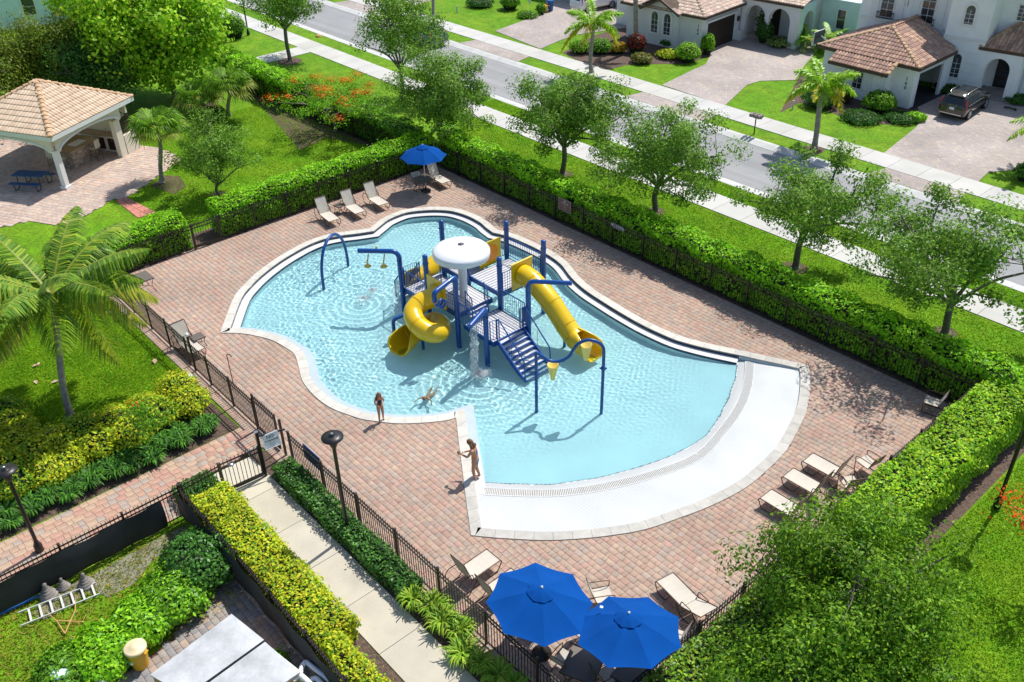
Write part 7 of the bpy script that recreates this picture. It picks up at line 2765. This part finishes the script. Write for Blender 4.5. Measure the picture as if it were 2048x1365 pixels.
def lounger_proto(name, label, rec, group):
    """chaise longue: foot towards +x, head towards -x, rec = back angle above level"""
    t = thing(name, label, 'sun lounger', (0, 0, 0), 0, group)
    wd, zs = 0.60, 0.36
    xf, xh = 0.95, -0.10
    bl = 0.78
    ca, sa = math.cos(rec), math.sin(rec)

    def sling_(a, b, nm, bow):
        n = 8
        V, F = [], []
        for i in range(n + 1):
            q = Vector(a).lerp(Vector(b), i / n)
            for j in range(5):
                y = -wd / 2 + 0.03 + (wd - 0.06) * j / 4
                sag = -bow * (1 - ((j - 2) / 2) ** 2) * math.sin(PI * i / n)
                V.append((q[0], y, q[2] + sag))
        for i in range(n):
            for j in range(4):
                F.append((i * 5 + j, (i + 1) * 5 + j, (i + 1) * 5 + j + 1, i * 5 + j + 1))
        return MB().add(V, F, smooth=True).build(nm, SLG, t, world=False)
    sling_((xh, 0, zs), (xf, 0, zs), 'seat', 0.025)
    hx, hz = xh - bl * ca, zs + bl * sa
    sling_((xh - 0.02, 0, zs + 0.01), (hx, 0, hz), 'backrest', 0.02)
    for s in (-1, 1):
        y = s * wd / 2
        MB().tube(round_bend([(hx, y, hz), (xh, y, zs), (xf - 0.02, y, zs), (xf + 0.05, y, zs - 0.05), (xf - 0.10, y, 0.02), (xf - 0.42, y, 0.02), (xf - 0.60, y, zs - 0.02)], 0.06, 4), 0.016, 6).build('side_frame', FB, t, world=False)
        MB().tube(round_bend([(xh + 0.25, y, zs), (xh + 0.02, y, 0.02), (xh - 0.42, y, 0.02), (xh - 0.55, y, 0.34), (xh - 0.35, y, 0.58), (xh + 0.02, y, 0.57), (xh + 0.05, y, zs)], 0.07, 4), 0.015, 6).build('arm', FB, t, world=False)
    mb = MB()
    for x, z in ((xf, zs), (xh, zs - 0.02), (hx, hz)):
        mb.tube([(x, -wd / 2, z), (x, wd / 2, z)], 0.015, 6)
    mb.build('cross_bar', FB, t, world=False, kind='stuff')
    return t


L1 = lounger_proto('sun_lounger', 'beige sun lounger with raised back, leftmost of three in a row by the back hedge', R_(62), 'sun loungers around the pool')
L1.location = G(652, 433, 0.2) * 1
L1.location.z = 0
L1.rotation_euler.z = R_(-6)
LG = 'sun loungers around the pool'
for px, py, rz, lab in ((703, 418, -5, 'beige sun lounger with raised back in the middle of three by the back hedge'),
                        (749, 402, -4, 'beige sun lounger with raised back next to the round umbrella shadow'),
                        (873, 359, -4, 'beige sun lounger under the far blue umbrella in the deck corner'),
                        (374, 690, 2, 'beige sun lounger behind the left lawn fence, next to a small square table')):
    q = G(px, py, 0.2)
    dup(L1, (q.x, q.y, 0), R_(rz), lab, LG)
L2 = lounger_proto('sun_lounger', 'beige sun lounger closest to the lone chair, beside a folding chair near the right hedge', R_(72), LG)
q = G(1672, 945, 0.36)
L2.location = (q.x - 0.05, q.y, 0)
L2.rotation_euler.z = R_(181)
for px, py, rz, lab in ((1630, 975, 181, 'beige sun lounger with an upright back, middle of three by the right hedge'),
                        (1585, 1020, 180, 'beige sun lounger half covered by the big leafy tree near the right hedge')):
    q = G(px, py, 0.36)
    dup(L2, (q.x, q.y, 0), R_(rz), lab, LG)
L3 = lounger_proto('sun_lounger', 'cream sun lounger with low back beside the nearer blue umbrella and right fence', R_(24), LG)
q = G(1375, 1200, 0.36)
L3.location = (q.x, q.y, 0)
L3.rotation_euler.z = R_(170)
for px, py, rz, rec, lab in ((936, 1145, 91, 0, 'beige sun lounger standing against the walkway fence, foot towards the splash pad'),
                             (985, 1185, 91, 0, 'beige sun lounger partly hidden below the larger blue umbrella by the fence')):
    q = G(px, py, 0.36)
    dup(L2, (q.x, q.y, 0), R_(rz), lab, LG)


def table_proto(label, w_, h, legs='x', mat='table_top'):
    t = thing('side_table', label, 'table', (0, 0, 0), 0, None)
    MB().box((0, 0, h), (w_, w_, 0.03)).build('table_top', mat, t, world=False)
    mb = MB().box((0, 0, h - 0.01), (w_ + 0.03, w_ + 0.03, 0.022))
    mb.build('rim', FB, t, world=False)
    for sx, sy in ((1, 1), (1, -1), (-1, 1), (-1, -1)):
        a = w_ / 2 - 0.03
        MB().tube(round_bend([(sx * a, sy * a, h - 0.02), (sx * a * 0.75, sy * a * 0.75, h * 0.45), (sx * (a + 0.02), sy * (a + 0.02), 0)], 0.1, 4), 0.014, 6).build('leg', FB, t, world=False)
    mb = MB()
    mb.bar((-w_ * 0.37, -w_ * 0.37, h * 0.42), (w_ * 0.37, w_ * 0.37, h * 0.42), 0.012)
    mb.build('brace', FB, t, world=False)
    return t


T1 = table_proto('small brown square table standing by the lounger behind the left fence', 0.46, 0.42)
T1.location = G(397, 683, 0.2)
T1.location.z = 0
q = G(679, 413, 0.35)
dup(T1, (q.x, q.y, 0), 0.1, 'small square side table between two loungers near the back hedge')
T2 = table_proto('large brown square dining table alone near the palm fronds', 0.86, 0.66)
q = G(280, 556, 0.66)
T2.location = (q.x, q.y, 0)
T2.rotation_euler.z = 0.0
q = G(848, 357, 0.66)
dup(T2, (q.x, q.y, 0), 0.05, 'brown dining table under the far blue umbrella')


def chair_proto(label):
    t = thing('patio_chair', label, 'chair', (0, 0, 0), 0, 'sling chairs around the deck')
    n = 6
    V = [(-0.22 + 0.46 * i / n, y, 0.40 + 0.03 * (i / n) - 0.02 * math.sin(PI * i / n)) for i in range(n + 1) for y in (-0.24, 0.24)]
    F = [(2 * i, 2 * i + 2, 2 * i + 3, 2 * i + 1) for i in range(n)]
    MB().add(V, F, smooth=True).build('seat', SLG, t, world=False)
    V = [(-0.23 - 0.16 * i / n, y, 0.41 + 0.46 * i / n) for i in range(n + 1) for y in (-0.24, 0.24)]
    MB().add(V, F, smooth=True).build('backrest', SLG, t, world=False)
    for s in (-1, 1):
        y = s * 0.26
        MB().tube(round_bend([(-0.40, y, 0.88), (-0.23, y, 0.40), (0.25, y, 0.42), (0.22, y, 0.02), (-0.12, y, 0.02), (-0.36, y, 0.02)], 0.05, 3), 0.014, 6).build('side_frame', FB, t, world=False)
        MB().tube(round_bend([(-0.34, y, 0.66), (0.10, y, 0.64), (0.27, y, 0.60), (0.25, y, 0.42)], 0.05, 3), 0.014, 6).build('arm', FB, t, world=False)
    mb = MB().tube([(-0.40, -0.26, 0.88), (-0.40, 0.26, 0.88)], 0.013, 6)
    mb.build('top_rail', FB, t, world=False)
    return t


CH0 = chair_proto('lone sling chair in the shaded deck corner by the street hedge')
q = G(1862, 812, 0.2)
CH0.location = (q.x, q.y, 0)
CH0.rotation_euler.z = R_(195)
CG = 'sling chairs around the deck'
for px, py, rz, lab in ((838, 366, -10, 'sling chair beside the table under the far blue umbrella'),
                        (1735, 925, 170, 'sling chair behind the first lounger at the right hedge'),
                        (1700, 965, 150, 'sling chair half hidden between the right hedge and the loungers'),
                        (1205, 1190, 60, 'sling chair between the two large blue umbrellas on the pool side'),
                        (1175, 1265, 10, 'sling chair in the gap between the two blue umbrellas'),
                        (1130, 1320, 100, 'sling chair in front of the shaded table at the fence corner'),
                        (1215, 1350, 80, 'sling chair at the bottom edge under the lighter blue umbrella'),
                        (1345, 1270, 200, 'sling chair under the lighter umbrella next to the right fence'),
                        (1062, 1245, 20, 'sling chair below the larger blue umbrella near the fence')):
    q = G(px, py, 0.4)
    dup(CH0, (q.x, q.y, 0), R_(rz), lab, CG)


# ------------------------------------------------------------------ umbrellas
def umbrella(label, top, zt, r, base_xy, tilt=(0, 0), vent=True, rot=0.0, drop=0.52):
    t = thing('patio_umbrella', label, 'umbrella', (base_xy[0], base_xy[1], 0), 0, 'blue patio umbrellas')
    Mt = Matrix.Rotation(tilt[0], 4, 'X') @ Matrix.Rotation(tilt[1], 4, 'Y')
    O = Vector((base_xy[0], base_xy[1], zt))
    W = lambda x, y, z: O + (Mt @ Vector((x, y, z)))
    n = 8
    rings = [(0.03, 0.0), (0.3, -0.10), (0.6, -0.25), (0.85, -0.41), (1.0, -drop)]
    for k in range(n):
        a0, a1 = rot + 2 * PI * k / n, rot + 2 * PI * (k + 1) / n
        V, F = [], []
        m = 6
        for f, z in rings:
            for j in range(m + 1):
                s_ = j / m
                x = (math.cos(a0) * (1 - s_) + math.cos(a1) * s_) * f * r
                y = (math.sin(a0) * (1 - s_) + math.sin(a1) * s_) * f * r
                sag = -0.035 * math.sin(PI * s_) * f
                pull = 1 - 0.035 * math.sin(PI * s_) * (f > 0.95)
                V.append(W(x * pull, y * pull, z + sag * (1 if f < 0.95 else 0.2)))
        for i in range(len(rings) - 1):
            for j in range(m):
                F.append((i * (m + 1) + j, (i + 1) * (m + 1) + j, (i + 1) * (m + 1) + j + 1, i * (m + 1) + j + 1))
        MB().add(V, F, smooth=True).build('canopy_panel', 'umbrella_cloth', t)
        MB().tube([W(math.cos(a0) * r * f * 0.985, math.sin(a0) * r * f * 0.985, z - 0.02) for f, z in rings], 0.010, 5).build('rib', 'steel', t)
    V = []
    m = 24
    rr_ = np.random.default_rng(2)
    for f, z in ((0.02, 0.075), (0.10, 0.055), (0.19, -0.01), (0.26, -0.065)):
        for j in range(m):
            a = 2 * PI * j / m
            rip = 1 + (0.05 * math.sin(8 * a) + 0.02 * math.sin(13 * a + 1)) * (f > 0.15)
            V.append(W(math.cos(a) * f * r * rip, math.sin(a) * f * r * rip, z + (0.012 * math.sin(8 * a + 1) if f > 0.15 else 0)))
    F = [(i * m + j, i * m + (j + 1) % m, (i + 1) * m + (j + 1) % m, (i + 1) * m + j) for i in range(3) for j in range(m)]
    MB().add(V, F, smooth=True).build('vent_flap', 'umbrella_cloth', t)
    c = W(0, 0, 0.085)
    MB().lathe((c.x, c.y, c.z - 0.03), [(0.0, 0.08), (0.03, 0.06), (0.032, 0.02), (0.02, 0)], 10, caps=False).build('finial', 'white_paint', t)
    MB().tube([(base_xy[0], base_xy[1], 0.02), (base_xy[0], base_xy[1], 1.2), W(0, 0, 0.02)], 0.022, 8).build('pole', 'steel', t)
    MB().lathe((base_xy[0], base_xy[1], 0), [(0.0, 0.0), (0.26, 0.0), (0.26, 0.05), (0.05, 0.09), (0.04, 0.25), (0.0, 0.25)], 16, caps=False).build('base', 'black_metal', t)
    return t


q = G(845, 293, 2.42)
umbrella('blue umbrella in the far deck corner by the hedges', None, 2.42, 1.20, (q.x, q.y), rot=0.2)
q = G(1083, 1180, 2.42)
umbrella('larger blue umbrella in front with a pleated crown, by the fence', None, 2.42, 1.33, (q.x, q.y), tilt=(R_(-5), R_(3)), rot=0.12, drop=0.46)
q = G(1258, 1232, 2.40)
u2 = umbrella('lighter blue umbrella beside the right fence with a white clip on it', None, 2.40, 1.30, (q.x, q.y), tilt=(R_(-4), R_(-8)), rot=0.35, drop=0.46)
MB().box(G(1203, 1215, 2.20), (0.075, 0.06, 0.04), rz=0.5).build('clip', 'white_paint', u2)
q = G(1165, 1330, 0.66)
dup(T2, (q.x, q.y, 0), 0.4, 'dark table in the umbrella shade at the fence corner')
q = G(1270, 1345, 0.66)
dup(T2, (q.x, q.y, 0), 0.2, 'dark table below the lighter blue umbrella')


# ------------------------------------------------------------------ lamps, posts, signs
def lamp(label, base, h, top=True):
    t = thing('street_lamp', label, 'lamp post', base, 0, 'black lamp posts')
    x, y = base[0], base[1]
    MB().lathe((x, y, 0), [(0.12, 0), (0.12, 0.25), (0.08, 0.32), (0.06, 0.42)], 12).build('base', 'black_metal', t)
    MB().tube([(x, y, 0.3), (x, y, h - 0.35)], 0.055, 10).build('pole', 'black_metal', t)
    if top:
        MB().lathe((x, y, h - 0.45), [(0.06, 0), (0.11, 0.12), (0.125, 0.26)], 14).build('neck', 'black_metal', t)
        MB().lathe((x, y, h - 0.19), [(0.13, 0), (0.19, 0.08), (0.19, 0.10)], 18).build('globe', 'white_paint', t)
        MB().lathe((x, y, h - 0.08), [(0.31, 0), (0.31, 0.03), (0.12, 0.07), (0.10, 0.07), (0.095, 0.10), (0.03, 0.12), (0.02, 0.15), (0.0, 0.155)], 24, caps=False).build('hat', 'black_metal', t)
        MB().lathe((x, y, h + 0.045), [(0.0, 0.0), (0.045, 0.01), (0.04, 0.03), (0.0, 0.05)], 10, caps=False).build('cap', 'steel', t)
    return t


q = G(697, 1070)
lamp('black lamp post with a flat round hat rising from the hedge beside the walkway', q, 3.82)
q = G(80, 1102)
lamp('black lamp post with a round hat at the left edge behind the pump yard fence', q, 3.2)
q = G(1980, 1000)
lamp('black lamp post cut off by the right edge beside the mulch strip', (-5.75, 24.2, 0), 4.6)
q = G(497, 70)
lamp('thin dark street lamp post beside the far sidewalk', q, 4.6)
q = G(392, 742)
t = thing('bollard_light', 'short dark post with a small round white light at the lawn fence', 'light post', q)
MB().bar(q, q + Vector((0, 0, 1.55)), 0.07).build('post', 'black_metal', t)
MB().lathe((q.x, q.y, 1.56), [(0.05, 0), (0.075, 0.05), (0.06, 0.11), (0.0, 0.13)], 12, caps=False).build('globe', 'white_paint', t)
q = G(387, 775)
t = thing('utility_box', 'small pale grey utility box standing at the lawn fence', 'utility box', q)
MB().box(q + Vector((0, 0, 0.24)), (0.32, 0.22, 0.48), rz=0.2).build('body', 'box_grey', t)
MB().box(q + Vector((0, 0, 0.49)), (0.36, 0.26, 0.03), rz=0.2).build('lid', 'white_paint', t)
q = G(466, 765)
t = thing('pool_shower', 'thin brown outdoor shower pipe with a bent top on the deck', 'shower', q)
MB().tube(round_bend([q, q + Vector((0, 0, 1.25)), q + Vector((0.16, 0.08, 1.27)), q + Vector((0.18, 0.09, 1.2))], 0.06), 0.017, 8).build('pipe', 'frame_brown', t)


def signboard(label, c, u, v, w_, h, mat, border=None, cat='sign'):
    u, v = Vector(u).normalized(), Vector(v).normalized()
    n = u.cross(v)
    t = thing('sign', label, cat, c)
    poly = [(-w_ / 2, -h / 2), (w_ / 2, -h / 2), (w_ / 2, h / 2), (-w_ / 2, h / 2)]
    MB().prism(poly, Vector(c) - n * 0.012, u, v, 0.012).build('board', mat, t)
    if border:
        mb = MB()
        for a, b in ((0, 1), (1, 2), (2, 3), (3, 0)):
            p, q_ = poly[a], poly[b]
            k = 0.955
            mb.bar(Vector(c) + u * p[0] * k + v * p[1] * k + n * 0.001, Vector(c) + u * q_[0] * k + v * q_[1] * k + n * 0.001, 0.016, 0.006)
        mb.build('border', border, t)
    return t, n


# pool rules board and NO DIVING plate on the street fence, facing the pool
c = Vector((-28.22, 27.98, 1.02))
t, n = signboard('brown pool rules board with a pale border on the street fence', c, UX, UZ, 0.84, 0.62, 'sign_brown', 'box_grey')
text(t, 'POOL RULES', c + Vector((0, -0.004, 0.085)), UX, UZ, 0.075, 'box_grey')
for k, w_ in enumerate((0.5, 0.32, 0.6, 0.56, 0.6, 0.44)):
    text(t, '-' * int(w_ * 30), c + Vector((0, -0.004, 0.01 - 0.045 * k)), UX, UZ, 0.045, 'box_grey', 'small_print')
mb = MB()
mb.lathe((0, 0, 0), [(0.0, 0.0), (0.055, 0.0), (0.055, 0.004), (0.0, 0.004)], 4, caps=False)
mb.v = [(c.x + p[0], c.y - 0.003 - p[2], c.z + 0.20 + p[1]) for p in mb.v]
mb.build('emblem', 'box_grey', t)
c = Vector((-24.85, 27.98, 1.12))
t, n = signboard('small dark NO DIVING plate with white letters on the street fence', c, UX, UZ, 0.66, 0.20, 'ink', 'sign_white')
text(t, 'NO DIVING', c + Vector((0, -0.006, 0)), UX, UZ, 0.15, 'sign_white', ext=0.003)
# NO Trespassing plate beside the walkway gate
c = Vector((-22.10, 9.02, 1.30))
u = Vector((0.15, 1, 0.05)).normalized()
v = Vector((-0.25, 0, 1)).normalized()
t, n = signboard('white NO Trespassing plate fixed to the gate post by the walkway', c, u, v, 0.54, 0.52, 'sign_white', 'sign_white')
text(t, 'NO', c + v * 0.14 + n * 0.004, u, v, 0.16, 'ink', ext=0.004)
text(t, 'Trespassing', c + v * 0.02 + n * 0.004, u, v, 0.092, 'ink', ext=0.004)
for k in range(3):
    text(t, '-------------' if k < 2 else '--------', c + v * (-0.07 - 0.06 * k) + n * 0.004, u, v, 0.05, 'ink', 'small_print')
c = Vector((-20.9, 9.71, 0.92))
signboard('dark blue grey board fixed to the inside of the walkway fence', c, (1, 0, 0), (0, 0, 1), 1.0, 0.6, 'bin_blue')

# ------------------------------------------------------------------ people
def skin_mesh(name, chains, mat, parent, sub=2, hands=()):
    """one continuous skinned surface from joint chains: [(points, radii, parent_index or None)]"""
    V, E, Rr = [], [], []
    for pts, rad, root in chains:
        prev = root
        for p, rr in zip(pts, rad):
            V.append(tuple(p))
            Rr.append(rr)
            i = len(V) - 1
            if prev is not None:
                E.append((prev, i))
            prev = i
    me = bpy.data.meshes.new(name)
    me.from_pydata(V, E, [])
    ob = bpy.data.objects.new(name, me)
    COL.objects.link(ob)
    sk = ob.modifiers.new('skin', 'SKIN')
    sk.use_smooth_shade = True
    sv = me.skin_vertices[0].data
    for i, rr in enumerate(Rr):
        sv[i].radius = (rr, rr) if not isinstance(rr, tuple) else rr
    sv[0].use_root = True
    ss_ = ob.modifiers.new('sub', 'SUBSURF')
    ss_.levels = ss_.render_levels = sub
    dg = bpy.context.evaluated_depsgraph_get()
    m2 = bpy.data.meshes.new_from_object(ob.evaluated_get(dg))
    bpy.data.objects.remove(ob)
    m2.name = name
    m2.materials.clear()
    m2.materials.append(MATS[mat])
    o = link(name, m2, parent)
    return o


def fingers(w_, d, side, up, s):
    """chains of five bent fingers rooted in the palm at w_"""
    out = []
    d, side, up = Vector(d).normalized(), Vector(side).normalized(), Vector(up).normalized()
    for k, (off, ln) in enumerate(((-1.5, 0.052), (-0.5, 0.060), (0.5, 0.056), (1.5, 0.044))):
        b = Vector(w_) + d * 0.06 * s + side * off * 0.017 * s
        out.append(([b, b + d * ln * 0.6 * s - up * 0.006 * s, b + d * ln * s - up * 0.026 * s], [0.0085 * s, 0.008 * s, 0.0065 * s], None))
    b = Vector(w_) + d * 0.015 * s + side * -0.028 * s
    out.append(([b, b + (d * 0.5 - side * 0.6).normalized() * 0.032 * s, b + (d * 0.9 - side * 0.35).normalized() * 0.052 * s], [0.010 * s, 0.009 * s, 0.007 * s], None))
    return out


def person(label, loc, rz, J, H, suit, hair_pts, extra=None, skin='skin'):
    """J: joints in a 1.7 m figure, scaled to height H; faces +x"""
    s = H / 1.7
    t = thing('person', label, 'person', loc, rz)
    g_ = lambda k: Vector(J[k]) * s
    chains = []
    pel = g_('pelvis')
    ch = g_('chest')
    neck = g_('neck')
    head = g_('head')
    chains.append(([pel, (pel + ch) / 2, ch, neck, neck.lerp(head, 0.45)], [0.135 * s, 0.115 * s, 0.132 * s, 0.058 * s, 0.052 * s], None))
    for sd in ('l', 'r'):
        chains.append(([g_('hip_' + sd), g_('knee_' + sd), g_('ankle_' + sd), g_('toe_' + sd)], [0.100 * s, 0.066 * s, 0.042 * s, 0.036 * s], 0))
        chains.append(([g_('sh_' + sd), g_('el_' + sd), g_('wr_' + sd), g_('wr_' + sd) + (g_('wr_' + sd) - g_('el_' + sd)).normalized() * 0.06 * s], [0.056 * s, 0.041 * s, 0.030 * s, 0.032 * s], 2))
    body = skin_mesh('body', chains, skin, t)
    # head with face, joined into the same body
    hd = bpy.data.meshes.new('head')
    fdir = Vector(J.get('look', (1, 0, -0.2))).normalized()
    sd_ = Vector((0, 0, 1)).cross(fdir).normalized()
    upv = fdir.cross(sd_)
    V, F = [], []
    nu, nv = 16, 12
    for i in range(nv + 1):
        th = PI * i / nv
        for j in range(nu):
            a = 2 * PI * j / nu
            x, y, z = math.sin(th) * math.cos(a), math.sin(th) * math.sin(a), math.cos(th)
            wx = 0.098
            if z < 0:
                wx *= 1 - 0.18 * (-z) ** 1.5
            if x > 0.75 and abs(y) < 0.35 and -0.35 < z < 0.15:
                wx += 0.016                      # nose
            if x > 0.6 and 0.15 < abs(y) < 0.6 and 0.0 < z < 0.3:
                wx -= 0.006                      # eye sockets
            V.append(head + (fdir * x * wx + sd_ * y * 0.078 * (1 - 0.15 * max(0, -z)) + upv * z * 0.118) * s)
    for i in range(nv):
        for j in range(nu):
            F.append((i * nu + j, (i + 1) * nu + j, (i + 1) * nu + (j + 1) % nu, i * nu + (j + 1) % nu))
    mh = MB().add(V, F, smooth=True)
    for sdk in (-1, 1):
        mh.lathe(tuple(head + sd_ * 0.079 * sdk * s - upv * 0.005 * s), [(0, -0.03 * s), (0.016 * s, -0.015 * s), (0.018 * s, 0.012 * s), (0, 0.03 * s)], 8, caps=False)
    for sd in ('l', 'r'):
        dv = (g_('wr_' + sd) - g_('el_' + sd)).normalized()
        sv_ = dv.cross(Vector((0, 0, 1)))
        sv_ = sv_.normalized() if sv_.length > 0.1 else Vector((0, 1, 0))
        for pts, rad, _ in fingers(g_('wr_' + sd) + dv * 0.03 * s, dv, sv_, sv_.cross(dv), s):
            mh.tube(pts, [q_ for q_ in rad], 6)
    hm = bpy.data.meshes.new('tmp')
    hm.from_pydata(mh.v, [], mh.f)
    hm.polygons.foreach_set('use_smooth', [True] * len(mh.f))
    import bmesh
    bm = bmesh.new()
    bm.from_mesh(body.data)
    bm.from_mesh(hm)
    bm.to_mesh(body.data)
    bm.free()
    body.data.polygons.foreach_set('use_smooth', [True] * len(body.data.polygons))
    face = head + fdir * 0.093 * s
    for k in (-1, 1):
        e = head + fdir * 0.088 * s + sd_ * 0.032 * k * s + upv * 0.012 * s
        MB().lathe(tuple(e), [(0, -0.009 * s), (0.012 * s, 0), (0, 0.009 * s)], 8, caps=False).build('eye', 'ink', t, world=False)
    m0 = head + fdir * 0.087 * s - upv * 0.062 * s
    MB().bar(m0 - sd_ * 0.022 * s, m0 + sd_ * 0.022 * s, 0.010 * s, 0.008 * s).build('mouth', 'red_lamp', t, world=False)
    # clothes
    for nm, mt, kind in suit:
        if kind == 'top':
            skin_mesh(nm, [([pel.lerp(ch, 0.35), pel.lerp(ch, 0.7), ch, ch.lerp(neck, 0.35)], [0.126 * s, 0.124 * s, 0.143 * s, 0.10 * s], None)], mt, t)
        elif kind == 'one':
            skin_mesh(nm, [([pel - Vector((0, 0, 0.05 * s)), pel, pel.lerp(ch, 0.5), ch, ch.lerp(neck, 0.3)], [0.125 * s, 0.146 * s, 0.126 * s, 0.143 * s, 0.09 * s], None)], mt, t)
        elif kind == 'shorts':
            ca = []
            ca.append(([pel.lerp(ch, 0.2), pel], [0.138 * s, 0.152 * s], None))
            for sd in ('l', 'r'):
                ca.append(([g_('hip_' + sd), g_('hip_' + sd).lerp(g_('knee_' + sd), 0.45)], [0.116 * s, 0.102 * s], 1))
            skin_mesh(nm, ca, mt, t)
    # hair: cap plus hanging locks
    ha_ = MB()
    V, F = [], []
    for i in range(9):
        th = PI * 0.62 * i / 8
        for j in range(nu):
            a = 2 * PI * j / nu
            x, y, z = math.sin(th) * math.cos(a), math.sin(th) * math.sin(a), math.cos(th)
            if x > 0.55 and z < 0.45:
                x = 0.55
            V.append(head + (fdir * (x * 0.112 - 0.008) + sd_ * y * 0.092 + upv * z * 0.130) * s)
    for i in range(8):
        for j in range(nu):
            F.append((i * nu + j, (i + 1) * nu + j, (i + 1) * nu + (j + 1) % nu, i * nu + (j + 1) % nu))
    ha_.add(V, F, smooth=True)
    for k, pts in enumerate(hair_pts):
        ha_.tube([head + Vector(p) * s for p in pts], [0.05 * s, 0.055 * s, 0.045 * s, 0.018 * s][:len(pts)], 8)
    ha_.build('hair', 'hair', t, world=False)
    if extra:
        extra(t, s)
    return t


# girl at the pool edge, looking down at something held in front of her
Jg = dict(pelvis=(0, 0, 0.88), chest=(0.02, 0, 1.22), neck=(0.03, 0, 1.40), head=(0.07, 0, 1.56), look=(0.9, 0, -0.5),
          hip_l=(0, 0.09, 0.83), knee_l=(0.06, 0.10, 0.46), ankle_l=(-0.02, 0.10, 0.07), toe_l=(0.12, 0.11, 0.03),
          hip_r=(0, -0.09, 0.83), knee_r=(0.12, -0.10, 0.47), ankle_r=(0.10, -0.12, 0.07), toe_r=(0.25, -0.14, 0.03),
          sh_l=(0.02, 0.17, 1.33), el_l=(0.02, 0.22, 1.08), wr_l=(0.20, 0.10, 1.08), sh_r=(0.02, -0.17, 1.33), el_r=(0.04, -0.23, 1.06), wr_r=(0.20, -0.10, 0.98))


def toy(t, s):
    MB().lathe((0.27 * s, -0.05 * s, 0.84 * s), [(0, 0), (0.05 * s, 0.01), (0.055 * s, 0.14 * s), (0, 0.15 * s)], 10, caps=False).build('toy_cup', 'red_toy', t, world=False)


q = G(763, 841)
person('girl with long brown hair in a dark swimsuit at the curved pool edge', (q.x, q.y, 0.03), R_(-20), Jg, 1.22, [('swimsuit', 'swimsuit_navy', 'one')],
       [[(-0.07, 0, 0.02), (-0.12, 0.0, -0.12), (-0.13, 0.01, -0.28), (-0.12, 0.0, -0.40)], [(-0.04, 0.07, 0), (-0.07, 0.09, -0.14), (-0.07, 0.09, -0.27), (-0.06, 0.08, -0.34)], [(-0.04, -0.07, 0), (-0.07, -0.09, -0.14), (-0.07, -0.09, -0.27), (-0.06, -0.08, -0.34)]], None)
# older girl on the straight edge, both arms held out in front
Jw = dict(pelvis=(0, 0, 0.90), chest=(0.05, 0, 1.24), neck=(0.09, 0, 1.41), head=(0.16, 0, 1.56), look=(0.95, 0, -0.35),
          hip_l=(0, 0.09, 0.85), knee_l=(0.07, 0.10, 0.47), ankle_l=(0.0, 0.12, 0.07), toe_l=(0.14, 0.14, 0.03),
          hip_r=(0, -0.09, 0.85), knee_r=(0.03, -0.11, 0.47), ankle_r=(-0.08, -0.13, 0.07), toe_r=(0.06, -0.15, 0.03),
          sh_l=(0.06, 0.18, 1.34), el_l=(0.20, 0.22, 1.10), wr_l=(0.43, 0.12, 1.12), sh_r=(0.06, -0.18, 1.34), el_r=(0.12, -0.24, 1.05), wr_r=(0.36, -0.16, 1.00))


def held(t, s):
    MB().lathe((0.53 * s, 0.06 * s, 1.06 * s), [(0, 0), (0.05 * s, 0.01), (0.06 * s, 0.08 * s), (0, 0.10 * s)], 10, caps=False).build('held_toy', 'hair', t, world=False)


q = G(953, 955)
person('taller girl in a blue top and shorts leaning forward on the straight pool edge', (q.x, q.y, -0.1), R_(215), Jw, 1.66, [('top', 'swim_blue', 'top'), ('shorts', 'swim_blue', 'shorts')],
       [[(-0.07, 0, 0.02), (-0.13, 0.0, -0.10), (-0.14, 0.01, -0.22), (-0.13, 0.0, -0.32)], [(-0.03, 0.07, 0), (-0.07, 0.08, -0.12), (-0.08, 0.08, -0.22), (-0.07, 0.07, -0.28)]], held)
# swimmer lying in the water
Js = dict(pelvis=(-0.42, 0, -0.30), chest=(-0.12, 0, -0.16), neck=(0.08, 0, 0.02), head=(0.20, 0, 0.09), look=(0.9, 0, -0.1),
          hip_l=(-0.46, 0.09, -0.32), knee_l=(-0.80, 0.14, -0.38), ankle_l=(-1.15, 0.16, -0.30), toe_l=(-1.28, 0.18, -0.33),
          hip_r=(-0.46, -0.09, -0.32), knee_r=(-0.81, -0.10, -0.36), ankle_r=(-1.15, -0.14, -0.34), toe_r=(-1.28, -0.16, -0.38),
          sh_l=(0.0, 0.17, 0.0), el_l=(0.12, 0.38, -0.06), wr_l=(0.34, 0.46, -0.03), sh_r=(0.0, -0.17, 0.0), el_r=(0.14, -0.36, -0.06), wr_r=(0.36, -0.40, -0.03))
q = G(851, 796, WZ)
sw = person('child swimming face forward in the pool with only head and arms above water', (q.x, q.y, WZ - 0.01), R_(-60), Js, 1.2, [('swimsuit', 'white_paint', 'top')], [[(-0.07, 0, 0.03), (-0.13, 0.0, -0.02), (-0.20, 0.01, -0.06)]], None)
recv(sw)
